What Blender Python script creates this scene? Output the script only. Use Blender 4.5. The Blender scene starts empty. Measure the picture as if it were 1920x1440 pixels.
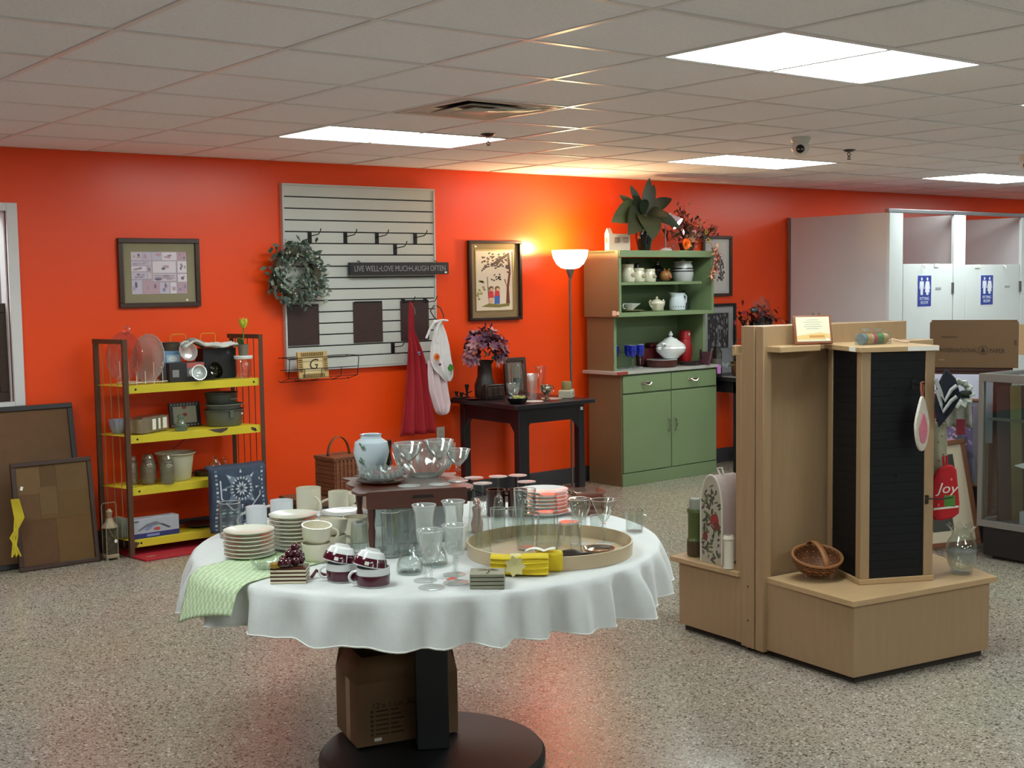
import bpy, bmesh, math, random
from mathutils import Vector, Matrix, Euler
PI = math.pi
random.seed(11)
SC = bpy.context.scene
COL = SC.collection
# ------------------------------------------------------------------ camera, world, exposure
cam_d = bpy.data.cameras.new('camera'); cam = bpy.data.objects.new('camera', cam_d); COL.objects.link(cam)
CAM_R = Matrix(((0.787597, 0.613237, 0.060266), (-0.616034, 0.78583, 0.054524), (-0.013923, -0.080069, 0.996692)))
right, fwd, up = CAM_R.col[0].copy(), CAM_R.col[1].copy(), CAM_R.col[2].copy()
CAM_P = Vector((0, 0, 1.6247))
m = Matrix.Identity(4)
for i in range(3):
    m[i][0], m[i][1], m[i][2], m[i][3] = right[i], up[i], -fwd[i], CAM_P[i]
cam.matrix_world = m
cam_d.sensor_width = 36; cam_d.lens = 36 * 2395.55 / 1920; cam_d.clip_start = .05; cam_d.clip_end = 100
SC.camera = cam
SC.view_settings.view_transform = 'Standard'; SC.view_settings.look = 'None'
SC.view_settings.gamma = 1; SC.view_settings.use_curve_mapping = False
SC.view_settings.exposure = 0.0
SC.cycles.transparent_max_bounces = 40; SC.cycles.max_bounces = 10; SC.cycles.diffuse_bounces = 7
SC.cycles.glossy_bounces = 4; SC.cycles.transmission_bounces = 10
SC.cycles.caustics_reflective = False; SC.cycles.caustics_refractive = False
SC.cycles.sample_clamp_indirect = 4
PANEL = 17.5
LAMP_W = 42          # torchiere bulb
DESK_W = 9           # desk lamp bulb
world = bpy.data.worlds.new('world'); SC.world = world; world.use_nodes = True
world.node_tree.nodes['Background'].inputs[0].default_value = (.9, .95, 1, 1)
world.node_tree.nodes['Background'].inputs[1].default_value = .05
H = 2.45; YW = 7.745; T = .6096; GX = 1.589 - 6 * T; GY = 3.4767

# ------------------------------------------------------------------ materials
def lin(h):
    h = h.lstrip('#'); o = []
    for i in (0, 2, 4):
        c = int(h[i:i + 2], 16) / 255
        o.append(c / 12.92 if c <= .04045 else ((c + .055) / 1.055) ** 2.4)
    return o
MATS = {}
def mat(name, hexc, rough=.5, metal=0, var=.06, sc=9, bump=0, bsc=80, spec=.5, coat=0, emit=0, emitc=None, stretch=None, alpha=None, sheen=0):
    if name in MATS: return MATS[name]
    M = bpy.data.materials.new(name); M.use_nodes = True; nt = M.node_tree; N = nt.nodes; L = nt.links
    b = N['Principled BSDF']; c = lin(hexc)
    b.inputs['Roughness'].default_value = rough; b.inputs['Metallic'].default_value = metal
    b.inputs['Specular IOR Level'].default_value = spec; b.inputs['Coat Weight'].default_value = coat
    b.inputs['Coat Roughness'].default_value = .08; b.inputs['Sheen Weight'].default_value = sheen
    b.inputs['Base Color'].default_value = (*c, 1)
    if var or bump:
        tc = N.new('ShaderNodeTexCoord'); mp = N.new('ShaderNodeMapping'); L.new(tc.outputs['Object'], mp.inputs[0])
        if stretch: mp.inputs['Scale'].default_value = stretch
    if var:
        nz = N.new('ShaderNodeTexNoise'); nz.inputs['Scale'].default_value = sc; nz.inputs['Detail'].default_value = 4
        L.new(mp.outputs[0], nz.inputs['Vector'])
        mx = N.new('ShaderNodeMix'); mx.data_type = 'RGBA'
        mx.inputs[6].default_value = (*[x * (1 - 2 * var) for x in c], 1); mx.inputs[7].default_value = (*[min(1, x * (1 + 2 * var)) for x in c], 1)
        L.new(nz.outputs['Fac'], mx.inputs[0]); L.new(mx.outputs[2], b.inputs['Base Color'])
    if bump:
        n2 = N.new('ShaderNodeTexNoise'); n2.inputs['Scale'].default_value = bsc; n2.inputs['Detail'].default_value = 3
        L.new(mp.outputs[0], n2.inputs['Vector'])
        bp = N.new('ShaderNodeBump'); bp.inputs['Strength'].default_value = bump; bp.inputs['Distance'].default_value = .004
        L.new(n2.outputs['Fac'], bp.inputs['Height']); L.new(bp.outputs[0], b.inputs['Normal'])
    if emit:
        b.inputs['Emission Color'].default_value = (*lin(emitc or hexc), 1); b.inputs['Emission Strength'].default_value = emit
    MATS[name] = M
    return M
def cm(hexc, rough=.6):                      # plain printed colour
    return mat('print_' + hexc + ('' if rough == .6 else str(rough)), hexc, rough, var=0)
def glass(name, tint='#fbfdfc', rough=.02, gain=1.0, frost=0, frostc='#dfe6e4'):
    """thin glass wall: Fresnel reflection over clear transmission (every vessel has an inner and an outer wall)"""
    M = bpy.data.materials.new(name); M.use_nodes = True; nt = M.node_tree; N = nt.nodes; L = nt.links
    N.remove(N['Principled BSDF']); out = N['Material Output']
    ge = N.new('ShaderNodeNewGeometry'); dt = N.new('ShaderNodeVectorMath'); dt.operation = 'DOT_PRODUCT'
    L.new(ge.outputs['Normal'], dt.inputs[0]); L.new(ge.outputs['Incoming'], dt.inputs[1])
    def mth(op, x, y):
        q = N.new('ShaderNodeMath'); q.operation = op; q.use_clamp = op in ('SUBTRACT', 'MULTIPLY')
        for s_, w_ in zip(q.inputs, (x, y)):
            if isinstance(w_, (int, float)): s_.default_value = w_
            elif w_ is not None: L.new(w_, s_)
        return q.outputs[0]
    po = mth('POWER', mth('SUBTRACT', 1.0, mth('ABSOLUTE', dt.outputs['Value'], None)), 4.0)
    fa = mth('MULTIPLY', mth('ADD', mth('MULTIPLY', po, .6), .045), gain)        # same reflectance from either side of the wall
    tr = N.new('ShaderNodeBsdfTransparent'); tr.inputs[0].default_value = (*lin(tint), 1)
    gl = N.new('ShaderNodeBsdfGlossy'); gl.inputs['Roughness'].default_value = rough
    mx = N.new('ShaderNodeMixShader')
    L.new(fa, mx.inputs[0]); L.new(gl.outputs[0], mx.inputs[2])
    if frost:
        df = N.new('ShaderNodeBsdfDiffuse'); df.inputs[0].default_value = (*lin(frostc), 1)
        m2 = N.new('ShaderNodeMixShader'); m2.inputs[0].default_value = frost
        L.new(tr.outputs[0], m2.inputs[1]); L.new(df.outputs[0], m2.inputs[2]); L.new(m2.outputs[0], mx.inputs[1])
    else: L.new(tr.outputs[0], mx.inputs[1])
    L.new(mx.outputs[0], out.inputs['Surface'])
    MATS[name] = M
    return M
def solid_glass(name, tint='#f4f8f7', rough=.0, ior=1.48):
    M = mat(name, tint, rough, var=0); b = M.node_tree.nodes['Principled BSDF']
    b.inputs['Transmission Weight'].default_value = 1; b.inputs['IOR'].default_value = ior
    return M

# ------------------------------------------------------------------ mesh builder
def RZ(a): return Matrix.Rotation(a, 4, 'Z')
def RX(a): return Matrix.Rotation(a, 4, 'X')
def RY(a): return Matrix.Rotation(a, 4, 'Y')
def TR(x, y, z): return Matrix.Translation((x, y, z))
class MB:
    def __init__(s): s.v = []; s.f = []; s.mi = []; s.T = Matrix.Identity(4)
    def add(s, vs, fs, mi=0):
        b = len(s.v); s.v += [tuple(s.T @ Vector(v)) for v in vs]
        s.f += [tuple(b + i for i in f) for f in fs]; s.mi += [mi] * len(fs); return s
    def box(s, x0, x1, y0, y1, z0, z1, mi=0):
        return s.add([(x0, y0, z0), (x1, y0, z0), (x1, y1, z0), (x0, y1, z0), (x0, y0, z1), (x1, y0, z1), (x1, y1, z1), (x0, y1, z1)],
                     [(0, 3, 2, 1), (4, 5, 6, 7), (0, 1, 5, 4), (1, 2, 6, 5), (2, 3, 7, 6), (3, 0, 4, 7)], mi)
    def lathe(s, prof, n=28, mi=0, wob=None):
        vs, idx = [], []
        for (r, z) in prof:
            if r < 1e-6: idx.append([len(vs)]); vs.append((0, 0, z))
            else:
                row = []
                for k in range(n):
                    a = 2 * PI * k / n; q = wob(a, r, z) if wob else (r, z)
                    row.append(len(vs)); vs.append((q[0] * math.cos(a), q[0] * math.sin(a), q[1]))
                idx.append(row)
        fs = []
        for A, B in zip(idx, idx[1:]):
            if len(A) == 1 and len(B) == 1: continue
            for k in range(n):
                k2 = (k + 1) % n
                if len(A) == 1: fs.append((A[0], B[k2], B[k]))
                elif len(B) == 1: fs.append((A[k], A[k2], B[0]))
                else: fs.append((A[k], A[k2], B[k2], B[k]))
        return s.add(vs, fs, mi)
    def tube(s, pts, r, n=6, mi=0, closed=False, cap=True):
        P = [Vector(p) for p in pts]; K = len(P); vs = []; fs = []
        nrm = None
        for i in range(K):
            if closed: t = (P[(i + 1) % K] - P[i - 1])
            else: t = P[min(i + 1, K - 1)] - P[max(i - 1, 0)]
            t.normalize()
            if nrm is None:
                nrm = t.orthogonal().normalized()
            else:
                nrm = (nrm - t * nrm.dot(t))
                nrm = nrm.normalized() if nrm.length > 1e-6 else t.orthogonal().normalized()
            bn = t.cross(nrm); rr = r[i] if isinstance(r, (list, tuple)) else r
            for k in range(n):
                a = 2 * PI * k / n; vs.append(tuple(P[i] + (nrm * math.cos(a) + bn * math.sin(a)) * rr))
        for i in range(K if closed else K - 1):
            j = (i + 1) % K
            for k in range(n):
                k2 = (k + 1) % n; fs.append((i * n + k, i * n + k2, j * n + k2, j * n + k))
        if cap and not closed: fs += [tuple(range(n - 1, -1, -1)), tuple((K - 1) * n + k for k in range(n))]
        return s.add(vs, fs, mi)
    def prism(s, poly, z0, z1, mi=0):
        n = len(poly)
        a = sum(poly[i][0] * poly[(i + 1) % n][1] - poly[(i + 1) % n][0] * poly[i][1] for i in range(n))
        if a < 0: poly = poly[::-1]
        return s.add([(x, y, z0) for x, y in poly] + [(x, y, z1) for x, y in poly],
                     [tuple(range(n - 1, -1, -1)), tuple(range(n, 2 * n))] + [(i, (i + 1) % n, n + (i + 1) % n, n + i) for i in range(n)], mi)
    def grid(s, fn, nu, nv, mi=0, cu=False):
        vs = [fn(i / nu, j / nv) for j in range(nv + 1) for i in range(nu + 1)]
        W = nu + 1
        return s.add(vs, [(j * W + i, j * W + i + 1, (j + 1) * W + i + 1, (j + 1) * W + i) for j in range(nv) for i in range(nu)], mi)
    def plate(s, poly, y, th=.001, mi=0):       # flat polygon in the xz plane, thin, facing -y
        n = len(poly)
        a = sum(poly[i][0] * poly[(i + 1) % n][1] - poly[(i + 1) % n][0] * poly[i][1] for i in range(n))
        if a < 0: poly = poly[::-1]
        return s.add([(x, y - th, z) for x, z in poly] + [(x, y, z) for x, z in poly],
                     [tuple(range(n)), tuple(range(2 * n - 1, n - 1, -1))] + [(i, n + i, n + (i + 1) % n, (i + 1) % n) for i in range(n)], mi)
    def rect(s, x0, x1, z0, z1, y, th=.001, mi=0): return s.box(x0, x1, y - th, y, z0, z1, mi)
    def ell(s, cx, cz, rx, rz, y, th=.001, mi=0, n=14, rot=0):
        return s.plate([(cx + rx * math.cos(2 * PI * k / n) * math.cos(rot) - rz * math.sin(2 * PI * k / n) * math.sin(rot),
                         cz + rx * math.cos(2 * PI * k / n) * math.sin(rot) + rz * math.sin(2 * PI * k / n) * math.cos(rot)) for k in range(n)], y, th, mi)
    def sphere(s, c, r, n=12, mi=0, sq=(1, 1, 1)):
        old = s.T; s.T = s.T @ TR(*c) @ Matrix.Diagonal((*sq, 1))
        k = max(4, n // 2)
        s.lathe([(0 if i in (0, k) else r * math.sin(PI * i / k), -r * math.cos(PI * i / k)) for i in range(k + 1)], n, mi)
        s.T = old; return s
    def leaf(s, base, d, ln, wd, droop=.3, mi=0, seg=4, upv=(0, 0, 1), curl=.15):
        d = Vector(d).normalized(); side = d.cross(Vector(upv))
        side = side.normalized() if side.length > 1e-4 else Vector((1, 0, 0)); u = side.cross(d)
        vs = []; fs = []
        for i in range(seg + 1):
            t = i / seg; p = Vector(base) + d * (ln * t) - Vector((0, 0, 1)) * (droop * ln * t * t); w = wd * .5 * math.sin(PI * min(1, t * .93 + .07)) ** .8
            vs += [tuple(p - side * w + u * w * curl), tuple(p), tuple(p + side * w + u * w * curl)]
        for i in range(seg):
            a = i * 3; fs += [(a, a + 1, a + 4, a + 3), (a + 1, a + 2, a + 5, a + 4)]
        return s.add(vs, fs, mi)
    def mesh(s, name, sharp=38):
        me = bpy.data.meshes.new(name); me.from_pydata(s.v, [], s.f); me.update()
        me.polygons.foreach_set('material_index', s.mi)
        me.polygons.foreach_set('use_smooth', [True] * len(s.f))
        me.set_sharp_from_angle(angle=math.radians(sharp))
        return me
def obj(name, mb, mats, parent=None, loc=(0, 0, 0), rot=(0, 0, 0), bev=0, sharp=38, label=None, kind=None, solid=0, sub=0):
    me = mb.mesh(name, sharp) if isinstance(mb, MB) else mb
    for M in (mats if isinstance(mats, (list, tuple)) else [mats]):
        if isinstance(mb, MB): me.materials.append(M)
    o = bpy.data.objects.new(name, me); COL.objects.link(o); o.location = loc; o.rotation_euler = rot
    if parent: o.parent = parent
    if bev:
        b = o.modifiers.new('edge', 'BEVEL'); b.width = bev; b.segments = 2; b.limit_method = 'ANGLE'; b.angle_limit = math.radians(50)
    if sub:
        b = o.modifiers.new('smooth', 'SUBSURF'); b.levels = b.render_levels = sub
    if solid:
        b = o.modifiers.new('thick', 'SOLIDIFY'); b.thickness = solid; b.offset = 0
    if label: o['label'] = label
    if kind: o['kind'] = kind
    return o
def thing(name, label, cat, loc=(0, 0, 0), rz=0, group=None, rot=None):
    o = bpy.data.objects.new(name, None); o.empty_display_size = .05; COL.objects.link(o)
    o.location = loc; o.rotation_euler = rot or (0, 0, rz); o['label'] = label; o['category'] = cat
    if group: o['group'] = group
    return o
def one(name, mb, mats, label, cat, loc=(0, 0, 0), rz=0, group=None, rot=None, **k):
    o = obj(name, mb, mats, None, loc, rot or (0, 0, rz), **k); o['label'] = label; o['category'] = cat
    if group: o['group'] = group
    return o
def dup(root, loc, rz=None, label=None, group=None):
    r = root.copy(); COL.objects.link(r); r.location = loc
    if rz is not None: r.rotation_euler = (0, 0, rz) if not isinstance(rz, tuple) else rz
    if label: r['label'] = label
    if group: r['group'] = group
    for ch in list(root.children):
        c = ch.copy(); COL.objects.link(c); c.parent = r
        for g in list(ch.children):
            d = g.copy(); COL.objects.link(d); d.parent = c
    return r
def struct(name, mb, mats, parent=None, **k):
    o = obj(name, mb, mats, parent, **k)
    if not parent: o['kind'] = 'structure'
    return o
def B(x0, x1, y0, y1, z0, z1): return MB().box(x0, x1, y0, y1, z0, z1)
def LA(prof, n=28, wob=None): return MB().lathe(prof, n, 0, wob)
def TU(pts, r, n=6, closed=False): return MB().tube(pts, r, n, 0, closed)
def vessel(prof, th=.003):
    """outer profile from the axis outwards and up, plus an inner wall"""
    inner = [(max(r - th, .0005), z) for r, z in reversed(prof) if r > th and z > prof[0][1] + th]
    return [(0, prof[0][1])] + list(prof) + inner + [(0, prof[0][1] + th * 1.3)]
def arc(c, r, a0, a1, n=10, plane='xz', rx=None):
    o = []
    for i in range(n + 1):
        a = a0 + (a1 - a0) * i / n; u = (rx or r) * math.cos(a); w = r * math.sin(a)
        o.append((c[0] + u, c[1], c[2] + w) if plane == 'xz' else (c[0], c[1] + u, c[2] + w) if plane == 'yz' else (c[0] + u, c[1] + w, c[2]))
    return o
def text(name, s, size, M, parent, loc, rot=(PI / 2, 0, 0), align='CENTER', ext=.0006, sx=1, shear=0, label=None, fit=None):
    cu = bpy.data.curves.new(name, 'FONT'); cu.body = s; cu.size = size; cu.align_x = align; cu.align_y = 'CENTER'; cu.extrude = ext; cu.shear = shear
    cu.resolution_u = 3
    t = bpy.data.objects.new('tmp', cu); COL.objects.link(t)
    me = bpy.data.meshes.new_from_object(t.evaluated_get(bpy.context.evaluated_depsgraph_get()))
    bpy.data.objects.remove(t); bpy.data.curves.remove(cu)
    if fit:
        xs = [v.co.x for v in me.vertices]; sx = fit / (max(xs) - min(xs))
    me.name = name; me.materials.clear(); me.materials.append(M)
    o = bpy.data.objects.new(name, me); COL.objects.link(o); o.parent = parent; o.location = loc; o.rotation_euler = rot; o.scale = (sx, 1, 1)
    if label: o['label'] = label
    return o
ORD = ['lowest', 'second from the bottom', 'third from the bottom', 'fourth from the bottom', 'fifth from the bottom', 'sixth from the bottom', 'seventh from the bottom', 'eighth from the bottom', 'ninth from the bottom', 'tenth from the bottom']
def ordn(i, n): return 'topmost' if i == n - 1 else ORD[i]

# palette
WHITE = mat('white_paint', '#dadad6', .5, var=.03)
WOODD = mat('dark_brown_wood', '#3a241a', .38, var=.15, sc=6, stretch=(1, 1, 9))
BLACKW = mat('black_painted_wood', '#17141a', .35, var=.15, sc=5)
BLACKM = mat('black_wire', '#17171a', .4, metal=.4, var=0)
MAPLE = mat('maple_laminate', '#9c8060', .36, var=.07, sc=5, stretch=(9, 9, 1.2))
MAPLE_H = mat('maple_laminate_top_lit', '#b2946e', .34, var=.07, sc=5, stretch=(1.2, 9, 9))  # same laminate, lighter: the light on upward faces is put into the colour
CREAM = mat('cream_glaze', '#d8d2bc', .16, var=.02, coat=.3)
PORC = mat('white_porcelain', '#e3e6e6', .13, var=.015, coat=.3)
CARD = mat('brown_cardboard', '#73573b', .8, var=.06, sc=5)
CARD_D = mat('brown_cardboard_printed', '#664c31', .82, var=.06, sc=5)
GLASS = glass('clear_glass', gain=1.5)
GLASSG = glass('clear_glass_bright', '#f8fbfa', gain=1.9)
FROST = glass('etched_glass', '#fafcfb', gain=1.7, frost=.2, frostc='#f4f8f6')
SPARK = glass('sparkling_glass', '#f6faf9', gain=2.4, frost=.10, frostc='#e8efec', rough=.05)
RIMG = glass('glass_rim_highlight', '#fafcfc', gain=1.6, frost=.5, frostc='#f6faf9')  # white frost paints the bright highlight along the rims
GLASSF = glass('glass_foot_highlight', '#f8fbfa', gain=1.2, frost=.42, frostc='#f0f2f0')  # pale frost stands in for ceiling reflections on feet and bases
LABELW = mat('price_sticker', '#e8e6de', .6, var=0)
REDTAG = mat('red_tag', '#e2574a', .6, var=0)
# ------------------------------------------------------------------ room shell
def floor_mat():
    M = bpy.data.materials.new('speckled_terrazzo'); M.use_nodes = True; nt = M.node_tree; N = nt.nodes; L = nt.links; b = N['Principled BSDF']
    tc = N.new('ShaderNodeTexCoord')
    def vor(scale, seed):
        mp = N.new('ShaderNodeMapping'); mp.inputs['Location'].default_value = (seed, seed * 1.7, 0); L.new(tc.outputs['Object'], mp.inputs[0])
        v = N.new('ShaderNodeTexVoronoi'); v.inputs['Scale'].default_value = scale; L.new(mp.outputs[0], v.inputs['Vector'])
        sp = N.new('ShaderNodeSeparateColor'); L.new(v.outputs['Color'], sp.inputs[0]); return sp
    def ramp(fac, stops, interp='CONSTANT'):
        r = N.new('ShaderNodeValToRGB'); r.color_ramp.interpolation = interp
        while len(r.color_ramp.elements) < len(stops): r.color_ramp.elements.new(.5)
        for e, (p, h) in zip(r.color_ramp.elements, stops): e.position = p; e.color = (*lin(h), 1)
        L.new(fac, r.inputs[0]); return r
    a = vor(190, 0); r1 = ramp(a.outputs[0], [(0, '#93897a'), (.22, '#a09686'), (.5, '#a99f90'), (.74, '#887d6f'), (.86, '#bdb4a6')])
    c = vor(135, 3.1); r2 = ramp(c.outputs[1], [(0, '#000000'), (.86, '#ffffff')])
    r3 = ramp(c.outputs[0], [(0, '#514a42'), (.4, '#6d5a4a'), (.6, '#d2cabd'), (.85, '#5f5a54')])
    mx = N.new('ShaderNodeMix'); mx.data_type = 'RGBA'; L.new(r2.outputs[0], mx.inputs[0]); L.new(r1.outputs[0], mx.inputs[6]); L.new(r3.outputs[0], mx.inputs[7])
    nz = N.new('ShaderNodeTexNoise'); nz.inputs['Scale'].default_value = 1.3; nz.inputs['Detail'].default_value = 3; L.new(tc.outputs['Object'], nz.inputs['Vector'])
    m2 = N.new('ShaderNodeMix'); m2.data_type = 'RGBA'; m2.blend_type = 'MULTIPLY'; m2.inputs[0].default_value = .25
    L.new(mx.outputs[2], m2.inputs[6]); L.new(nz.outputs['Color'], m2.inputs[7])
    hs = N.new('ShaderNodeHueSaturation'); hs.inputs['Saturation'].default_value = .9; L.new(m2.outputs[2], hs.inputs['Color']); L.new(hs.outputs[0], b.inputs['Base Color'])
    b.inputs['Roughness'].default_value = .2; b.inputs['Specular IOR Level'].default_value = .62
    n3 = N.new('ShaderNodeTexNoise'); n3.inputs['Scale'].default_value = 160; L.new(tc.outputs['Object'], n3.inputs['Vector'])
    bp = N.new('ShaderNodeBump'); bp.inputs['Strength'].default_value = .35; bp.inputs['Distance'].default_value = .0015
    L.new(n3.outputs['Fac'], bp.inputs['Height']); L.new(bp.outputs[0], b.inputs['Normal'])
    return M
FLOOR = floor_mat()
ORANGE = mat('orange_satin_wall_paint', '#ee4a11', .30, var=.02, sc=2, bump=.06, bsc=30, spec=.45)
OFFW = mat('offwhite_wall_paint', '#dddee0', .6, var=.02)
GREYW = mat('grey_wall_paint', '#8f8d92', .6, var=.02)
TILE = mat('mineral_ceiling_tile', '#eeeff8', .85, var=.05, sc=70, bump=.5, bsc=120)
TEE = mat('ceiling_tee_enamel', '#dcdcde', .32, var=0, spec=.5)
DIFF = mat('light_diffuser', '#ffffff', .4, var=0, emit=PANEL, emitc='#eef9f6')
struct('floor', B(-4, 17, -5, YW + 1.3, -.06, 0), FLOOR)
wb = MB()
wb.box(-4, 1.1, YW, YW + .12, 0, H + .05).box(2.306, 17, YW, YW + .12, 0, H + .05).box(1.1, 2.306, YW, YW + .12, 0, .955).box(1.1, 2.306, YW, YW + .12, 2.075, H + .05)
struct('wall_back', wb, ORANGE)
struct('wall_left', B(-4.1, -4, -5, YW + 1.3, 0, H + .05), OFFW)
struct('wall_right', B(17, 17.1, -5, YW + 1.3, 0, H + .05), OFFW)
struct('wall_front', B(-4, 17, -5.1, -5, 0, H + .05), OFFW)
struct('wall_annex', MB().box(.3, 3.2, 8.95, 9.04, 0, H).box(.2, .3, YW + .12, 9.04, 0, H).box(3.2, 3.3, YW + .12, 9.04, 0, H), GREYW)
struct('baseboard_back', B(-4, 17, YW - .012, YW, 0, .125), mat('charcoal_vinyl_base', '#3c3b40', .5, var=.04), bev=.003)
# pass-through window with white casing
w1 = struct('window_1', MB().box(1.04, 2.306, YW - .02, YW + .12, .93, .957), mat('window_casing_white', '#d6d5d6', .4, var=.02))
struct('casing', B(2.306, 2.369, YW - .022, YW + .02, .93, 2.124), MATS['window_casing_white'], w1, bev=.004)
struct('casing', B(1.04, 1.1, YW - .022, YW + .02, .93, 2.124), MATS['window_casing_white'], w1, bev=.004)
struct('casing', B(1.1, 2.306, YW - .022, YW + .02, 2.075, 2.124), MATS['window_casing_white'], w1, bev=.004)
struct('jamb', B(2.298, 2.306, YW + .02, YW + .12, .957, 2.075), MATS['window_casing_white'], w1)

# ceiling: slab, lay-in tiles and the tee grid; fixtures and the vent take cells of it
ceil = struct('ceiling', B(-4, 17, -5, YW + 1.3, H + .03, H + .08), mat('plenum', '#aba49d', .9, var=0))
FIX = [(9, -1), (9, 4), (14, 4), (19, 4), (13, -1), (4, -1), (4, 4), (19, -1), (4, -6), (9, -6), (14, -6), (19, -6), (24, -6), (9, -11), (14, -11), (4, -11), (24, 4), (24, -1)]
VENT = (9, 2)
taken = {(j + k, i) for j, i in FIX for k in (0, 1)} | {VENT}
def on_screen(p, pad=.22):
    d = Vector(p) - CAM_P; q = Vector((d.dot(right), d.dot(fwd), d.dot(up)))
    return q.y > .2 and abs(q.x / q.y) < 960 / 2395.5 + pad and abs(q.z / q.y) < 720 / 2395.5 + pad
tm = B(-.295, .295, -.295, .295, -.002, .012).mesh('ceiling_tile'); tm.materials.append(TILE)
nt_ = 0
for i in range(-3, 7):
    for j in range(0, 27):
        if (j, i) in taken: continue
        x, y = GX + (j + .5) * T, GY + (i + .5) * T
        if any(on_screen((x + a * .3, y + b * .3, H)) for a in (-1, 0, 1) for b in (-1, 0, 1)):
            o = obj('ceiling_tile', tm, None, ceil, (x, y, H + random.uniform(.002, .005))); nt_ += 1
for j in range(1, 28):
    x = GX + j * T
    obj('ceiling_tee', B(x - .0115, x + .0115, .5, YW, H - .002, H + .02), TEE, ceil)
for i in range(-4, 7):
    y = GY + i * T
    obj('ceiling_tee', B(0, 16.6, y - .0115, y + .0115, H - .0025, H + .02), TEE, ceil)
obj('wall_angle', B(0, 16.6, YW - .02, YW, H - .002, H + .02), TEE, ceil)
LL = ['large lit ceiling light panel nearest the camera above the wooden display', 'lit ceiling light panel above the slatted wall board', 'lit ceiling light panel above the green hutch by the dome camera',
      'lit ceiling light panel over the fitting room doors', 'lit ceiling light panel cut off at the picture edge beside the large one']
LL[0] = 'largest lit ceiling light panel, over the wooden display stand'
fix0 = None
for k, (j, i) in enumerate(FIX):
    x0, y0 = GX + j * T, GY + i * T
    lab = LL[k] if k < 5 else 'lit fluorescent ceiling light panel behind the camera'
    if fix0 is None:
        fix0 = thing('ceiling_light', lab, 'ceiling light', (x0, y0, H), group='fluorescent ceiling panels')
        obj('diffuser', B(.022, 2 * T - .022, .022, T - .022, .001, .006), DIFF, fix0)
        fr = MB(); fr.box(.012, 2 * T - .012, .012, .024, -.001, .05).box(.012, 2 * T - .012, T - .024, T - .012, -.001, .05).box(.012, .024, .024, T - .024, -.001, .05).box(2 * T - .024, 2 * T - .012, .024, T - .024, -.001, .05)
        obj('frame', fr, TEE, fix0)
    else:
        dup(fix0, (x0, y0, H), 0, lab)
dup(fix0, (.9, 8.05, H), 0, 'unseen light panel added to brighten the back room behind the pass-through window')  # no such fixture in view; added to brighten the annex
# air diffuser in the ceiling
vt = thing('ceiling_vent', 'square white ceiling air vent with stepped louvres', 'vent', (GX + 9.5 * T, GY + 2.5 * T, H))
VM = mat('vent_enamel', '#c5c2bb', .4, var=0)
obj('backing', B(-.29, .29, -.29, .29, .02, .026), mat('vent_dark', '#4a4a48', .7, var=0), vt)
for k, (ro, ri, zo, zi) in enumerate([(.297, .25, -.002, -.002), (.245, .17, -.002, .022), (.165, .10, -.006, .018), (.095, 0, -.008, -.008)]):
    f = MB(); q = lambda r, z: [(-r, -r, z), (r, -r, z), (r, r, z), (-r, r, z)]
    if ri: f.add(q(ro, zo) + q(ri, zi), [(0, 1, 5, 4), (1, 2, 6, 5), (2, 3, 7, 6), (3, 0, 4, 7)])
    else: f.add(q(ro, zo), [(3, 2, 1, 0)])
    obj('louver', f, VM, vt, solid=.004)
def sprinkler(x, y, lab):
    t = thing('sprinkler', lab, 'sprinkler', (x, y, H), group='ceiling sprinklers')
    DK = mat('dark_bronze', '#3a2f2a', .4, metal=.6, var=0)
    obj('escutcheon', LA([(0, -.012), (.02, -.012), (.042, -.001), (.042, .001), (0, .001)], 20), DK, t)
    obj('yoke', TU(arc((0, 0, -.035), .018, PI * .1, PI * .9, 8)[::-1] + [(-.014, 0, -.05), (0, 0, -.058), (.014, 0, -.05)] , .003, 5, True), DK, t)
    obj('deflector', LA([(0, -.064), (.014, -.062), (.014, -.059), (0, -.058)], 12), DK, t)
sprinkler(4.38, 5.80, 'dark sprinkler head in front of the light panel over the slatted board')
sprinkler(6.95, 5.29, 'small dark sprinkler head beside the white dome camera')
def dome_cam(x, y, lab):
    t = thing('dome_camera', lab, 'camera', (x, y, H), rz=math.atan2(y, x) - PI / 2, group='white ceiling cameras')
    CW = mat('camera_white', '#d8d8d4', .35, var=0); CB = mat('camera_black', '#121214', .12, var=0)
    obj('mount', LA([(0, 0), (.06, 0), (.06, -.012), (.05, -.03), (.03, -.035), (0, -.035)], 24), CW, t)
    obj('housing', MB().sphere((0, -.012, -.062), .052, 20, sq=(1, 1, .9)), CW, t)
    f = MB(); f.T = TR(0, -.052, -.07) @ RX(PI / 2 + .35); f.lathe([(0, .012), (.022, .012), (.026, .004), (.026, -.012), (0, -.012)], 20)
    fo = obj('face', f, CB, t)
    for sx in (-.011, .011):
        l = MB(); l.T = TR(sx, -.062, -.073) @ RX(PI / 2 + .35); l.lathe([(0, .004), (.006, .003), (.009, 0), (.009, -.004), (0, -.004)], 14)
        obj('lens', l, mat('lens_grey', '#77787c', .15, var=0), fo)
dome_cam(6.08, 4.98, 'white dome security camera on the ceiling, over the hutch')
dome_cam(8.40, 4.88, 'white dome security camera cut off by the picture edge')
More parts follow.
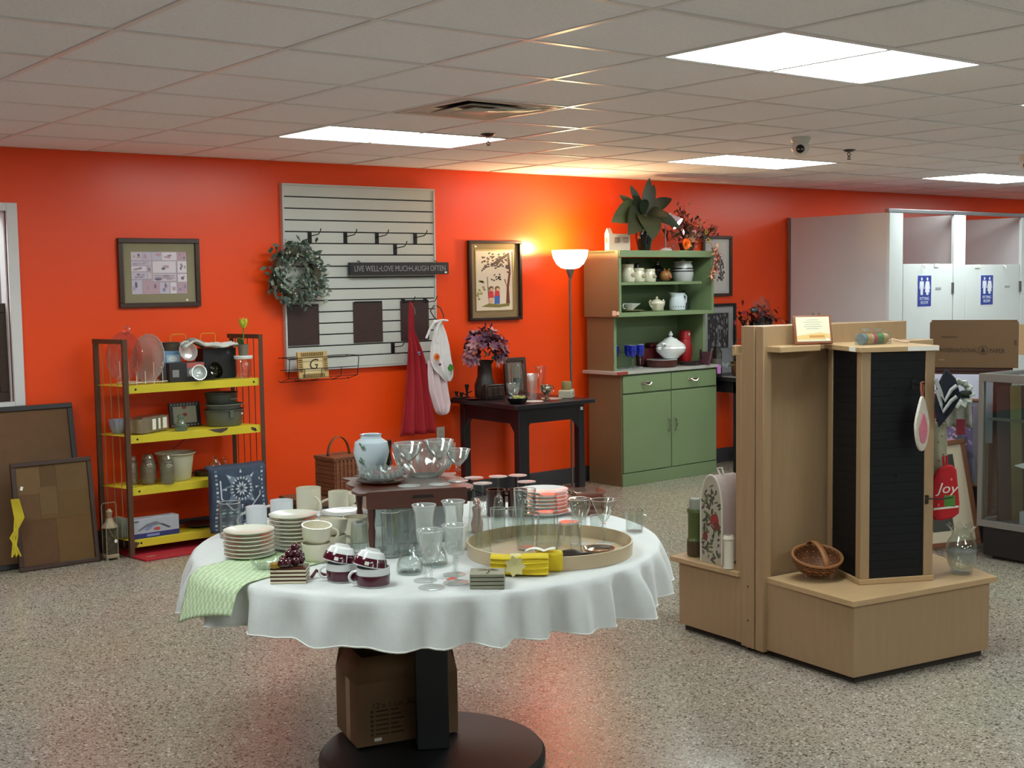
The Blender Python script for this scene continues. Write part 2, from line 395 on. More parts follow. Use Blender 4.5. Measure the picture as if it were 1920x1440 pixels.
# wall outlet
ot = thing('wall_outlet', 'white electrical outlet plate low on the orange wall', 'outlet', (5.365, YW, .5))
obj('cover_plate', B(-.035, .035, -.006, 0, -.058, .058), WHITE, ot, bev=.002)
for dz in (-.02, .02): obj('socket', B(-.016, .016, -.008, -.005, dz - .012, dz + .012), mat('socket_ivory', '#cfcdc6', .4, var=0), ot)
one('power_cord', TU([(5.39, YW - .012, .44), (5.45, YW - .02, .36), (5.53, YW - .03, .22), (5.62, YW - .05, .06), (5.75, YW - .12, .006), (6.0, YW - .2, .006), (6.35, YW - .3, .006)], .004, 6), BLACKM, 'thin black power cord hanging from the wall outlet', 'cord')

# ------------------------------------------------------------------ framed pictures and boards
def frame4(w, h, b, d):        # four bars around w x h (outer), bar b, depth d, in xz, back at y=0
    f = MB()
    x, z = w / 2, h / 2
    f.box(-x, x, -d, 0, z - b, z).box(-x, x, -d, 0, -z, -z + b).box(-x, -x + b, -d, 0, -z + b, z - b).box(x - b, x, -d, 0, -z + b, z - b)
    return f
def picture(name, label, cat, loc, w, h, b, d, fm, mm=None, mw=0, rot=(0, 0, 0), bgm=None, art=None, fillet=None, glaze=False, group=None):
    t = thing(name, label, cat, loc, rot=rot, group=group)
    obj('frame', frame4(w, h, b, d), fm, t, bev=.003)
    iw, ih = w - 2 * b, h - 2 * b
    obj('backing', B(-iw / 2 - .002, iw / 2 + .002, -.006, 0, -ih / 2 - .002, ih / 2 + .002), bgm or WHITE, t)
    if mm: obj('mat_board', frame4(iw + .002, ih + .002, mw, .009), mm, t)
    if fillet: obj('fillet', frame4(iw - 2 * mw, ih - 2 * mw, .008, .012), fillet, t)
    if art:
        a, ms = art(iw - 2 * mw, ih - 2 * mw); obj('print', a, ms, t)
    return t
def sampler_art(w, h):
    rnd = random.Random(4); a = MB(); ms = [cm('#a99aa6'), cm('#c9bcc6'), cm('#8e87a0'), cm('#b79aa6'), cm('#6d6478'), cm('#bfb6c8'), cm('#d8cfd6')]
    a.rect(-w / 2, w / 2, -h / 2, h / 2, -.0062, .0006, 0)
    cells = [(0, .2, .8, 1), (.21, .36, .8, 1), (.37, .54, .8, 1), (.55, .82, .8, 1), (.83, 1, .8, 1), (0, .36, .68, .78), (.38, .8, .5, .78), (.83, 1, .5, .78), (0, .27, .54, .66), (0, .28, .36, .52), (.38, .8, .3, .48), (.83, 1, .28, .47), (0, .18, 0, .33), (.2, .37, 0, .33), (.38, .49, 0, .27), (.5, .67, 0, .27), (.69, .8, 0, .27), (.83, 1, 0, .26), (.29, .36, .36, .66)]
    for (u0, u1, v0, v1) in cells:
        x0, x1, z0, z1 = [(q - .5) * s for q, s in ((u0, w), (u1, w), (v0, h), (v1, h))]
        a.rect(x0, x1, z0, z1, -.0068, .0005, rnd.choice((1, 1, 5, 6, 3)))
        for _ in range(rnd.randint(2, 4)):
            cx, cz = rnd.uniform(x0 + .2 * (x1 - x0), x1 - .2 * (x1 - x0)), rnd.uniform(z0 + .25 * (z1 - z0), z1 - .25 * (z1 - z0))
            a.ell(cx, cz, (x1 - x0) * rnd.uniform(.08, .2), (z1 - z0) * rnd.uniform(.1, .24), -.0073 - rnd.random() * .0008, .0004, rnd.choice((2, 4, 3, 0)), 8)
    for k in range(3): a.rect(-.1 * w, .27 * w, (.36 + .035 * k - .5) * h, (.37 + .035 * k - .5) * h, -.0085, .0003, 4)
    return a, ms
p = picture('framed_sampler', 'brown framed sampler print of small lilac scenes on the orange wall', 'picture', (3.232, YW, 1.709), .535, .432, .03, .025, WOODD, mat('olive_mat', '#8b8468', .8, var=.03), .055, art=sampler_art)
obj('price_sticker', B(.17, .185, -.0115, -.0092, -.178, -.168), LABELW, p)
def kids_art(w, h):
    rnd = random.Random(9); a = MB(); ms = [cm('#d8cbb8'), cm('#4a3a30'), cm('#6b2f22'), cm('#7d7236'), cm('#c8303a'), cm('#3d63b0'), cm('#d9a98a'), cm('#6e4a34'), cm('#8f8a4e')]
    a.rect(-w / 2, w / 2, -h / 2, h / 2, -.0062, .0006, 0)
    P = lambda u, v: ((u - .5) * w, (v - .5) * h)
    a.plate([P(.80, .12), P(.9, .12), P(.88, .38), P(.93, .62), P(.90, .95), P(.85, .95), P(.88, .64), P(.82, .4)], -.0068, .0005, 2)
    a.plate([P(.83, .38), P(.85, .35), P(.78, .52), P(.75, .52)], -.0072, .0004, 2)
    a.plate([P(.88, .9), P(.86, .95), P(.4, .76), P(.42, .72)], -.0072, .0004, 1)
    for k in range(70):
        u = rnd.uniform(.18, .9); v = rnd.uniform(.72, .96) - .1 * abs(u - .55) + (.0 if rnd.random() > .25 else -.08 * rnd.random())
        cx, cz = P(u, v); a.ell(cx, cz, w * .035, h * .013, -.0074 - .0006 * rnd.random(), .0004, 1, 7, rnd.uniform(-.8, .9))
    for k in range(12):
        cx, cz = P(rnd.uniform(.42, .66), rnd.uniform(.5, .6)); a.ell(cx, cz, w * .03, h * .012, -.0076, .0004, 1, 7, rnd.uniform(-.8, .8))
    for k in range(10):
        cx, cz = P(rnd.uniform(.06, .24), rnd.uniform(.2, .5)); a.ell(cx, cz, w * .04, h * .02, -.0076, .0004, 8, 7, rnd.uniform(-.8, .8))
    a.plate([P(.15, .08), P(.35, .13), P(.6, .11), P(.9, .13), P(.88, .08), P(.6, .06), P(.3, .07)], -.0070, .0004, 3)
    for cx0, top, bot in ((.40, 4, 6), (.56, 4, 5)):
        a.plate([P(cx0 - .07, .2), P(cx0 + .06, .2), P(cx0 + .04, .13), P(cx0 - .05, .13)], -.0082, .0004, bot)
        a.plate([P(cx0 - .07, .22), P(cx0 + .08, .22), P(cx0 + .06, .33), P(cx0 - .05, .33)], -.0086, .0004, top)
        if bot == 5: a.plate([P(cx0 - .07, .12), P(cx0 + .07, .12), P(cx0 + .07, .25), P(cx0 - .06, .25)], -.009, .0004, 5)
        c = P(cx0 + .01, .37); a.ell(c[0], c[1], w * .065, h * .04, -.009, .0004, 7, 12); c = P(cx0 + .02, .355); a.ell(c[0], c[1], w * .04, h * .026, -.0094, .0003, 6, 10)
    a.plate([P(.31, .56), P(.325, .56), P(.35, .2), P(.335, .2)], -.0078, .0003, 1)
    return a, ms
p = picture('framed_needlework', 'tall framed needlework of two children under a tree, beside the torchiere', 'picture', (5.883, YW, 1.633), .5, .6, .022, .035, mat('dark_frame_gloss', '#2c1a14', .3, var=.08), mat('olive_velvet', '#85714f', .75, var=.05), .045, art=kids_art, fillet=mat('brass_fillet', '#d8b878', .25, metal=.9, var=0))
obj('price_sticker', B(-.185, -.165, -.0115, -.0092, .25, .262), LABELW, p)
def botanic_art(w, h):
    rnd = random.Random(2); a = MB(); ms = [cm('#c9c7c4'), cm('#3f3a38'), cm('#6d5f66')]
    a.rect(-w / 2, w / 2, -h / 2, h / 2, -.0062, .0006, 0)
    for k in range(60):
        t = rnd.random(); x = (-.25 + .55 * math.sin(t * 2.2) + rnd.uniform(-.16, .16)) * w * .8; z = (.38 - .7 * t) * h
        a.ell(x, z, w * rnd.uniform(.03, .07), h * rnd.uniform(.015, .03), -.0069 - .0006 * rnd.random(), .0004, 1 if rnd.random() < .6 else 2, 7, rnd.uniform(-1, 1))
    return a, ms
picture('framed_botanical', 'dark framed botanical print partly hidden by the green hutch', 'picture', (8.325, YW, 1.732), .37, .525, .025, .03, WOODD, mat('pale_mat', '#c4c3c2', .8, var=.02), .03, art=botanic_art)
def photo_art(w, h):
    rnd = random.Random(5); a = MB(); ms = [cm('#3a383c'), cm('#77747a'), cm('#9b9a9c'), cm('#232226')]
    a.rect(-w / 2, w / 2, -h / 2, h / 2, -.0062, .0006, 0)
    for k in range(90):
        a.ell(rnd.uniform(-.47, .47) * w, rnd.uniform(-.45, .47) * h, w * rnd.uniform(.015, .04), h * rnd.uniform(.02, .07), -.0069 - .0006 * rnd.random(), .0004, rnd.randint(1, 3), 7)
    a.plate([(-.05 * w, -h / 2), (.05 * w, -h / 2), (.03 * w, .1 * h), (-.03 * w, .1 * h)], -.008, .0004, 1)
    return a, ms
picture('framed_engraving', 'black framed grey engraving with a wide pale mat, below the botanical print', 'picture', (8.345, YW, 1.125), .43, .56, .022, .03, BLACKW, mat('grey_mat', '#a6a6a8', .8, var=.02), .06, art=photo_art)
# cork boards leaning on the wall under the window
CORK = mat('cork', '#66492f', .85, var=.10, sc=14, bump=.2, bsc=90)
def lean(x, y, z0, h, d): return (x, y, z0)
def board(name, label, x0, x1, ybase, ytop, h, b, fm, panels=None, tilt=0):
    ang = -math.atan2(ytop - ybase, h)
    t = thing(name, label, 'board', ((x0 + x1) / 2, ybase, .0), rot=(ang, tilt, 0)); w = x1 - x0
    f = frame4(w, h, b, .022); obj('frame', f, fm, t, (0, 0, h / 2), bev=.003)
    if not panels: obj('cork_panel', B(-w / 2 + b, w / 2 - b, -.012, 0, b, h - b), CORK, t)
    else:
        obj('backing', B(-w / 2 + b, w / 2 - b, -.006, 0, b, h - b), CORK, t)
        for i, (u0, u1, v0, v1, hx) in enumerate(panels):
            obj('cork_tile', B(-w / 2 + b + u0 * (w - 2 * b), -w / 2 + b + u1 * (w - 2 * b) - .001, -.0125 - .0006 * (i % 3), -.005, b + v0 * (h - 2 * b), b + v1 * (h - 2 * b) - .001), mat('cork_' + hx, '#' + ''.join('%02x' % int(int(hx[q:q + 2], 16) * .76) for q in (0, 2, 4)), .85, var=.08, sc=14, bump=.15, bsc=90), t)
    return t
board('cork_board', 'large black framed cork board leaning under the window', 1.55, 2.632, 7.55, 7.72, .945, .03, mat('black_frame', '#1b1718', .4, var=.05))
t = board('cork_board', 'smaller brown framed patchwork cork board leaning on the floor', 2.20, 2.668, 7.44, 7.535, .625, .026, WOODD,
      [(0, .33, .72, 1, '8f6c43'), (.33, .55, .78, 1, '76562f'), (.55, 1, .72, 1, '86643c'), (0, .3, .45, .72, '7f5a37'), (.3, .55, .5, .78, '8a683f'), (.55, 1, .45, .72, '80602f'), (0, .5, 0, .45, '78512f'), (.5, 1, 0, .45, '84602f'), (.3, .55, .45, .5, '84602f')])
obj('price_sticker', B(-.17, -.155, -.0165, -.014, .49, .512), LABELW, t, rot=(0, .35, 0), loc=(-.2, 0, -.05))
s = MB()
for k in range(7):
    s.tube([(.0 + .005 * k, -.004 * k, .36), (.012 + .008 * k, -.01, .25), (.02 * math.sin(k), -.012, .14), (-.015 + .008 * k, -.012, .03 + .01 * (k % 3))], .006, 5)
one('yellow_streamer', s, mat('yellow_ribbon', '#c9b426', .5, var=.1), 'yellow ribbon streamer hanging at the edge of the brown cork board', 'ribbon', (2.172, 7.42, .07))
# dark framed picture standing on the pass-through sill
def dark_art(w, h):
    a = MB(); ms = [cm('#5a6470'), cm('#2e3440'), cm('#8a8f96')]
    a.rect(-w / 2, w / 2, -h / 2, h / 2, -.0062, .0006, 0); a.rect(-w / 2, w / 2, -h / 2, -.1 * h, -.0068, .0004, 1); a.ell(.1 * w, .1 * h, .3 * w, .2 * h, -.0068, .0004, 2)
    return a, ms
picture('framed_picture', 'dark brown framed picture standing on the sill of the pass-through window', 'picture', (2.02, YW + .075, 1.247), .56, .58, .055, .03, WOODD, art=dark_art, rot=(-.03, 0, 0))

# ------------------------------------------------------------------ slatted display board with its hooks and goods
SW = thing('slatwall_board', 'white slatted display board hung on the orange wall', 'display board', (4.09, YW - .0015, 1.035))
SLW = mat('slat_white_laminate', '#bcbfba', .45, var=.03, sc=4)
W_, Hs = 1.235, 1.265; pitch = (Hs - .02) / 16
obj('back_panel', B(.012, W_ - .012, -.02, 0, .01, Hs - .01), mat('groove_dark', '#33322f', .7, var=0), SW)
sm_ = B(.012, W_ - .012, -.034, -.02, 0, pitch - .009).mesh('slat'); sm_.materials.append(SLW)
for k in range(16): obj('slat', sm_, None, SW, (0, 0, .01 + k * pitch + .0045), )
for nm, q in (('edge_trim', (0, .014, -.04, 0, 0, Hs)), ('edge_trim', (W_ - .014, W_, -.04, 0, 0, Hs)), ('edge_trim', (.014, W_ - .014, -.04, 0, Hs - .014, Hs)), ('edge_trim', (.014, W_ - .014, -.04, 0, 0, .012))):
    obj(nm, B(*q), mat('trim_grey_white', '#b9b9b6', .4, var=.02), SW, bev=.002)
YS = YW - .0355
def groove(z): return 1.035 + .01 + round((z - 1.045) / pitch) * pitch
hk0 = None
for (x, zt, lab) in ((4.292, 1.993, 'black prong hook, first in the upper row on the slatted board'), (4.571, 1.99, 'black prong hook, second in the upper row on the slatted board'), (4.827, 1.99, 'black prong hook, third in the upper row on the slatted board'),
                     (5.15, 1.99, 'black prong hook, last in the upper row on the slatted board'), (4.977, 1.915, 'black prong hook alone in the row below the other four'), (4.94, 1.228, 'black prong hook low on the board between the dark panel and red apron'),
                     (5.035, 1.505, 'black prong hook that carries the red apron'), (5.225, 1.475, 'black prong hook that carries the white apron')):
    z = groove(zt)
    if hk0 is None:
        hk0 = thing('display_hook', lab, 'hook', (x, YS, z), group='slatted board hooks')
        obj('plate', B(-.015, .015, -.005, .004, -pitch, .004), BLACKM, hk0, bev=.001)
        obj('prong', TU([(0, -.003, -.03), (.0, -.06, -.026), (.0, -.125, -.02), (.0, -.15, .0), (0, -.158, .016)], .0035, 6), BLACKM, hk0)
    else: dup(hk0, (x, YS, z), 0, lab)
DKP = mat('dark_plum_panel', '#35201f', .45, var=.2, sc=20, stretch=(1, 1, 6))
for (x0, x1, z0, z1, lab) in ((4.107, 4.345, 1.212, 1.485, 'dark brown woven panel under the wreath on the slatted board'), (4.618, 4.856, 1.211, 1.496, 'dark brown woven panel at the middle of the slatted board'), (5.01, 5.252, 1.211, 1.497, 'dark brown woven panel behind the hanging aprons')):
    t = thing('hanging_panel', lab, 'panel', (x0, YS, z0), group='dark panels on the slatted board'); w, h = x1 - x0, z1 - z0
    obj('sheet', B(0, w, -.0075, -.002, 0, h), DKP, t)
    obj('top_clip', B(.01, w - .004, -.011, -.0075, h - .006, h + .004), BLACKM, t)
# wreath
t = thing('wreath', 'dark green leafy wreath with small white blossoms on the slatted board', 'wreath', (4.145, 7.63, 1.70)); rnd = random.Random(3)
obj('vine_ring', TU([(.145 * math.cos(a), .0, .145 * math.sin(a)) for a in [2 * PI * k / 30 for k in range(30)]], .035, 8, True), mat('vine_brown', '#3c3a2a', .8, var=.2), t)
LG = [mat('wreath_leaf_dark', '#2f3f36', .55, var=.2), mat('wreath_leaf_mid', '#48564a', .55, var=.2), mat('wreath_leaf_pale', '#73806f', .6, var=.15)]
f = MB(); fl = MB()
for k in range(430):
    a = rnd.uniform(0, 2 * PI); rr = .142 + rnd.gauss(0, .042); c = (rr * math.cos(a), rnd.uniform(-.05, .03), rr * math.sin(a))
    d = (math.cos(a) * rnd.uniform(-.4, 1) + rnd.gauss(0, .6), -abs(rnd.gauss(.2, .4)), math.sin(a) * rnd.uniform(-.4, 1) + rnd.gauss(0, .6))
    f.leaf(c, d, rnd.uniform(.035, .07), rnd.uniform(.018, .032), .1, rnd.choices((0, 1, 2), (5, 4, 2 if a > 3.6 else 1))[0], 2, (0, -1, .2))
for k in range(9):
    a = rnd.uniform(-.9, -.2) ; c = (.15 * math.cos(a), -.02, .15 * math.sin(a)); 
    for q in range(5): f.leaf((c[0] + .02 * q, c[1], c[2] - .022 * q), (rnd.gauss(0, 1), -.4, rnd.gauss(0, 1)), .03, .016, .1, 2, 2, (0, -1, 0))
obj('foliage', f, LG, t, kind='stuff')
for k in range(46):
    a = rnd.uniform(0, 2 * PI); rr = .145 + rnd.gauss(0, .03)
    for q in range(4): fl.leaf((rr * math.cos(a), -.055, rr * math.sin(a)), (math.cos(q * 1.57), -.2, math.sin(q * 1.57)), .012, .009, 0, 0, 1, (0, -1, 0))
obj('blossom', fl, mat('white_blossom', '#d8dcd4', .6, var=0), t, kind='stuff')
obj('hanger', TU([(0, .02, .13), (0, .05, .15), (0, .07, .15)], .003), BLACKM, t)
# plaque sign
t = thing('wall_sign', 'long black wooden sign reading LIVE WELL LOVE MUCH LAUGH OFTEN', 'sign', (4.984, 7.665, 1.727))
obj('board', B(-.413, .413, -.02, .02, -.043, .043), mat('sign_black', '#1d1d23', .5, var=.1), t, bev=.002)
text('lettering', 'LIVE WELL\u2022LOVE MUCH\u2022LAUGH OFTEN', .056, mat('sign_letter', '#8d8a92', .5, var=0), t, (0, -.0206, -.002), fit=.765)
obj('price_sticker', B(.375, .395, -.0215, -.0198, -.036, -.024), LABELW, t)
for sx in (-.32, .33): obj('hanger', TU([(sx, .0, .04), (sx, .03, .055), (sx, .05, .05)], .003), BLACKM, t)
# wire basket and monogram tile
t = thing('wire_basket', 'black wire basket hanging low on the slatted board', 'basket', (4.03, YS, 1.0))
def wire(pts, r=.0028): obj('wire', TU(pts, r, 5), BLACKM, t)
for x in (0, .53): wire([(x, 0, .13), (x, -.02, .135), (x, -.15, .135), (x, -.16, .12), (x, -.14, 0), (x, -.02, -.03), (x, 0, -.02)])
for x in (.12, .25, .4): wire([(x, 0, -.02), (x, -.02, -.03), (x, -.14, 0), (x, -.145, .06)])
for (y, z) in ((-.02, .135), (-.15, .135), (-.14, 0), (-.02, -.03), (-.145, .06), (-.02, .05)): wire([(0, y, z), (.53, y, z)])
t = thing('monogram_tile', 'bamboo edged cream tile with a black letter in the wire basket', 'tile', (4.222, 7.585, .992), rot=(-.12, 0, 0))
BAM = mat('bamboo', '#b89a60', .5, var=.15, sc=30); 
obj('border', frame4(.225, .18, .036, .018), BAM, t, (0, 0, .09))
for k in range(12):
    for z in (.018, .162): obj('slat', B(-.085 + k * .0142, -.076 + k * .0142, -.021, -.017, z - .012, z + .012), mat('bamboo_dark', '#6b5228', .5, var=.1), t)
for k in range(6):
    for x in (-.095, .095): obj('slat', B(x - .012, x + .012, -.021, -.017, .045 + k * .0155, .053 + k * .0155), MATS['bamboo_dark'], t)
obj('panel', B(-.08, .08, -.012, -.002, .03, .15), mat('cream_tile', '#cdb98a', .35, var=.08), t)
text('letter', 'G', .10, mat('letter_black', '#241f1c', .5, var=0), t, (0, -.0125, .092), shear=.25)
# aprons
def cloth(rows, nf, amp, seed=0, nu=26):
    """hanging cloth: rows of (z, x0, x1, y)"""
    rnd = random.Random(seed); ph = rnd.uniform(0, 6)
    f = MB(); R = rows; n = len(R) - 1
    def P(u, v):
        k = min(int(v * n), n - 1); t_ = v * n - k; a, b = R[k], R[k + 1]
        q = [a[i] + (b[i] - a[i]) * t_ for i in range(4)]
        w = amp * min(1, (q[2] - q[1]) / .12) * (.35 + .65 * v)
        return (q[1] + (q[2] - q[1]) * u, q[3] - w * (1 + math.sin(ph + u * nf * 2 * PI + 1.1 * math.sin(3 * v))) * .5, q[0])
    f.grid(P, nu, n * 4); return f
t = thing('red_apron', 'long red apron hanging from the slatted board', 'apron', (5.035, 7.625, 1.49))
AR = mat('red_cotton', '#9c1522', .8, var=.08, sc=12, bump=.15, bsc=200)
obj('cloth', cloth([(0, -.012, .012, -.02), (-.06, -.022, .02, -.015), (-.2, -.03, .022, -.01), (-.3, -.035, .06, -.008), (-.42, -.05, .10, -.005), (-.6, -.075, .125, -.01), (-.8, -.11, .15, -.01), (-.95, -.14, .165, -.01)], 3, .05, 1), AR, t, solid=.003)
obj('neck_strap', TU([(0, -.01, 0), (-.01, -.005, -.1), (-.012, -.003, -.22)], .006, 5), mat('red_strap', '#b02a33', .7, var=0), t)
obj('strap_tie', TU([(.0, -.02, -.01), (.03, -.02, -.05), (.035, -.02, -.09)], .003, 5), mat('grey_cord', '#7d7478', .7, var=0), t)
obj('badge', MB().ell(.03, -.36, .013, .006, -.062, .002).ell(.035, -.375, .007, .006, -.063, .002), mat('badge_blue', '#6f7aa8', .6, var=0), t)
t = thing('white_apron', 'white tied apron with an orange flower, hanging over the red one', 'apron', (5.225, 7.575, 1.47))
AW = mat('white_cotton', '#d9d6d8', .8, var=.05, sc=14, bump=.15, bsc=200); AP = mat('pink_white_cotton', '#d6c3c8', .8, var=.06, sc=10)
obj('bib', cloth([(-.12, -.02, .03, -.02), (-.2, -.045, .06, -.02), (-.3, -.075, .085, -.022), (-.4, -.085, .10, -.022), (-.46, -.06, .11, -.024), (-.52, .0, .105, -.026), (-.56, .05, .09, -.026)], 2, .04, 3), AW, t, solid=.003)
obj('skirt', cloth([(-.4, -.085, .06, -.008), (-.5, -.085, .075, -.008), (-.62, -.075, .095, -.006), (-.72, -.045, .11, -.006), (-.78, -.02, .085, -.006), (-.8, .01, .06, -.006)], 3, .05, 5), AP, t, solid=.003)
rb = mat('white_ribbon', '#e0dee0', .6, var=0)
for pts in ([(.02, -.045, -.12), (-.05, -.05, -.13), (-.09, -.05, -.18), (-.12, -.05, -.24)], [(.02, -.045, -.12), (-.02, -.055, -.15), (-.04, -.055, -.22), (-.03, -.055, -.27)], [(-.05, -.045, -.12), (.02, -.055, -.115), (.07, -.05, -.12)]):
    obj('ribbon', TU(pts, .008, 5), rb, t)
obj('loop', TU([(0, -.01, -.01), (.03, -.02, -.03), (.05, -.03, -.09), (.02, -.045, -.13), (-.03, -.03, -.1), (-.06, -.02, -.05), (-.02, -.01, -.01)], .005, 5), mat('brown_strap', '#4a3128', .7, var=.1), t)
obj('flower_patch', MB().ell(-.05, -.375, .026, .026, -.075, .003), mat('orange_felt', '#d8742e', .8, var=.1), t)
obj('flower_centre', MB().ell(-.05, -.375, .012, .012, -.079, .003), mat('rust_felt', '#a5401c', .8, var=0), t)
obj('leaf_patch', MB().plate([(.04, -.46), (.06, -.43), (.085, -.44), (.095, -.46), (.075, -.485), (.05, -.48)], -.078, .003), mat('green_felt', '#3f7a34', .8, var=0), t)
obj('berry_patch', MB().ell(-.025, -.43, .012, .01, -.077, .003), mat('plum_felt', '#7a2f55', .8, var=0), t)
# ------------------------------------------------------------------ torchiere
t = thing('floor_lamp', 'lit torchiere floor lamp with a white bowl shade against the orange wall', 'lamp', (6.41, 7.47, 0))
STEEL = mat('brushed_grey_metal', '#77706e', .35, metal=.7, var=.03)
obj('base', LA([(0, 0), (.12, 0), (.125, .012), (.10, .025), (.02, .035), (0, .035)], 32), STEEL, t)
obj('pole', TU([(0, 0, .03), (0, 0, .9), (-.004, 0, 1.66)], .0095, 10), STEEL, t)
obj('cup', LA([(.008, 1.63), (.012, 1.645), (.032, 1.70), (.034, 1.715), (.0, 1.715)], 24), STEEL, t)
BOWL = mat('lit_frosted_bowl', '#fff6ea', .4, var=0, emit=5.0, emitc='#ffe9c4')
obj('lamp_shade', LA([(.03, 1.712), (.07, 1.722), (.105, 1.752), (.13, 1.80), (.141, 1.855), (.138, 1.857), (.126, 1.802), (.10, 1.756), (.065, 1.728), (.0, 1.718)], 36), BOWL, t)
l = bpy.data.lights.new('torchiere_bulb', 'POINT'); l.energy = LAMP_W; l.color = (1, .66, .30); l.shadow_soft_size = .03
lo = bpy.data.objects.new('torchiere_bulb', l); COL.objects.link(lo); lo.location = (0, 0, 1.875); lo.parent = t

# ------------------------------------------------------------------ yellow steel rack and what stands on it
RX0, RX1, RY0, RY1 = 2.85, 3.735, 7.39, 7.66
t = thing('shelf_rack', 'metal rack with four chipped yellow shelves and brown posts', 'shelf', (0, 0, 0))
POST = mat('brown_steel', '#563d2c', .45, metal=.2, var=.12)
YEL = mat('chipped_yellow_enamel', '#cdbb2b', .42, var=.08, sc=6, bump=.1)
for (x, y) in ((RX0, RY0), (RX1, RY0), (RX0 - .08, RY1 - .02), (RX1 - .08, RY1 - .02)):
    obj('post', MB().box(x - .014, x + .014, y - .014, y - .010, 0, 1.285).box(x - .014 if x < 3 else x + .010, x - .010 if x < 3 else x + .014, y - .010, y + .014, 0, 1.285), POST, t)
for x in (RX0, RX1): obj('top_bar', B(x - .094, x + .014, RY0, RY1, 1.285, 1.312) if 0 else MB().add([(x - .014, RY0 - .014, 1.285), (x + .014, RY0 - .014, 1.285), (x - .066, RY1, 1.285), (x - .094, RY1, 1.285), (x - .014, RY0 - .014, 1.312), (x + .014, RY0 - .014, 1.312), (x - .066, RY1, 1.312), (x - .094, RY1, 1.312)], [(0, 3, 2, 1), (4, 5, 6, 7), (0, 1, 5, 4), (1, 2, 6, 5), (2, 3, 7, 6), (3, 0, 4, 7)]), POST, t)
SZ = [.105, .42, .735, 1.035]
RUST = mat('rust_chip', '#4b3a35', .7, var=.1)
for k, z in enumerate(SZ):
    sh = MB().add([(RX0 - .01, RY0, z - .004), (RX1 - .006, RY0, z - .004), (RX1 - .086, RY1, z - .004), (RX0 - .09, RY1, z - .004), (RX0 - .01, RY0, z), (RX1 - .006, RY0, z), (RX1 - .086, RY1, z), (RX0 - .09, RY1, z)], [(0, 3, 2, 1), (4, 5, 6, 7), (0, 1, 5, 4), (1, 2, 6, 5), (2, 3, 7, 6), (3, 0, 4, 7)])
    sh.box(RX0 + .012, RX1 - .012, RY0 - .003, RY0, z - .048, z)
    o = obj('shelf', sh, YEL, t, bev=.0015)
    for x in (RX0 + .06, RX1 - .05): 
        b = MB(); b.T = TR(x, RY0 - .003, z - .024) @ RX(PI / 2); b.lathe([(0, .003), (.005, .003), (.007, 0), (0, 0)], 8); obj('bolt', b, BLACKM, o)
    if k == 2: obj('chip', MB().plate([(3.36, z - .002), (3.5, z + .0), (3.49, z - .016), (3.45, z - .03), (3.41, z - .022), (3.38, z - .008)], RY0 - .003, .0006), RUST, o)
    if k == 2: obj('chip', MB().plate([(3.655, z - .01), (3.675, z - .012), (3.70, z - .034), (3.685, z - .04), (3.66, z - .028)], RY0 - .003, .0006), RUST, o)
    if k == 0: obj('chip', MB().plate([(2.87, z - .01), (2.9, z - .02), (2.88, z - .045), (2.866, z - .046)], RY0 - .003, .0006), RUST, o)
for x, n in ((RX0, 4), (RX1, 5)):
    for q in range(1, n):
        fy = q / n; px, py = x - .08 * fy, RY0 + (RY1 - RY0) * fy
        obj('side_rod', TU([(px, py, .06), (px, py, 1.29)], .003, 5), POST if x > 3 else mat('tan_rod', '#a5713e', .5, var=.05), t)
obj('cross_brace', TU([(3.45, RY1 + .003, .735), (3.0, RY1 + .003, .42)], .0025, 5), POST, t)
Z4, Z3, Z2, Z1 = [q + .0008 for q in SZ[::-1]]
# wire plate rack and plates on the top shelf
t = thing('plate_rack', 'white wire plate rack on the top yellow shelf', 'rack', (2.93, 7.49, Z4))
WW = mat('white_coated_wire', '#d9cfc4', .4, var=0)
for y in (-.06, .06): obj('rail', TU([(-.07, y, .012), (.2, y, .012)], .003, 5), WW, t)
for k in range(5):
    x = -.05 + k * .055
    obj('prong', TU([(x, -.06, .13 if k in (0, 3) else .08), (x, -.06, .003), (x, .06, .003), (x, .06, .14)], .0025, 5), WW, t)
def plate_up(name, label, loc, r, M, rim, rot, fin=False):
    t = thing(name, label, 'plate', loc, rot=rot)
    w = (lambda a, q, z: (q * (1 + .018 * math.cos(18 * a)) if q > r * .85 else q, z)) if rim else None
    obj('dish', MB().lathe([(0, 0), (r * .6, 0), (r * .72, .008), (r, .026), (r, .030), (r * .7, .013), (r * .58, .005), (0, .005)], 54, 0, w), M, t)
    return t
REDG = glass('pink_glass', '#fae2dd', gain=1.6, frost=.16, frostc='#cfaaa4')
CLG = glass('rippled_clear_glass', '#f2f7f5', gain=1.9, frost=.36, frostc='#eef5f2', rough=.08)
t = plate_up('glass_platter', 'tall pink glass platter with a handle standing behind the clear plate', (2.925, 7.535, Z4 + .165), .15, REDG, False, (PI / 2 - .10, 0, -1.15))
obj('handle', MB().tube(arc((0, .16, .015), .022, 0, 2 * PI, 12, 'xy')[:-1], .009, 6, 0, True), REDG, t)
t = plate_up('glass_plate', 'clear scalloped glass plate standing in the wire rack', (3.06, 7.495, Z4 + .152), .148, CLG, True, (PI / 2 - .10, 0, -1.25))
for k in range(30):
    a = 2 * PI * k / 30; obj('bead', MB().sphere((.136 * math.cos(a), .136 * math.sin(a), .028), .008, 6), GLASSG, t)
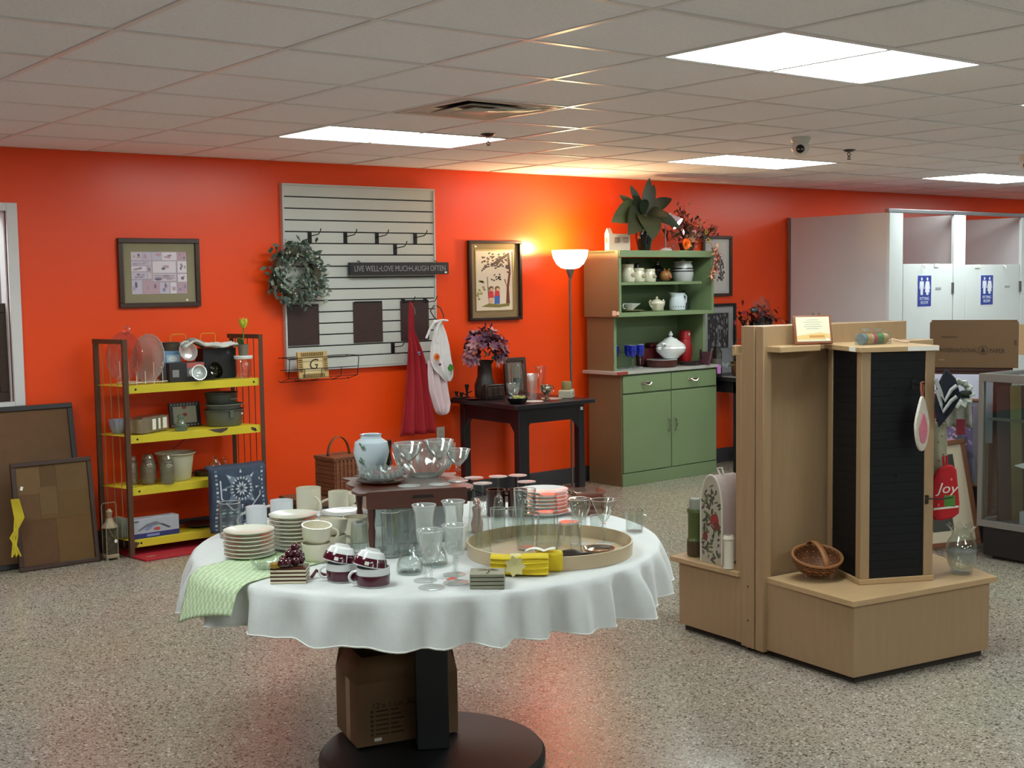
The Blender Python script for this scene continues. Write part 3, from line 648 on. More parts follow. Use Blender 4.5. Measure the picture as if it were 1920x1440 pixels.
# boxes, pots, bowls
BLUEB = mat('blue_carton', '#6d90b4', .6, var=.08)
t = thing('carton', 'blue printed carton behind the crystal bowls on the rack', 'box', (3.205, 7.565, Z4)); obj('carton_body', B(-.055, .055, -.05, .05, 0, .19), BLUEB, t, bev=.002)
obj('print', MB().rect(-.04, .045, .12, .165, -.05, .001, 0).ell(0, .14, .03, .018, -.051, .001, 1), [cm('#a9bed0'), cm('#dde4e8')], t)
BRPOT = mat('brown_pot_enamel', '#4f463a', .3, var=.1)
one('loaf_pot', MB().lathe(vessel([(.055, 0), (.068, .05), (.075, .052)], .004), 24), BRPOT, 'olive brown pot on top of the blue carton', 'pot', (3.205, 7.565, Z4 + .19))
t = thing('product_box', 'black product box with a red and pale picture of a bowl on the rack', 'box', (3.265, 7.475, Z4), rz=-.12); obj('carton_body', B(-.11, .11, -.04, .045, 0, .118), mat('black_carton', '#2a282c', .5, var=.08), t, bev=.002)
obj('print', MB().rect(.0, .108, .03, .115, -.04, .0008, 0).rect(.0, .108, .085, .115, -.0408, .0006, 1).rect(-.09, -.05, .03, .075, -.04, .0008, 2).ell(.05, .055, .04, .03, -.0408, .0008, 3), [cm('#6d676c'), cm('#b05a58'), cm('#8d8a8c'), cm('#b9c0c4')], t)
def tilted_bowl(label, loc, r, M, rot, cut=0):
    w = (lambda a, q, z: (q * (1 + cut * math.cos(14 * a)), z)) if cut else None
    return one('glass_bowl', MB().lathe(vessel([(r * .4, 0), (r * .75, r * .25), (r, r * .7), (r, r * .75)], .005), 42, 0, w), M, label, 'bowl', loc, rot=rot)
tilted_bowl('star cut crystal bowl lying on its side on the black product box', (3.285, 7.515, Z4 + .172), .062, CLG, (PI / 2 - .3, 0, .1), .02)
tilted_bowl('small crystal bowl leaning on the front of the black product box', (3.315, 7.405, Z4 + .05), .048, CLG, (PI / 2 - .2, 0, -.1), .02)
SMOKE = glass('smoky_glass', '#9a9a86', gain=1.4)
t = tilted_bowl('smoky glass bowl standing on edge before the flat black box', (3.435, 7.455, Z4 + .052), .054, SMOKE, (PI / 2 - .25, 0, .3)); obj('price_sticker', MB().ell(0, .0, .012, .006, .0, .001), LABELW, t, loc=(.0, .03, -.002), rot=(-PI / 2, 0, 0))
t = thing('black_box', 'plain flat black carton on the top yellow shelf', 'box', (3.515, 7.575, Z4)); obj('carton_body', B(-.11, .11, -.06, .06, 0, .192), mat('matte_black_carton', '#121216', .55, var=.1), t, bev=.002)
obj('print', MB().rect(.05, .07, .155, .175, -.06, .0008), cm('#4b4c55'), t)
f = MB(); rnd = random.Random(8)
def towel(u, v):
    x = -.19 + .38 * u; y = -.075 + .15 * v
    return (x, y, .012 + .050 * math.exp(-((u - .22) / .14) ** 2) * (1 - abs(v - .5)) + .014 * math.sin(9 * u + 2.2 * v) ** 2 + .008 * math.sin(23 * v + 5 * u) + .012 * max(0, u - .6))
f.grid(towel, 30, 12)
t = thing('folded_towel', 'folded white towel with a grey stripe lying on the black carton', 'towel', (3.455, 7.54, Z4 + .1925))
obj('cloth', f, mat('terry_white', '#c9cac4', .9, var=.08, sc=30, bump=.3, bsc=160), t, solid=.008)
g = MB(); g.grid(lambda u, v: tuple(a + b for a, b in zip(towel(.12 + .26 * u, .1 + .8 * v), (0, 0, .007))), 12, 8); obj('stripe', g, mat('terry_grey', '#83857d', .9, var=.12, sc=30), t, solid=.003)
ORM = mat('orange_handle_metal', '#d88a28', .4, var=.05)
for x, lab in ((3.292, 'thin orange wire stand behind the brown pot'), (3.494, 'thin orange wire stand behind the folded towel')):
    t = thing('wire_stand', lab, 'stand', (x, 7.63, Z4), group='orange wire stands')
    obj('loop', TU([(-.05, .0, .004), (-.05, 0, .275), (-.04, 0, .285), (.04, 0, .285), (.05, 0, .275), (.05, 0, .004)], .004, 6), ORM, t)
    obj('foot', TU([(-.05, -.012, .004), (.05, -.012, .004)], .004, 6), ORM, t)
t = thing('glass_jar', 'clear glass jar with a flat white lid at the end of the top shelf', 'jar', (3.65, 7.455, Z4))
obj('jar_body', LA(vessel([(.045, 0), (.05, .01), (.052, .11), (.045, .122)], .003), 28), GLASS, t)
obj('lid', LA([(0, .122), (.058, .122), (.06, .126), (.06, .14), (.057, .143), (0, .143)], 28), PORC, t)
t = thing('potted_tulip', 'artificial yellow green tulip in a small grey pot on the white jar lid', 'plant', (3.652, 7.455, Z4 + .1435))
obj('pot', LA(vessel([(.028, 0), (.036, .07)], .004), 20), mat('grey_clay', '#6f6a5c', .8, var=.1), t)
obj('soil', LA([(0, .058), (.031, .06), (0, .062)], 14), mat('soil', '#2b211b', .9, var=.1), t)
obj('stem', TU([(0, 0, .055), (.004, 0, .12), (.006, 0, .18)], .004, 6), mat('tulip_stem', '#4e7a34', .5, var=.1), t)
tl = MB()
for k in range(6):
    a = k * PI / 3; tl.leaf((.006 + .008 * math.cos(a), .008 * math.sin(a), .175), (math.cos(a) * .28, math.sin(a) * .28, 1), .062, .036, -.1, 0, 4, (math.cos(a), math.sin(a), 0), .3)
tl.sphere((.006, 0, .205), .02, 10, 0, (1, 1, 1.5)); obj('bloom', tl, mat('tulip_petal', '#c3c23c', .5, var=.12), t)
for d in ((-.5, -.2, 1), (-.25, .2, 1)): obj('leaf', MB().leaf((0, 0, .05), d, .11, .035, .35, 0, 5, (-.6, -1, .2)), mat('tulip_leaf', '#35602c', .45, var=.12), t)
# second shelf
one('blue_bowl', LA(vessel([(.03, 0), (.05, .03), (.058, .085)], .004), 26), mat('pale_blue_plastic', '#8c9bb4', .4, var=.04), 'pale blue bowl at the far end of the second shelf, behind the rack post', 'bowl', (2.868, 7.575, Z3))
BAGM = glass('cellophane_bag', '#d6cbb9', gain=2.2, frost=.45, frostc='#a59680', rough=.15)
t = thing('bagged_package', 'cellophane wrapped beige package with paper labels on the second shelf', 'package', (3.02, 7.495, Z3), rz=.55)
obj('wrapped_box', B(-.125, .125, -.045, .045, .004, .09), mat('beige_package', '#9a8a70', .6, var=.12, sc=14), t, bev=.006)
f = MB(); f.grid(lambda u, v: (-.135 + .27 * u, -.056, .094 * v + .006 + .003 * math.sin(20 * u + 5 * v)), 16, 4); f.grid(lambda u, v: (-.135 + .27 * u, -.056 + .112 * v, .1 + .004 * math.sin(17 * u + 6 * v)), 16, 4); obj('cellophane', f, BAGM, t)
for x, w in ((-.03, .035), (.03, .02), (.075, .04)): obj('paper_label', B(x, x + w, -.058, -.0565, .02, .085), LABELW, t)
t = thing('photo_frame', 'black dotted photo frame with a white mat leaning on the second shelf', 'picture frame', (3.312, 7.61, Z3), rot=(-.12, 0, 0))
obj('frame', frame4(.205, .155, .024, .014), mat('black_dotted', '#161417', .4, var=0), t, (0, 0, .078))
for k in range(9):
    for z in (.012, .143): obj('dot', MB().rect(-.09 + k * .021, -.083 + k * .021, z - .004, z + .004, -.014, .001), cm('#b9b4a8'), t)
obj('mat_board', B(-.08, .08, -.008, -.002, .024, .132), mat('pale_paper', '#a9aca4', .7, var=.02), t)
for z in (.078, .125): obj('red_dot', MB().ell(0, z, .015, .012, -.0085, .0012), cm('#9a4638'), t)
t = thing('glass_bell', 'small clear ribbed glass jar before the photo frame', 'jar', (3.205, 7.425, Z3))
obj('jar_body', LA(vessel([(.034, 0), (.04, .01), (.04, .035), (.022, .055), (.018, .075), (.022, .09), (.014, .10)], .003), 28, lambda a, r, z: (r * (1 + .03 * math.cos(12 * a)), z)), glass('greenish_glass', '#cfe0d2', gain=2.0, frost=.2, frostc='#a9b8a8'), t)
POTG = mat('grey_enamel', '#5f6358', .4, metal=.15, var=.08)
def oval_pan(name, label, loc, rx, ry, h, M, lid=False, rz=0):
    t = thing(name, label, 'pan', loc, rz); s = ry / rx
    f = MB(); f.T = Matrix.Diagonal((1, s, 1, 1)); f.lathe(vessel([(rx * .84, 0), (rx * .9, .008), (rx * .97, h - .01), (rx * 1.06, h - .004), (rx * 1.06, h)], .004), 40); obj('pan_body', f, M, t)
    return t
t = oval_pan('roasting_pan', 'large grey enamel roasting pan on the second shelf', (3.535, 7.515, Z3), .125, .105, .105, POTG)
obj('handle', B(-.012, .012, -.114, -.105, .06, .10), POTG, t); obj('price_sticker', B(.075, .087, -.0905, -.089, .072, .082), LABELW, t)
t = oval_pan('pan_cover', 'grey enamel lid lying across the roasting pan', (3.535, 7.515, Z3 + .1055), .12, .10, .035, mat('grey_enamel_light', '#7d8378', .4, metal=.15, var=.06))
t = oval_pan('round_pan', 'dark grey pan on top of the roasting pan lid', (3.525, 7.53, Z3 + .141), .105, .092, .07, mat('dark_grey_enamel', '#4b5048', .38, metal=.2, var=.08)); obj('handle', TU([(.02, -.095, .03), (.05, -.115, .034), (.07, -.08, .03)], .005), STEEL, t)
# third shelf
JG = glass('dusty_jar_glass', '#e6e4d6', gain=1.6, frost=.2, frostc='#b3af98')
def jar(x, y, r, h, lab, z=Z2, M=None):
    t = thing('bail_jar', lab, 'jar', (x, y, z), group='bail jars on the third shelf')
    obj('jar_body', LA(vessel([(r * .9, 0), (r, .01), (r, h * .6), (r * .8, h * .74), (r * .72, h * .8), (r * .76, h * .84)], .003), 28), M or JG, t)
    obj('lid', LA([(0, h * .845), (r * .78, h * .845), (r * .8, h * .88), (r * .5, h), (0, h)], 24), M or JG, t)
    obj('wire_bail', TU([(-r * .78, -.004, h * .8), (-r * .6, -r * .8, h * .74), (r * .6, -r * .8, h * .74), (r * .78, 0, h * .8), (r * .6, 0, h * .98), (-r * .6, 0, h * .98)], .0022, 5, True), STEEL, t)
jar(2.925, 7.53, .037, .175, 'clear bail jar hidden partly by the rack post on the third shelf')
jar(3.005, 7.475, .048, .185, 'largest bail jar, second from the rack post on the third shelf')
jar(3.10, 7.413, .044, .175, 'clear wire bail jar in front of the white dishpan')
t = thing('dishpan', 'round off-white dishpan on the third shelf', 'pan', (3.205, 7.53, Z2)); obj('pan_body', LA(vessel([(.085, 0), (.092, .01), (.112, .155), (.126, .168), (.126, .172)], .004), 40), mat('offwhite_enamel', '#b9b8a0', .35, var=.05), t)
t = thing('frying_pan', 'flat dark pan lying at the back of the third shelf', 'pan', (3.42, 7.575, Z2)); obj('pan_body', LA(vessel([(.065, 0), (.075, .03)], .004), 30), mat('dark_pan', '#27211e', .45, var=.1), t); obj('handle', B(-.16, -.07, -.012, .012, .018, .026), mat('dark_pan', '#27211e'), t)
for (x, y, lab) in ((3.455, 7.50, 'glass lid standing by the quilt on the third shelf'), (3.555, 7.585, 'glass lid standing at the end of the third shelf by the post')):
    t = thing('glass_dome', lab, 'lid', (x, y, Z2 + (.03 if x < 3.5 else 0)), group='glass lids'); obj('dome', LA([(.05, 0), (.052, .006), (.04, .05), (.016, .075), (.014, .085), (.018, .10), (0, .105), (0, .10), (.012, .075), (.036, .048), (.048, .004)], 24), GLASSG, t)
# bottom shelf
t = thing('knife_box', 'white and blue boxed kitchen tool on the bottom yellow shelf', 'box', (3.01, 7.445, Z1), rz=.04); obj('carton_body', B(-.15, .15, -.045, .045, 0, .118), mat('white_carton', '#a9adb6', .5, var=.03), t, bev=.002)
a = MB(); a.rect(-.15, .15, .0, .03, -.045, .0008, 0).rect(-.06, .02, .008, .022, -.0458, .0006, 1).plate([(-.12, .05), (-.06, .085), (.0, .095), (.1, .05), (.08, .045), (.02, .075), (-.06, .065), (-.11, .045)], -.045, .0008, 2).ell(.005, .05, .022, .010, -.0458, .0006, 3).ell(-.045, .06, .03, .008, -.0462, .0006, 1, 12, .4).ell(.06, .062, .035, .006, -.0458, .0006, 4, 12, -.5).rect(-.14, -.11, .1, .108, -.045, .0008, 4)
obj('print', a, [cm('#2c2f6b'), cm('#7d86b8'), cm('#6f767e'), cm('#b55045'), cm('#4a5058')], t)
obj('side_print', MB().box(.15, .1508, -.044, .044, .03, .116).box(.15, .151, -.03, .03, .0, .03), cm('#33406f'), t)
one('booklet', MB().box(-.018, .018, -.05, .05, 0, .12), mat('pale_green_card', '#9aa699', .6, var=.08), 'pale green booklet standing between the rack post and the boxed tool', 'booklet', (2.84, 7.535, Z1), rz=.1, bev=.001)
one('dark_platter', LA([(0, 0), (.06, 0), (.1, .02), (.1, .024), (.06, .006), (0, .006)], 32), mat('black_glaze', '#17161c', .25, var=.05), 'black round platter at the back of the bottom shelf, by the quilt', 'platter', (3.345, 7.535, Z1))
# quilt, lantern, mat
QN = [mat('quilt_navy', '#3a475b', .85, var=.12, sc=30, bump=.25, bsc=90), mat('quilt_grey_blue', '#6f7f92', .85, var=.12, sc=40), mat('quilt_pale', '#bcc5cc', .85, var=.08, sc=40), mat('quilt_purple', '#3d3558', .85, var=.15, sc=30)]
t = thing('quilt', 'folded navy patchwork quilt with a pale star medallion hanging on the rack corner', 'quilt', (3.505, 7.315, .1))
f = MB()
def qf(u, v):
    x = -.185 + .37 * u + .012 * math.sin(7 * v) * (u - .5); z = .405 * v
    y = -.015 - .035 * math.sin(PI * u) ** .6 - .02 * math.sin(PI * v) + .006 * math.sin(14 * u) * math.sin(11 * v)
    if v > .97: y += .05
    return (x, y, z)
f.grid(qf, 24, 24); obj('front_layer', f, QN[0], t, solid=.02)
f = MB(); f.box(-.17, .195, -.005, .045, .005, .395); obj('folded_layers', f, QN[3], t, bev=.015)
def qpatch(poly, mi, h=.012):
    vs = []
    for (u, v) in poly:
        p = qf(u, v); vs.append((p[0], p[1] - h, p[2]))
    f.add(vs, [tuple(range(len(vs)))], mi)
f = MB()
def P2(cx, cz, r, a): return (cx + r * math.cos(a), cz + r * .9 * math.sin(a))
cx, cz = .5, .66
for k in range(8):                               # octagon outline and star
    a0, a1 = 2 * PI * k / 8 + PI / 8, 2 * PI * (k + 1) / 8 + PI / 8
    qpatch([P2(cx, cz, .40, a0), P2(cx, cz, .40, a1), P2(cx, cz, .375, a1), P2(cx, cz, .375, a0)], 2)
    qpatch([P2(cx, cz, .37, (a0 + a1) / 2), P2(cx, cz, .2, a0 - .02), P2(cx, cz, .2, a1 + .02)], 1, .0125)
    qpatch([P2(cx, cz, .34, (a0 + a1) / 2), P2(cx, cz, .27, (a0 + a1) / 2 - .08), P2(cx, cz, .27, (a0 + a1) / 2 + .08)], 2, .0135)
for k in range(20):
    a0 = 2 * PI * k / 20
    qpatch([P2(cx, cz, .215, a0), P2(cx, cz, .17, a0 + .11), P2(cx, cz, .155, a0), P2(cx, cz, .17, a0 - .11)], 2, .014)
for k in range(10):
    a0 = 2 * PI * k / 10
    qpatch([P2(cx, cz, .13, a0), P2(cx, cz, .08, a0 + .25), P2(cx, cz, .03, a0), P2(cx, cz, .08, a0 - .25)], 2, .015)
for k in range(15):
    v = .03 + k * .064
    for u0 in (.06, .9): qpatch([(u0, v), (u0 + .04, v), (u0 + .04, v + .035), (u0, v + .035)], 2 if k % 2 else 1)
for k in range(8):
    v = .05 + k * .05
    for u0 in (.14, .26, .38, .52, .64, .76): qpatch([(u0, v), (u0 + .05, v + .02), (u0 + .1, v), (u0 + .05, v - .02)], (1, 2, 1, 3)[k % 4])
for u in (.14, .5, .86): qpatch([(u - .015, .02), (u + .015, .02), (u + .015, .3), (u - .015, .3)], 1)
obj('patchwork', f, QN, t, kind='stuff')
t = thing('wire_lantern', 'small tan metal lantern with a wire bail on the floor by the rack', 'lantern', (2.735, 7.43, 0))
TAN = mat('tan_painted_metal', '#94846a', .5, metal=.2, var=.1); LGL = glass('lantern_glass', '#c9c4a8', gain=1.4, frost=.2, frostc='#6f6a55')
obj('base', MB().box(-.04, .04, -.04, .04, .012, .035), TAN, t, bev=.004)
for sx in (-.034, .034):
    for sy in (-.034, .034):
        obj('foot', B(sx - .006, sx + .006, sy - .006, sy + .006, 0, .013), TAN, t)
        obj('corner_post', TU([(sx, sy, .03), (sx, sy, .2)], .003, 5), TAN, t)
obj('pane_box', MB().box(-.032, .032, -.032, .032, .036, .19), LGL, t)
rnd = random.Random(6); f = MB()
for k in range(40): f.leaf((rnd.uniform(-.02, .02), rnd.uniform(-.02, .02), rnd.uniform(.05, .15)), (rnd.gauss(0, 1), rnd.gauss(0, 1), rnd.gauss(0, 1)), .025, .012, 0, 0, 2)
obj('filling', f, mat('dried_moss', '#6d6449', .9, var=.2), t, kind='stuff')
obj('roof', LA([(.052, .195), (.05, .203), (.028, .225), (.02, .25), (.014, .252), (.018, .275), (.022, .29), (.01, .305), (0, .306)], 8), TAN, t)
obj('bail', TU([(-.044, 0, .2), (-.045, 0, .33), (-.038, 0, .342), (.038, 0, .342), (.045, 0, .33), (.044, 0, .2)], .0025, 5), TAN, t)
obj('tag', MB().ell(.018, .115, .009, .011, -.044, .002), LABELW, t); obj('tag_string', TU([(-.02, -.042, .2), (.0, -.045, .15), (.018, -.044, .125), (.03, -.042, .2)], .0012, 4), TAN, t)
t = thing('floor_mat', 'bright red mat on the floor under the yellow rack', 'mat', (0, 0, 0))
obj('mat_sheet', MB().prism([(2.845, 7.36), (2.865, 7.215), (3.62, 7.25), (3.62, 7.60), (2.83, 7.6)], 0.0005, .012), mat('red_mat', '#a51a28', .7, var=.08, sc=20), t, bev=.002)
obj('bare_patch', MB().ell(0, 0, .035, .015, 0, .001), mat('mat_wear', '#b06a68', .8, var=.1), t, loc=(2.93, 7.30, .0125), rot=(-PI / 2, 0, .1))
# ------------------------------------------------------------------ square black table and its goods
TX0, TX1, TY0, TY1, TZ = 5.40, 6.14, 6.89, 7.69, .77
t = thing('side_table', 'square black painted wooden table with bracketed legs by the orange wall', 'table', (0, 0, 0))
obj('table_top', B(TX0, TX1, TY0, TY1, TZ - .03, TZ), BLACKW, t, bev=.003)
ax0, ax1, ay0, ay1 = TX0 + .07, TX1 - .06, TY0 + .05, TY1 - .05
for q in ((ax0 + .055, ax1 - .055, ay0 + .004, ay0 + .022), (ax0 + .055, ax1 - .055, ay1 - .022, ay1 - .004), (ax0 + .004, ax0 + .022, ay0 + .055, ay1 - .055), (ax1 - .022, ax1 - .004, ay0 + .055, ay1 - .055)): obj('apron_board', B(*q, TZ - .14, TZ - .03), BLACKW, t)
for x in (ax0, ax1 - .055):
    for y in (ay0, ay1 - .055):
        lg = MB().box(x, x + .055, y, y + .055, 0, TZ - .03)
        obj('leg', lg, BLACKW, t, bev=.003)
        sx = 1 if x == ax0 else -1; sy = 1 if y == ay0 else -1
        xb = x + .055 if sx > 0 else x; yf = y if sy > 0 else y + .055
        f = MB(); f.plate([(xb, TZ - .14), (xb + sx * .055, TZ - .14), (xb, TZ - .205)], yf + (.021 if sy > 0 else -.005), .016); obj('bracket', f, BLACKW, t)
        f = MB(); f.T = TR(x + (0 if sx > 0 else .055) , 0, 0) @ RZ(PI / 2); yb = y + .055 if sy > 0 else y
        f.plate([(yb, TZ - .14), (yb + sy * .055, TZ - .14), (yb, TZ - .205)], -.005 if sx > 0 else .021, .016); obj('bracket', f, BLACKW, t)
obj('price_sticker', B(ax1 - .04, ax1 - .018, ay0 - .0012, ay0, TZ - .078, TZ - .056), LABELW, t)
# vase of lilies
t = thing('flower_vase', 'dark vase of dusty pink and purple lilies on the black table', 'flower arrangement', (5.60, 7.50, TZ))
DVAS = mat('dark_vase_glaze', '#2b211f', .3, var=.15)
obj('vase', LA(vessel([(.06, 0), (.075, .02), (.075, .1), (.055, .16), (.05, .25), (.07, .28)], .005), 26, lambda a, r, z: (r * (1 + .03 * math.cos(8 * a)), z)), DVAS, t)
rnd = random.Random(12)
PK = [mat('lily_pink', '#b98a90', .6, var=.12), mat('lily_mauve', '#8a5a78', .6, var=.12), mat('lily_plum', '#4a2d44', .6, var=.12), mat('lily_leaf', '#34423c', .6, var=.15)]
for k in range(84):
    th = rnd.uniform(0, 2 * PI); el = rnd.uniform(-.55, 1.35); R = rnd.uniform(.09, .165)
    c = Vector((R * math.cos(th) * math.cos(el) * 1.12, R * math.sin(th) * math.cos(el) * .8, .35 + R * math.sin(el) * 1.0)); d = (c - Vector((0, 0, .32))).normalized()
    if d.y > .5: continue
    f = MB(); s1 = d.orthogonal().normalized(); s2 = d.cross(s1)
    for q in range(6):
        a = q * PI / 3 + k; rad = s1 * math.cos(a) + s2 * math.sin(a); f.leaf(c, rad * .9 + d * .6, rnd.uniform(.045, .066), .024, .12, 0, 3, tuple(d), .2)
    obj('lily', f, PK[rnd.choice((0, 0, 0, 1, 1, 2))], t)
f = MB()
for k in range(110):
    th = rnd.uniform(0, 2 * PI); el = rnd.uniform(-.5, 1.4); R = rnd.uniform(.06, .16); c = (R * math.cos(th) * math.cos(el), R * math.sin(th) * math.cos(el) * .8, .36 + R * math.sin(el))
    f.leaf(c, (rnd.gauss(0, 1), rnd.gauss(0, 1), rnd.gauss(.3, .7)), .06, .03, .2, rnd.choice((2, 2, 3)), 3)
obj('foliage', f, PK, t, kind='stuff')
for (p, q) in (((-.14, -.02, .5), (-.08, 0, .42)), ((.06, -.02, .55), (.02, 0, .45)), ((.0, -.02, .56), (0, 0, .45))): obj('sprig', TU([q, tuple((a + b) / 2 + .01 for a, b in zip(p, q)), p], [.003, .004, .008], 5), PK[2], t)
t = thing('planter_box', 'dark carved box planter round the base of the lily vase', 'planter', (5.60, 7.40, TZ)); obj('box_body', MB().box(-.085, .085, -.028, .02, 0, .11), DVAS, t, bev=.006)
for sx in (-.05, 0, .05): obj('carved_panel', B(sx - .02, sx + .02, -.033, -.027, .02, .09), mat('carved_dark', '#3a2a26', .4, var=.15), t, bev=.004)
# iron candle rail with two cups
t = thing('candle_holder', 'dark iron candle rail with small cups at the table edge by the wall', 'candle holder', (5.47, 7.62, TZ)); IR = mat('dark_iron', '#2a2321', .5, metal=.5, var=.1)
obj('tray', B(-.06, .06, -.035, .03, 0, .012), IR, t, bev=.003)
for x, h in ((-.045, .055), (.0, .045), (.05, .10)): obj('cup', LA(vessel([(.012, .012), (.008, .02), (.01, h * .6), (.018, h), (.02, h)], .003), 14), IR, t, loc=(x, -.005, 0))
obj('scroll', TU([(-.03, -.01, .02), (.0, -.02, .035), (.03, -.015, .03), (.09, -.01, .05)], .005, 6), IR, t)
t = thing('brass_tray', 'copper coloured shallow tray beside the iron candle rail', 'tray', (5.47, 7.46, TZ)); obj('tray_body', LA(vessel([(.04, 0), (.06, .012)], .002), 24), mat('copper', '#a4573c', .3, metal=.8, var=.05), t)
# frame, hurricane, glasses
picture('leaning_picture', 'small brown framed picture leaning at the back of the black table', 'picture frame', (6.0, 7.655, TZ + .138), .21, .275, .03, .02, WOODD, rot=(-.1, 0, 0), bgm=mat('warm_grey_print', '#7d7069', .6, var=.2, sc=20))
CG = solid_glass('thick_clear_glass', '#dfe9e6', .01)
t = thing('hurricane_glass', 'thick clear glass hurricane candle holder on the black table', 'candle holder', (5.70, 7.24, TZ))
obj('glass_body', LA(vessel([(.045, 0), (.05, .01), (.022, .04), (.03, .06), (.05, .075), (.052, .22), (.047, .262)], .005), 30), GLASSG, t)
obj('candle', LA([(0, .07), (.03, .07), (.03, .16), (0, .165)], 18), mat('teal_candle', '#4a605c', .5, var=.05), t)
t = thing('tall_glass', 'tall clear glass tumbler behind the silver creamer', 'glass', (5.90, 7.22, TZ)); obj('glass_body', LA(vessel([(.03, 0), (.04, .235)], .003), 24), GLASS, t)
t = thing('square_glass', 'square cut glass vase sparkling beside the hurricane', 'vase', (5.77, 7.16, TZ)); f = MB(); f.lathe(vessel([(.034, 0), (.044, .19)], .004), 4); obj('glass_body', f, SPARK, t, rot=(0, 0, .5))
t = thing('cut_glass_dish', 'cut glass dish among the glassware on the black table', 'dish', (5.60, 7.16, TZ)); obj('dish', LA(vessel([(.03, 0), (.02, .04), (.04, .06), (.055, .13)], .004), 30, lambda a, r, z: (r * (1 + .04 * math.cos(10 * a)), z)), SPARK, t)
SIL = mat('silver_plate', '#b9b0a2', .16, metal=1, var=.04)
t = thing('creamer', 'footed silver creamer on the black table', 'creamer', (5.83, 7.07, TZ)); obj('bowl', LA(vessel([(.028, 0), (.03, .004), (.009, .02), (.008, .035), (.035, .06), (.04, .08), (.034, .10), (.038, .108)], .002), 26, lambda a, r, z: (r * (1.25 if z > .09 and abs(a - PI) < .5 else 1), z)), SIL, t); obj('handle', TU(arc((.045, 0, .075), .026, -PI * .6, PI * .6, 10), .004), SIL, t)
t = thing('casserole_dish', 'small white casserole dish with blue flowers at the table corner', 'dish', (6.045, 7.10, TZ), rz=.7); WC = mat('ivory_dish', '#b9b4a0', .25, var=.03)
obj('dish', MB().box(-.07, .07, -.05, .05, 0, .06), WC, t, bev=.008)
for x in (-.04, .0, .04): obj('flower_decal', MB().ell(x, .03, .009, .009, -.0501, .0008), cm('#5a5e74'), t)
one('candle_block', LA([(0, 0), (.034, 0), (.036, .003), (.036, .055), (.034, .06), (0, .06)], 20), mat('olive_wax', '#8d7d50', .6, var=.06), 'olive pillar candle standing in the small white casserole', 'candle', (6.045, 7.10, TZ + .06))
t = thing('black_bowl', 'low black bowl with green and white contents at the table corner', 'bowl', (5.525, 7.02, TZ)); obj('bowl', LA(vessel([(.05, 0), (.06, .008), (.078, .04)], .004), 30), mat('black_glaze', '#17161c'), t)
rnd = random.Random(1)
for k in range(9): a = k * 2.4; obj('glass_pebble', MB().sphere((.028 * (k % 3) / 1.3 * math.cos(a), .028 * (k % 3) / 1.3 * math.sin(a), .035 + .008 * (k % 2)), .015, 8), mat('pebble_green', '#9aa65a', .3, var=.1) if k % 3 else mat('pebble_white', '#b9bcbc', .3, var=.1), t)
for (x, y, r, lab) in ((5.70, 7.06, .07, 'white lace doily under the silver creamer'), (5.93, 7.13, .075, 'white lace doily next to the casserole dish')):
    one('doily', LA([(0, 0), (r, 0), (r, .002), (0, .003)], 48, lambda a, q, z: (q * (1 + .05 * math.cos(14 * a)) if q > .05 else q, z)), mat('white_lace', '#c9c2bb', .9, var=.08), lab, 'doily', (x, y, TZ), group='lace doilies')

# ------------------------------------------------------------------ low bench and picnic basket
t = thing('low_bench', 'low brown wooden bench by the wall behind the round table', 'bench', (0, 0, 0)); BR = mat('worn_brown_wood', '#6a4a32', .5, var=.15, sc=6, stretch=(1, 8, 8))
obj('bench_top', B(3.82, 4.55, 6.95, 7.35, .24, .27), BR, t, bev=.003)
for x in (3.86, 4.46):
    for y in (6.99, 7.26): obj('leg', B(x, x + .05, y, y + .05, 0, .24), BR, t)
t = thing('picnic_basket', 'square brown woven basket with a flat hoop handle on the low bench', 'basket', (4.14, 7.13, .27), rz=.1)
WK = mat('brown_splint', '#77442a', .6, var=.15, sc=20)
f = MB(); 
for k in range(9):
    z = .01 + k * .027; f.box(-.112, .112, -.105 - .002 * (k % 2), -.098, z, z + .024); f.box(-.112, .112, .098, .105, z, z + .024); f.box(-.112 - .002 * (k % 2), -.105, -.1, .1, z, z + .024); f.box(.105, .112, -.1, .1, z, z + .024)
obj('woven_strips', f, WK, t, kind='stuff')
obj('body', B(-.106, .106, -.099, .099, 0, .245), mat('brown_splint_dark', '#5e3622', .7, var=.12), t)
for k in range(7): obj('stave', B(-.1 + k * .031, -.085 + k * .031, -.112, -.106, .005, .25), WK, t)
obj('rim', MB().box(-.118, .118, -.112, -.1, .235, .258).box(-.118, .118, .1, .112, .235, .258).box(-.118, -.106, -.1, .1, .235, .258).box(.106, .118, -.1, .1, .235, .258), WK, t, bev=.003)
obj('lid', B(-.105, .105, -.1, .1, .245, .256), WK, t)
f = MB(); A = arc((0, 0, .25), .125, 0, PI, 14, 'xz', .085)
vs = []
for p in A: vs += [(p[0], -.012, p[2]), (p[0], .012, p[2])]
f.add(vs, [(2 * i, 2 * i + 1, 2 * i + 3, 2 * i + 2) for i in range(len(A) - 1)]); obj('handle', f, WK, t, solid=.005)

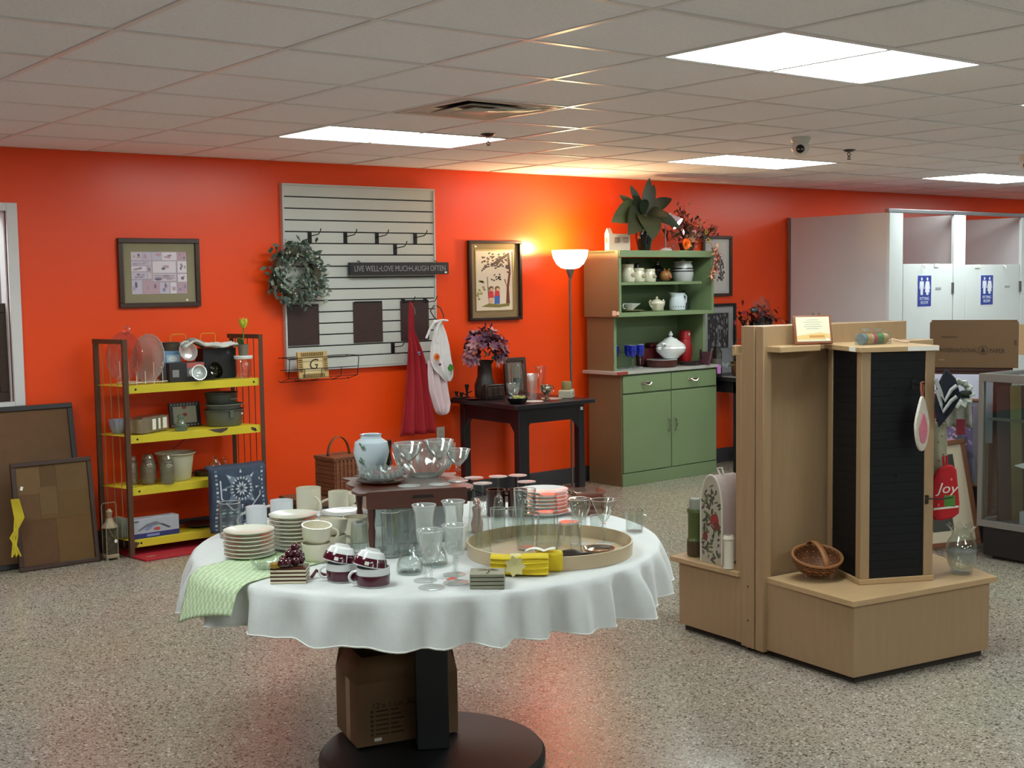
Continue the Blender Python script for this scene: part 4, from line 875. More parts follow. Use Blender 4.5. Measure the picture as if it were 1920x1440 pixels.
# ------------------------------------------------------------------ round pedestal table, cloth, carton below
CX, CY, RT, ZT = 2.386, 3.526, .735, .76
t = thing('pedestal_table', 'round table with a black column and a black round base', 'table', (CX, CY, 0))
BLK = mat('black_base_enamel', '#18181b', .5, var=.08)
obj('table_top', LA([(0, .72), (RT, .72), (RT, .752), (0, .752)], 64), mat('table_top_brown', '#5a4030', .5, var=.1), t)
obj('column', B(-.055, .055, -.055, .055, .055, .72), BLK, t, rot=(0, 0, -.55), bev=.004)
obj('base_disc', LA([(0, 0), (.37, 0), (.385, .006), (.385, .03), (.375, .042), (.05, .055), (0, .055)], 72), BLK, t)
CLOTH = mat('white_linen', '#d3d6d6', .85, var=.03, sc=30, bump=.12, bsc=220, sheen=.2)
f = MB(); n = 240; vs = [(0, 0, ZT)]; rows = []
rnd = random.Random(21); lobes = [(rnd.uniform(0, 2 * PI), rnd.randint(13, 42), rnd.uniform(.4, 1)) for _ in range(9)]
def fold(a): return sum(w * math.sin(k * a + p) for p, k, w in lobes) / 3.2
prof = [(.3, 0, 0), (.6, 0, 0), (.73, 0, 0), (.766, .002, 0), (.776, .009, .04), (.781, .026, .2), (.785, .052, .5), (.788, .083, .8), (.791, .114, .95), (.795, .143, 1)]
for (r, dz, w) in prof:
    row = []
    for k in range(n):
        a = 2 * PI * k / n; fo = fold(a)
        rr = r + w * (.045 * fo + .004 * math.sin(61 * a)); zz = ZT + .0015 - dz * (1 + w * (.06 * math.sin(5 * a + 1) + .05 * math.sin(3 * a)))
        row.append(len(vs)); vs.append((rr * math.cos(a), rr * math.sin(a), zz))
    rows.append(row)
fs = [(0, rows[0][k], rows[0][(k + 1) % n]) for k in range(n)]
for A, Bq in zip(rows, rows[1:]): fs += [(A[k], A[(k + 1) % n], Bq[(k + 1) % n], Bq[k])[::-1] for k in range(n)]
f.add(vs, [q[::-1] for q in fs])
tc_ = thing('tablecloth', 'white tablecloth with a wavy hem draped over the round table', 'tablecloth', (CX, CY, 0))
obj('cloth', f, CLOTH, tc_, sharp=80)
hem = [vs[i] for i in rows[-1]]; obj('hem', TU([(x, y, z) for x, y, z in hem], .0028, 5, True), mat('hem_white', '#dcdcd6', .8, var=0), tc_)
ZT += .0025
# carton under the table
t = thing('carton', 'open brown cardboard carton standing on the black table base', 'box', (2.165, 3.655, .0565), rz=-.247); w, d, h = .368, .24, .218
CI = mat('cardboard_inside', '#6d5138', .85, var=.05)
obj('front_wall', B(0, w, 0, .004, 0, h), CARD, t); obj('back_wall', B(0, w, d - .004, d, 0, h), CARD, t); obj('side_wall', B(0, .004, .004, d - .004, 0, h), CARD, t); obj('side_wall', B(w - .004, w, .004, d - .004, 0, h), CARD, t); obj('bottom', B(.004, w - .004, .004, d - .004, .0, .004), CI, t)
def flap(p0, p1, out, up_, ln):
    a, b = Vector(p0), Vector(p1); dv = Vector(out) * ln + Vector((0, 0, up_ * ln)); e = (b - a) * .06
    return MB().add([tuple(a), tuple(b), tuple(b + dv - e), tuple(a + dv + e)], [(0, 1, 2, 3)])
obj('flap', flap((0, .002, h), (w, .002, h), (0, .15, 0), .95, .09), CARD, t, solid=.004)
obj('flap', flap((.002, d, h), (.002, 0, h), (.35, 0, 0), .9, .09), CARD, t, solid=.004)
obj('flap', flap((w - .002, 0, h), (w - .002, d, h), (-.15, 0, 0), .98, .09), CARD, t, solid=.004)
obj('flap', flap((w, d - .002, h), (0, d - .002, h), (0, .1, 0), .98, .10), CARD, t, solid=.004)
INK = mat('faded_ink', '#3d2a1c', .8, var=0)
text('print', '12 x 1 Ltr. ALI', .028, INK, t, (.055, -.0006, .135), align='LEFT')
for k in range(6):
    obj('print', MB().rect(.05, .06, .112 - .016 * k, .121 - .016 * k, 0, .0006).rect(.051, .059, .113 - .016 * k, .12 - .016 * k, -.0006, .0002), INK, t)
    obj('print', MB().rect(.068, .115, .114 - .016 * k, .119 - .016 * k, 0, .0006).rect(.122, .15 + .01 * (k % 3), .114 - .016 * k, .119 - .016 * k, 0, .0006), INK, t)
obj('price_sticker', B(.062, .088, -.001, 0, .013, .024), LABELW, t); obj('tape', B(-.0006, 0, .07, .12, .0, h), mat('packing_tape', '#9c7d55', .3, var=.03), t)

# ------------------------------------------------------------------ goods on the round table
def plate_mb(r): return LA([(0, 0), (r * .58, 0), (r * .62, .003), (r * .95, .011), (r, .0135), (r, .0155), (r * .93, .0145), (r * .62, .006), (0, .006)], 44)
def stack(name, cat, mb, M, x, y, z, n, dz, lab, group):
    me = mb.mesh(name); me.materials.append(M); o = None
    for k in range(n):
        L_ = lab.format(ordn(k, n)); jx, jy = random.uniform(-.0012, .0012), random.uniform(-.0012, .0012)
        o = obj(name, me, None, None, (x + jx, y + jy, z + k * dz)); o['label'] = L_; o['category'] = cat; o['group'] = group
    return o
PL = mat('cream_plate_glaze', '#e4e4d6', .14, var=.02, coat=.3)
PG = mat('grey_white_plate', '#b9bcb8', .16, var=.02, coat=.3)
stack('side_plate', 'plate', plate_mb(.08), PL, 1.80, 3.675, ZT, 7, .0126, 'cream side plate, {} in the short stack on the green runner', 'short stack of cream plates')
stack('side_plate', 'plate', plate_mb(.079), PL, 1.972, 3.70, ZT, 9, .0126, 'cream side plate, {} in the tall stack behind the teacups', 'tall stack of cream plates')
stack('saucer', 'plate', plate_mb(.082), PG, 2.22, 3.80, ZT, 6, .0126, 'grey white saucer, {} in the stack below the cream cup', 'stack of grey saucers')
stack('dinner_plate', 'plate', plate_mb(.092), PORC, 2.965, 3.62, ZT, 7, .0135, 'white dinner plate, {} in the stack behind the glass tumblers', 'stack of white dinner plates')
def cup(label, loc, r, h, M, rz=0, rot=None, flare=1.0, inside=None, group=None, name='teacup', hr=None, band=None, foot=True, pos=0):
    t = thing(name, label, 'cup', loc, rz, group, rot)
    rb = r * (.62 if flare > 1 else .95)
    prof = [(rb * .8, 0), (rb * .82, .003), (rb, .006), (rb + (r - rb) * .75, h * .45), (r, h)] if flare > 1 else [(r * .68, 0), (r * .7, .003), (r * .84, .009), (r * .94, h * .35), (r, h)] if name == 'teacup' else [(r * .9, 0), (r * .98, .004), (r, h * .5), (r, h)]
    obj('cup_body', LA(vessel(prof, .0035), 36), M, t)
    if band:
        q = [(p[0] + .0006, p[1]) for p in prof if band[0] <= p[1] <= band[1]]; 
        def rad(z):
            for (r0, z0), (r1, z1) in zip(prof, prof[1:]):
                if z0 <= z <= z1: return r0 + (r1 - r0) * (z - z0) / max(1e-6, z1 - z0)
            return prof[-1][0]
        zs = [band[0] + (band[1] - band[0]) * i / 5 for i in range(6)]; obj('glaze_band', LA([(rad(z) + .0007, z) for z in zs], 36), band[2], t)
    hh = hr or h * .3
    obj('handle', TU([(r * .96 if flare <= 1 else r * .9, 0, h * .55 + hh * .9)] + arc((r + .001, 0, h * .5), hh, PI * .38, -PI * .38, 9, 'xz', hh * 1.15) + [(r * .86 if flare > 1 else r * .96, 0, h * .5 - hh * .9)], [.0035] + [.0042] * 10 + [.0035], 7), M, t)
    return t
IV = CREAM
cup('cream teacup, upper one of the front pair of stacked cups', (1.931, 3.478, ZT + .061), .047, .056, IV, -.3, flare=1, group='cream teacups', rot=(.12, .06, -.5))
cup('cream teacup, lower one of the front pair of stacked cups', (1.931, 3.478, ZT), .046, .060, IV, -.15, flare=1, group='cream teacups')
cup('cream teacup, upper one of the pair behind the front stacked cups', (2.045, 3.575, ZT + .057), .046, .052, IV, 2.7, flare=1, group='cream teacups', rot=(.1, -.1, 2.6))
cup('cream teacup, lower one of the pair behind the front stacked cups', (2.045, 3.575, ZT), .045, .056, IV, -.2, flare=1, group='cream teacups')
cup('cream mug beside the upturned glass, handle towards the saucers', (2.185, 3.66, ZT), .044, .085, IV, 2.3, flare=1, name='mug')
cup('tall cream mug standing highest behind the cream plates', (2.245, 4.09, ZT), .045, .125, IV, -1.5, flare=1, name='mug', hr=.03)
cup('second tall cream mug, overlapping in front of the other tall mug', (2.305, 3.98, ZT), .036, .118, IV, 2.5, flare=1, name='mug', hr=.028)
cup('cream cup set on the stack of grey saucers', (2.385, 4.06, ZT + .045), .045, .048, IV, 2.7, flare=1.4)
stack('saucer', 'plate', plate_mb(.055), PL, 2.385, 4.06, ZT, 3, .0126, 'small cream saucer, {} under the cream cup by the tall mugs', 'small saucers under the cup')
MILK = mat('milk_glass', '#dde2e6', .12, var=.01, coat=.3)
cup('white milk glass mug with its handle towards the striped glass', (1.985, 3.99, ZT), .036, .10, MILK, 2.4, flare=1, name='mug', hr=.026)
cup('white milk glass mug behind the tall stack of cream plates', (2.14, 4.10, ZT), .041, .09, MILK, 2.5, flare=1, name='mug', hr=.024)
one('white_bowl', LA(vessel([(.022, 0), (.03, .01), (.058, .045), (.06, .05)], .004), 32), MILK, 'low white bowl between the milk glass mugs and plate stacks', 'bowl', (1.925, 3.855, ZT))
one('white_bowl', LA(vessel([(.03, 0), (.05, .02), (.062, .05)], .004), 32), MILK, 'wide white bowl beside the tall cream mugs', 'bowl', (2.19, 3.98, ZT))
BUR = mat('burgundy_glaze', '#4a0f22', .14, var=.04, coat=.4)
def bcup(label, loc, rz, rot=None): 
    t = cup(label, loc, .048, .054, PORC, rz, rot, flare=1, group='burgundy and white cups', hr=.017, band=(.003, .034, BUR), name='demitasse_cup'); return t
bcup('white cup with burgundy band, lower one of the pair by the grape coasters', (1.866, 3.205, ZT), 2.7)
bcup('white cup with burgundy band, lower one of the pair by the carafe', (1.899, 3.093, ZT), 2.75)
for (x, y, lab, ry) in ((1.868, 3.207, 'upturned burgundy and white cup resting tilted on the pair by the grape coasters', .22), (1.902, 3.095, 'upturned burgundy and white cup resting tilted on the pair by the carafe', .22)):
    t = thing('teacup', lab, 'cup', (x, y, ZT + .104), rot=(PI + .12, .2, .3), group='burgundy and white cups')
    pf = [(.022, 0), (.023, .004), (.034, .008), (.045, .028), (.0495, .048)]
    obj('cup_body', LA(vessel(pf, .0035), 36), PORC, t)
    obj('glaze_band', LA([(.0388, .018), (.0458, .028), (.0478, .036), (.0498, .045)], 36), BUR, t)
    for a0 in (1.0, 1.35, 2.0, 4.4):
        f = MB(); f.T = RZ(a0); f.box(.03, .0012 + .0495, -.0012, .0012, .02, .046); obj('glaze_line', MB().add([((p + .0011) * math.cos(a0 + s), (p + .0011) * math.sin(a0 + s), z) for p, z in ((.0388, .018), (.0458, .028), (.0478, .036), (.0498, .045)) for s in (-.025, .025)], [(0, 1, 3, 2), (2, 3, 5, 4), (4, 5, 7, 6)]), PORC, t)
    obj('price_sticker', MB().add([((.0505 - .001 * (z < .035)) * math.cos(a), (.0505 - .001 * (z < .035)) * math.sin(a), z) for z in (.032, .042) for a in (2.5, 2.75)], [(0, 1, 3, 2)]), LABELW, t)
# glass
def tumbler(label, loc, r0, r1, h, M=GLASS, rz=0, flip=False, fac=0, group='clear tumblers', base=.008, name='tumbler'):
    pr = [(r0, 0), (r0 + .001, .004), (r0 + (r1 - r0) * .5, h * .5), (r1, h)]
    if flip: pr = [(r, h - z) for r, z in pr]
    inner = [(max(r - .002, .001), z if (z > base or flip) else base) for r, z in pr]
    mb = MB(); w = (lambda a, q, z: (q * (1 + .025 * math.cos(fac * a)), z)) if fac else None
    seq = [(0, pr[0][1])] + pr + [(q[0], q[1]) for q in inner[::-1]] + [(0, base)] if not flip else [(0, h)] + pr + [(q[0], min(q[1], h - base)) for q in inner[::-1]] + [(0, h - base)]
    mb.lathe(seq, 40 if fac else 30, 0, w)
    t = thing(name, label, 'glass', loc, rz, group); obj('glass_body', mb, M, t)
    zr, rr = (h, r1) if not flip else (0.0012, r1); zb, rb = (0, r0) if not flip else (h, r0)
    obj('rim', MB().tube([((rr - .001) * math.cos(a), (rr - .001) * math.sin(a), zr) for a in [2 * PI * k / 36 for k in range(36)]], .0011, 5, 0, True), RIMG, t)
    obj('base', LA([(0, base * .4), (rb * .9, base * .4), (rb * .9, base), (0, base * .9)], 30) if not flip else LA([(0, h - base), (rb * .9, h - base), (rb * .92, h - .0004), (0, h - .0004)], 30), GLASSF, t)
    return t
def goblet(label, loc, R, h, M, bowl, stem_r=.005, foot=.034, flip=False, group=None, name='goblet', knob=True):
    """bowl: profile as (radius, height above the stem top); foot radius; flip stands it on its rim"""
    t = thing(name, label, 'glass', loc, group=group); bh = max(z for r, z in bowl); sh = h - bh
    fl = (lambda pr: [(r, h - z) for r, z in pr]) if flip else (lambda pr: pr)
    out = [(r, z + sh) for r, z in bowl]; inn = [(max(r - .0016, .0006), z + sh + (.003 if i == 0 else 0)) for i, (r, z) in enumerate(bowl)][::-1]
    obj('bowl', LA(fl([(0, sh)] + out + inn + [(0, sh + .004)]), 32), M, t)
    zq = h if not flip else .0012; rq = bowl[-1][0]
    obj('rim', MB().tube([((rq - .0008) * math.cos(a), (rq - .0008) * math.sin(a), zq) for a in [2 * PI * k / 36 for k in range(36)]], .001, 5, 0, True), RIMG, t)
    st = [(stem_r * 1.1, .004), (stem_r * .8, sh * .3), (stem_r * .9, sh * .7)]
    if knob: st += [(stem_r * 1.9, sh * .78), (stem_r * 1.1, sh * .86)]
    st += [(stem_r * 1.4, sh - .0005)]
    obj('stem', LA(fl([(0, .004)] + st + [(0, sh - .0005)]), 14), GLASSG, t)
    obj('foot', LA(fl([(0, .0016), (foot * .6, .0009), (foot, 0), (foot, .0015), (stem_r * 2, .0042), (0, .0043)]), 32), GLASSF, t)
    return t
TALLB = [(.004, 0), (.02, .018), (.026, .05), (.026, .085), (.030, .112), (.036, .128)]
WIDEB = [(.004, 0), (.022, .012), (.030, .035), (.032, .058), (.036, .085), (.040, .095)]
goblet('taller etched goblet beside the carafe', (2.043, 3.04, ZT), .036, .222, FROST, [(a, b * 1.0) for a, b in TALLB], group='etched goblets')
goblet('shorter etched goblet at the cloth edge beside the carafe', (2.008, 2.957, ZT), .036, .165, FROST, WIDEB, group='etched goblets', foot=.038)
goblet('taller etched goblet beside the beige tray', (2.15, 3.045, ZT), .036, .22, FROST, TALLB, group='etched goblets')
goblet('shorter etched goblet nearest the palm coasters', (2.095, 2.958, ZT), .036, .168, FROST, WIDEB, group='etched goblets', foot=.038)
for i, (x, y, lab) in enumerate(((2.142, 3.378, 'clear tumbler closest to the bed tray leg'), (2.19, 3.39, 'clear tumbler between two others behind the carafe'), (2.235, 3.335, 'clear tumbler beside the goblets behind the carafe'), (2.165, 3.49, 'clear tumbler in the row nearest the white box'))):
    tumbler(lab.replace('nearest', 'next to').replace('closest to', 'next to'), (x, y, ZT), .027, .031, .145, GLASSG, fac=8 if i % 2 else 0)
tumbler('upturned clear tumbler beside the stacked cream cups', (2.085, 3.475, ZT), .024, .032, .105, GLASSG, flip=True)
tumbler('clear ribbed tumbler standing alone by the quilt side of the cloth', (1.90, 4.02, ZT), .036, .037, .12, GLASSG, fac=10)
t = thing('carafe', 'clear bell shaped glass carafe before the tumblers', 'carafe', (2.062, 3.15, ZT)); obj('glass_body', LA(vessel([(.036, 0), (.04, .006), (.038, .03), (.026, .06), (.013, .09), (.012, .105), (.016, .125)], .003), 32), GLASSG, t)
t = thing('carafe', 'clear bell shaped glass carafe hidden behind the etched goblets', 'carafe', (2.175, 3.185, ZT)); obj('glass_body', LA(vessel([(.036, 0), (.042, .006), (.038, .03), (.024, .06), (.013, .09), (.012, .105), (.016, .125)], .003), 32), GLASSG, t)
# beige tray and what stands in it
TRB = mat('beige_melamine', '#c0ac8d', .35, var=.04)
t = thing('round_tray', 'large round beige tray with an upright rim on the white cloth', 'tray', (2.556, 3.092, ZT))
obj('tray_base', LA([(0, 0), (.256, 0), (.256, .005), (0, .005)], 72), TRB, t)
obj('rim', LA([(.255, 0), (.262, 0), (.264, .042), (.259, .043), (.256, .005), (.255, .0)], 72), TRB, t)
ZR = ZT + .006
FLB = [(.004, 0), (.014, .012), (.018, .05), (.023, .11), (.026, .155)]
for (x, y, h, lab) in ((2.41, 3.295, .228, 'upturned champagne flute at the tray rim beside the goblets'), (2.385, 3.215, .222, 'upturned champagne flute standing lowest in front of its row'), (2.535, 3.33, .215, 'upturned champagne flute beside the short tumblers'),
                       (2.61, 3.32, .212, 'upturned champagne flute with the highest foot by the black mug handle'), (2.595, 3.255, .20, 'upturned champagne flute behind the tall glass pitcher')):
    goblet(lab, (x, y, ZR), .026, h, GLASS, [(a, b * h / .215) for a, b in FLB], .004, .031, True, 'upturned champagne flutes', 'champagne_flute', False)
tumbler('tall clear faceted beer glass at the middle of the tray', (2.515, 3.165, ZR), .026, .036, .195, GLASSG, fac=8)
tumbler('tall upturned tumbler behind two shorter ones in the tray', (2.61, 3.165, ZR), .028, .04, .168, GLASS, flip=True)
tumbler('middle sized upturned tumbler in the tray', (2.548, 3.10, ZR), .027, .036, .127, GLASS, flip=True)
tumbler('shortest upturned tumbler at the front of the tray', (2.575, 3.02, ZR), .03, .044, .102, GLASSG, flip=True, fac=6)
tumbler('short tumbler behind the flutes next to the brown mugs', (2.632, 3.462, ZT), .024, .027, .085, GLASSG)
tumbler('short tumbler behind the flutes and beside the dinner plates', (2.692, 3.445, ZT), .023, .026, .08, GLASSG)
goblet('cut glass wine goblet standing upright in the tray', (2.70, 3.11, ZR), .036, .148, GLASSG, [(.004, 0), (.02, .012), (.034, .05), (.037, .075)], group='wine goblets in the tray', foot=.032)
goblet('flared wine goblet by the tray rim beside the silver dish', (2.755, 3.055, ZR), .04, .146, GLASSG, [(.004, 0), (.018, .02), (.032, .055), (.042, .078)], group='wine goblets in the tray', foot=.032)
tumbler('clear straight tumbler outside the tray by the dinner plates', (2.86, 3.30, ZT), .026, .028, .115, GLASSG)
tumbler('clear shot glass by the tray rim beside the glass mug', (2.845, 3.19, ZT), .02, .024, .07, GLASSG)
t = cup('small clear glass mug at the cloth edge beyond the tray', (2.99, 3.16, ZT), .03, .075, GLASSG, -.9, flare=1, name='glass_mug', hr=.02)
for lab, q in (('low silver plated dish by the tray rim', (2.66, 2.975)), ):
    t = thing('silver_dish', lab, 'dish', (*q, ZR)); obj('dish', LA(vessel([(.03, 0), (.045, .006), (.052, .014)], .002), 36, lambda a, r, z: (r * (1 + .03 * math.cos(16 * a)) if r > .045 else r, z)), SIL, t); obj('price_sticker', MB().box(-.008, .008, -.004, .004, .0026, .0032), LABELW, t)
t = thing('leaf_dish', 'dark brown leaf shaped tray piece inside the beige tray', 'dish', (2.515, 2.955, ZR), rz=-.9)
f = MB(); f.grid(lambda u, v: (-.085 + .17 * u, (v - .5) * .055 * math.sin(PI * min(.97, u + .06)) ** .6, .008 + .012 * abs(v - .5) * 2 + .006 * math.sin(9 * u + 3 * v)), 18, 6); obj('leaf', f, mat('dark_leaf', '#2a1c14', .4, var=.1), t, solid=.004); obj('rib', TU([(-.08, 0, .012), (0, 0, .016), (.08, 0, .012)], .002, 5), mat('dark_leaf', '#2a1c14'), t)
# mugs, square dishes, clear goods behind
BMG = mat('brown_mug_glaze', '#32160f', .2, var=.08, coat=.3)
cup('dark brown mug with a cream rim behind the champagne flutes', (2.82, 3.72, ZT), .036, .098, BMG, -.6, flare=1, name='mug', hr=.026)
cup('dark brown mug with its black handle over the dinner plates', (2.875, 3.66, ZT), .036, .10, BMG, -.7, flare=1, name='mug', hr=.024)
for (x, y) in ((2.82, 3.72), (2.875, 3.66)): pass
SQ = glass('pink_tinged_glass', '#e3d2c8', gain=1.8, frost=.12, frostc='#b59c90')
for k in range(4):
    f = MB(); 
    f.T = RZ(-.45); q = lambda r, z: [(-r, -r, z), (r, -r, z), (r, r, z), (-r, r, z)]
    f.add(q(.043, 0) + q(.058, .024) + q(.054, .024) + q(.041, .004), [(3, 2, 1, 0), (0, 1, 5, 4), (1, 2, 6, 5), (2, 3, 7, 6), (3, 0, 4, 7), (4, 5, 9, 8), (5, 6, 10, 9), (6, 7, 11, 10), (7, 4, 8, 11), (8, 9, 13, 12), (9, 10, 14, 13), (10, 11, 15, 14), (11, 8, 12, 15), (12, 13, 14, 15)])
    o = one('square_dish', f, SQ, 'square glass dish, %s in the stack at the far cloth edge' % ordn(k, 4), 'dish', (3.10, 3.53, ZT + k * .0215), group='square glass dishes')
t = thing('frilled_vase', 'small pink frilled glass vase behind the cream cup', 'vase', (2.52, 4.14, ZT)); obj('glass_body', LA(vessel([(.026, 0), (.03, .01), (.016, .05), (.018, .075), (.034, .10)], .003), 40, lambda a, r, z: (r * (1 + (.16 if z > .09 else .05) * math.cos(6 * a)), z)), glass('pink_frill_glass', '#e9d3c6', gain=1.7, frost=.35, frostc='#cdb4a8'), t)
t = thing('white_box', 'flat white box with small black print under the bed tray', 'box', (2.345, 3.545, ZT), rz=-.45); obj('carton_body', B(-.10, .10, -.045, .045, 0, .155), mat('white_card', '#c3c8cc', .5, var=.03), t, bev=.002); text('print', '86-43', .016, cm('#2a2c30'), t, (.045, -.0456, .135))
one('white_box', MB().box(-.04, .04, -.03, .03, 0, .10), MATS['white_card'], 'small white folded box behind the bed tray leg', 'box', (2.42, 3.86, ZT), rz=-.4, bev=.002)
t = thing('figurine', 'small pink porcelain figurine beside the brown tray panel', 'figurine', (2.585, 3.52, ZT)); obj('body', LA([(0, 0), (.02, 0), (.022, .03), (.014, .06), (.018, .085), (.0, .1)], 14), mat('pink_bisque', '#c79a90', .5, var=.05), t); obj('head', MB().sphere((0, 0, .105), .014, 10), mat('pink_bisque', '#c79a90'), t)
# green runner
GRN = [mat('green_woven', '#c3d4b1', .85, var=.1, sc=50, bump=.4, bsc=140), mat('green_woven_dark', '#a9be96', .85, var=.1, sc=50)]
t = thing('table_runner', 'pale green woven placemat hanging over the cloth edge', 'placemat', (0, 0, 0))
f = MB(); nu, nv = 44, 26; O = Vector((1.875, 3.715)); U = Vector((-.952, -.306)); V = Vector((.306, -.952))
def run(u, v):
    p = O + U * (.43 * u) + V * (.275 * v); dx, dy = p.x - CX, p.y - CY; r = math.hypot(dx, dy); z = ZT + .003
    if r > .768:
        ex = r - .768; k = (.768 + .036 * min(1, ex / .03) + .09 * ex / .2) / r; z = ZT + .003 - max(0, ex - .012) - .004 * min(1, ex / .02); p = Vector((CX + dx * k, CY + dy * k))
    return (p.x, p.y, z)
vs = [run(i / nu, j / nv) for j in range(nv + 1) for i in range(nu + 1)]
f.v = vs; f.f = [(j * (nu + 1) + i, j * (nu + 1) + i + 1, (j + 1) * (nu + 1) + i + 1, (j + 1) * (nu + 1) + i)[::-1] for j in range(nv) for i in range(nu)]; f.mi = [((i // 2 + (j // 1)) % 2) for j in range(nv) for i in range(nu)]
obj('weave', f, GRN, t, solid=.0025, sharp=80)
ZP = ZT + .0055
t = thing('glass_dish', 'clear glass leaf dish on the green runner', 'dish', (1.765, 3.47, ZP)); obj('dish', LA(vessel([(.035, 0), (.05, .012), (.058, .03)], .003), 36, lambda a, r, z: (r * (1 + .05 * math.cos(9 * a)) if r > .045 else r, z)), GLASSG, t)
# coasters with grapes
CO = mat('coaster_cream_edge', '#cfc6ac', .5, var=.04); COT = mat('coaster_wood_top', '#4a2412', .4, var=.15)
for k in range(4):
    t = thing('coaster', 'cream edged wooden coaster, %s in the stack under the glass grapes' % ordn(k, 4), 'coaster', (1.742, 3.297, ZT + k * .0112), rz=-.66, group='wooden coasters under the grapes')
    obj('edge', B(-.052, .052, -.036, .036, 0, .0062), CO, t, bev=.001); obj('top_face', B(-.051, .051, -.035, .035, .0062, .0108), COT, t)
t = thing('glass_grapes', 'bunch of dark red glass grapes lying on the stack of coasters', 'ornament', (1.745, 3.30, ZT + .0448)); GR = mat('grape_glass', '#3d0a18', .1, var=.1, coat=.6); rnd = random.Random(14)
for (x, y, z) in [(0, 0, .016), (.02, .004, .016), (-.02, .0, .016), (.006, -.02, .015), (-.012, .018, .016), (.028, -.012, .016), (.012, .012, .034), (.03, .01, .034), (.016, -.008, .034), (.0, .002, .034), (.02, .004, .05), (-.033, -.014, .014), (-.022, -.022, .014), (.036, .006, .024)]: obj('grape', MB().sphere((x, y, z), .014, 12), GR, t)
for k in range(3): obj('gilt_leaf', B(-.062, -.03, -.012, .012, .002 + k * .005, .004 + k * .005), mat('gilt', '#c9b045', .25, metal=.8, var=0), t)
one('bead_garland', MB().tube([(.0, 0, .005), (.02, .006, .022), (.035, .0, .01), (.05, -.01, .005)], .005, 6), mat('rust_tassel', '#5a2418', .7, var=.1), 'rust brown tassel hanging behind the grape coasters', 'tassel', (1.80, 3.275, ZT))
# palm coasters and napkins
CG2 = mat('grey_green_coaster', '#8d8d7a', .5, var=.03)
for k in range(4):
    t = thing('coaster', 'grey coaster, %s in the stack at the front of the cloth' % ordn(k, 4), 'coaster', (2.14, 2.868, ZT + k * .0112), rz=-.68, group='grey palm coasters')
    obj('slab', B(-.049, .049, -.040, .040, 0, .0085), CG2, t, bev=.001); obj('cork_back', B(-.0475, .0475, -.0385, .0385, -.0016, -.0001), mat('dark_cork', '#3b3128', .8, var=0), t)
    if k == 3:
        f = MB(); f.plate([(-.004, -.03), (.004, -.03), (.008, -.005), (.004, .012), (.0, .012), (.003, -.005)], 0, .0004)
        for a in (-.6, -.1, .4, .9, 1.4, 1.9, 2.4, 2.9, 3.4): f.plate([(.002, .012), (.002 + .032 * math.cos(a) - .004 * math.sin(a), .012 + .02 * math.sin(a)), (.002 + .018 * math.cos(a + .2), .014 + .014 * math.sin(a + .2))], 0, .0004)
        obj('palm_print', f, cm('#3f382c'), t, loc=(0, 0, .0087), rot=(-PI / 2, 0, 0))
YN = mat('yellow_napkin', '#d2b81c', .75, var=.06, sc=16, bump=.15, bsc=200); RIB = mat('sheer_ribbon', '#cfc68c', .5, var=.05)
t = thing('napkin_bundle', 'bundle of folded yellow napkins tied with a pale ribbon', 'napkins', (2.297, 2.918, ZT), rz=-.72)
for k in range(4):
    f = MB(); z0 = .002 + k * .0145
    f.grid(lambda u, v: (-.085 + .17 * u, -.036 * math.cos(2 * PI * v) * (1 - .04 * k), z0 + .0075 + .0068 * math.sin(2 * PI * v) + .002 * math.sin(6 * u + k)), 14, 16); obj('napkin', f, YN, t)
f = MB(); f.box(-.084, .084, -.03, .03, .004, .052); obj('napkin_core', f, YN, t, bev=.006)
f = MB(); f.grid(lambda u, v: (-.028 + .032 * u, -.038 * math.cos(2 * PI * v), .031 + .031 * math.sin(2 * PI * v)), 2, 20); obj('ribbon', f, RIB, t)
f = MB()
for a in range(7): f.leaf((-.012, -.04, .035), (math.cos(a * .9), -.25, math.sin(a * .9)), .034, .022, 0, 0, 3, (0, -1, 0))
obj('bow', f, RIB, t)
t = thing('napkin_bundle', 'second yellow napkin roll behind the first, with a white paper tag', 'napkins', (2.362, 2.895, ZT), rz=-.72)
obj('napkin', MB().box(-.02, .062, .0, .05, .0, .06), YN, t, bev=.01); f = MB(); f.grid(lambda u, v: (-.05 + .09 * u, .0 + .03 * v, .062 + .008 * abs(math.sin(5 * u)) ), 8, 2); obj('paper_tag', f, LABELW, t, solid=.001)
for (x, y, a, lab) in ((2.112, 3.005, .3, 'small red paper tag between the goblet feet'), (2.225, 2.945, -.4, 'small red paper tag beside the palm coasters')):
    one('red_tag', MB().box(-.014, .014, -.009, .009, 0, .0012), REDTAG, lab, 'tag', (x, y, ZT), rz=a, group='red price tags')

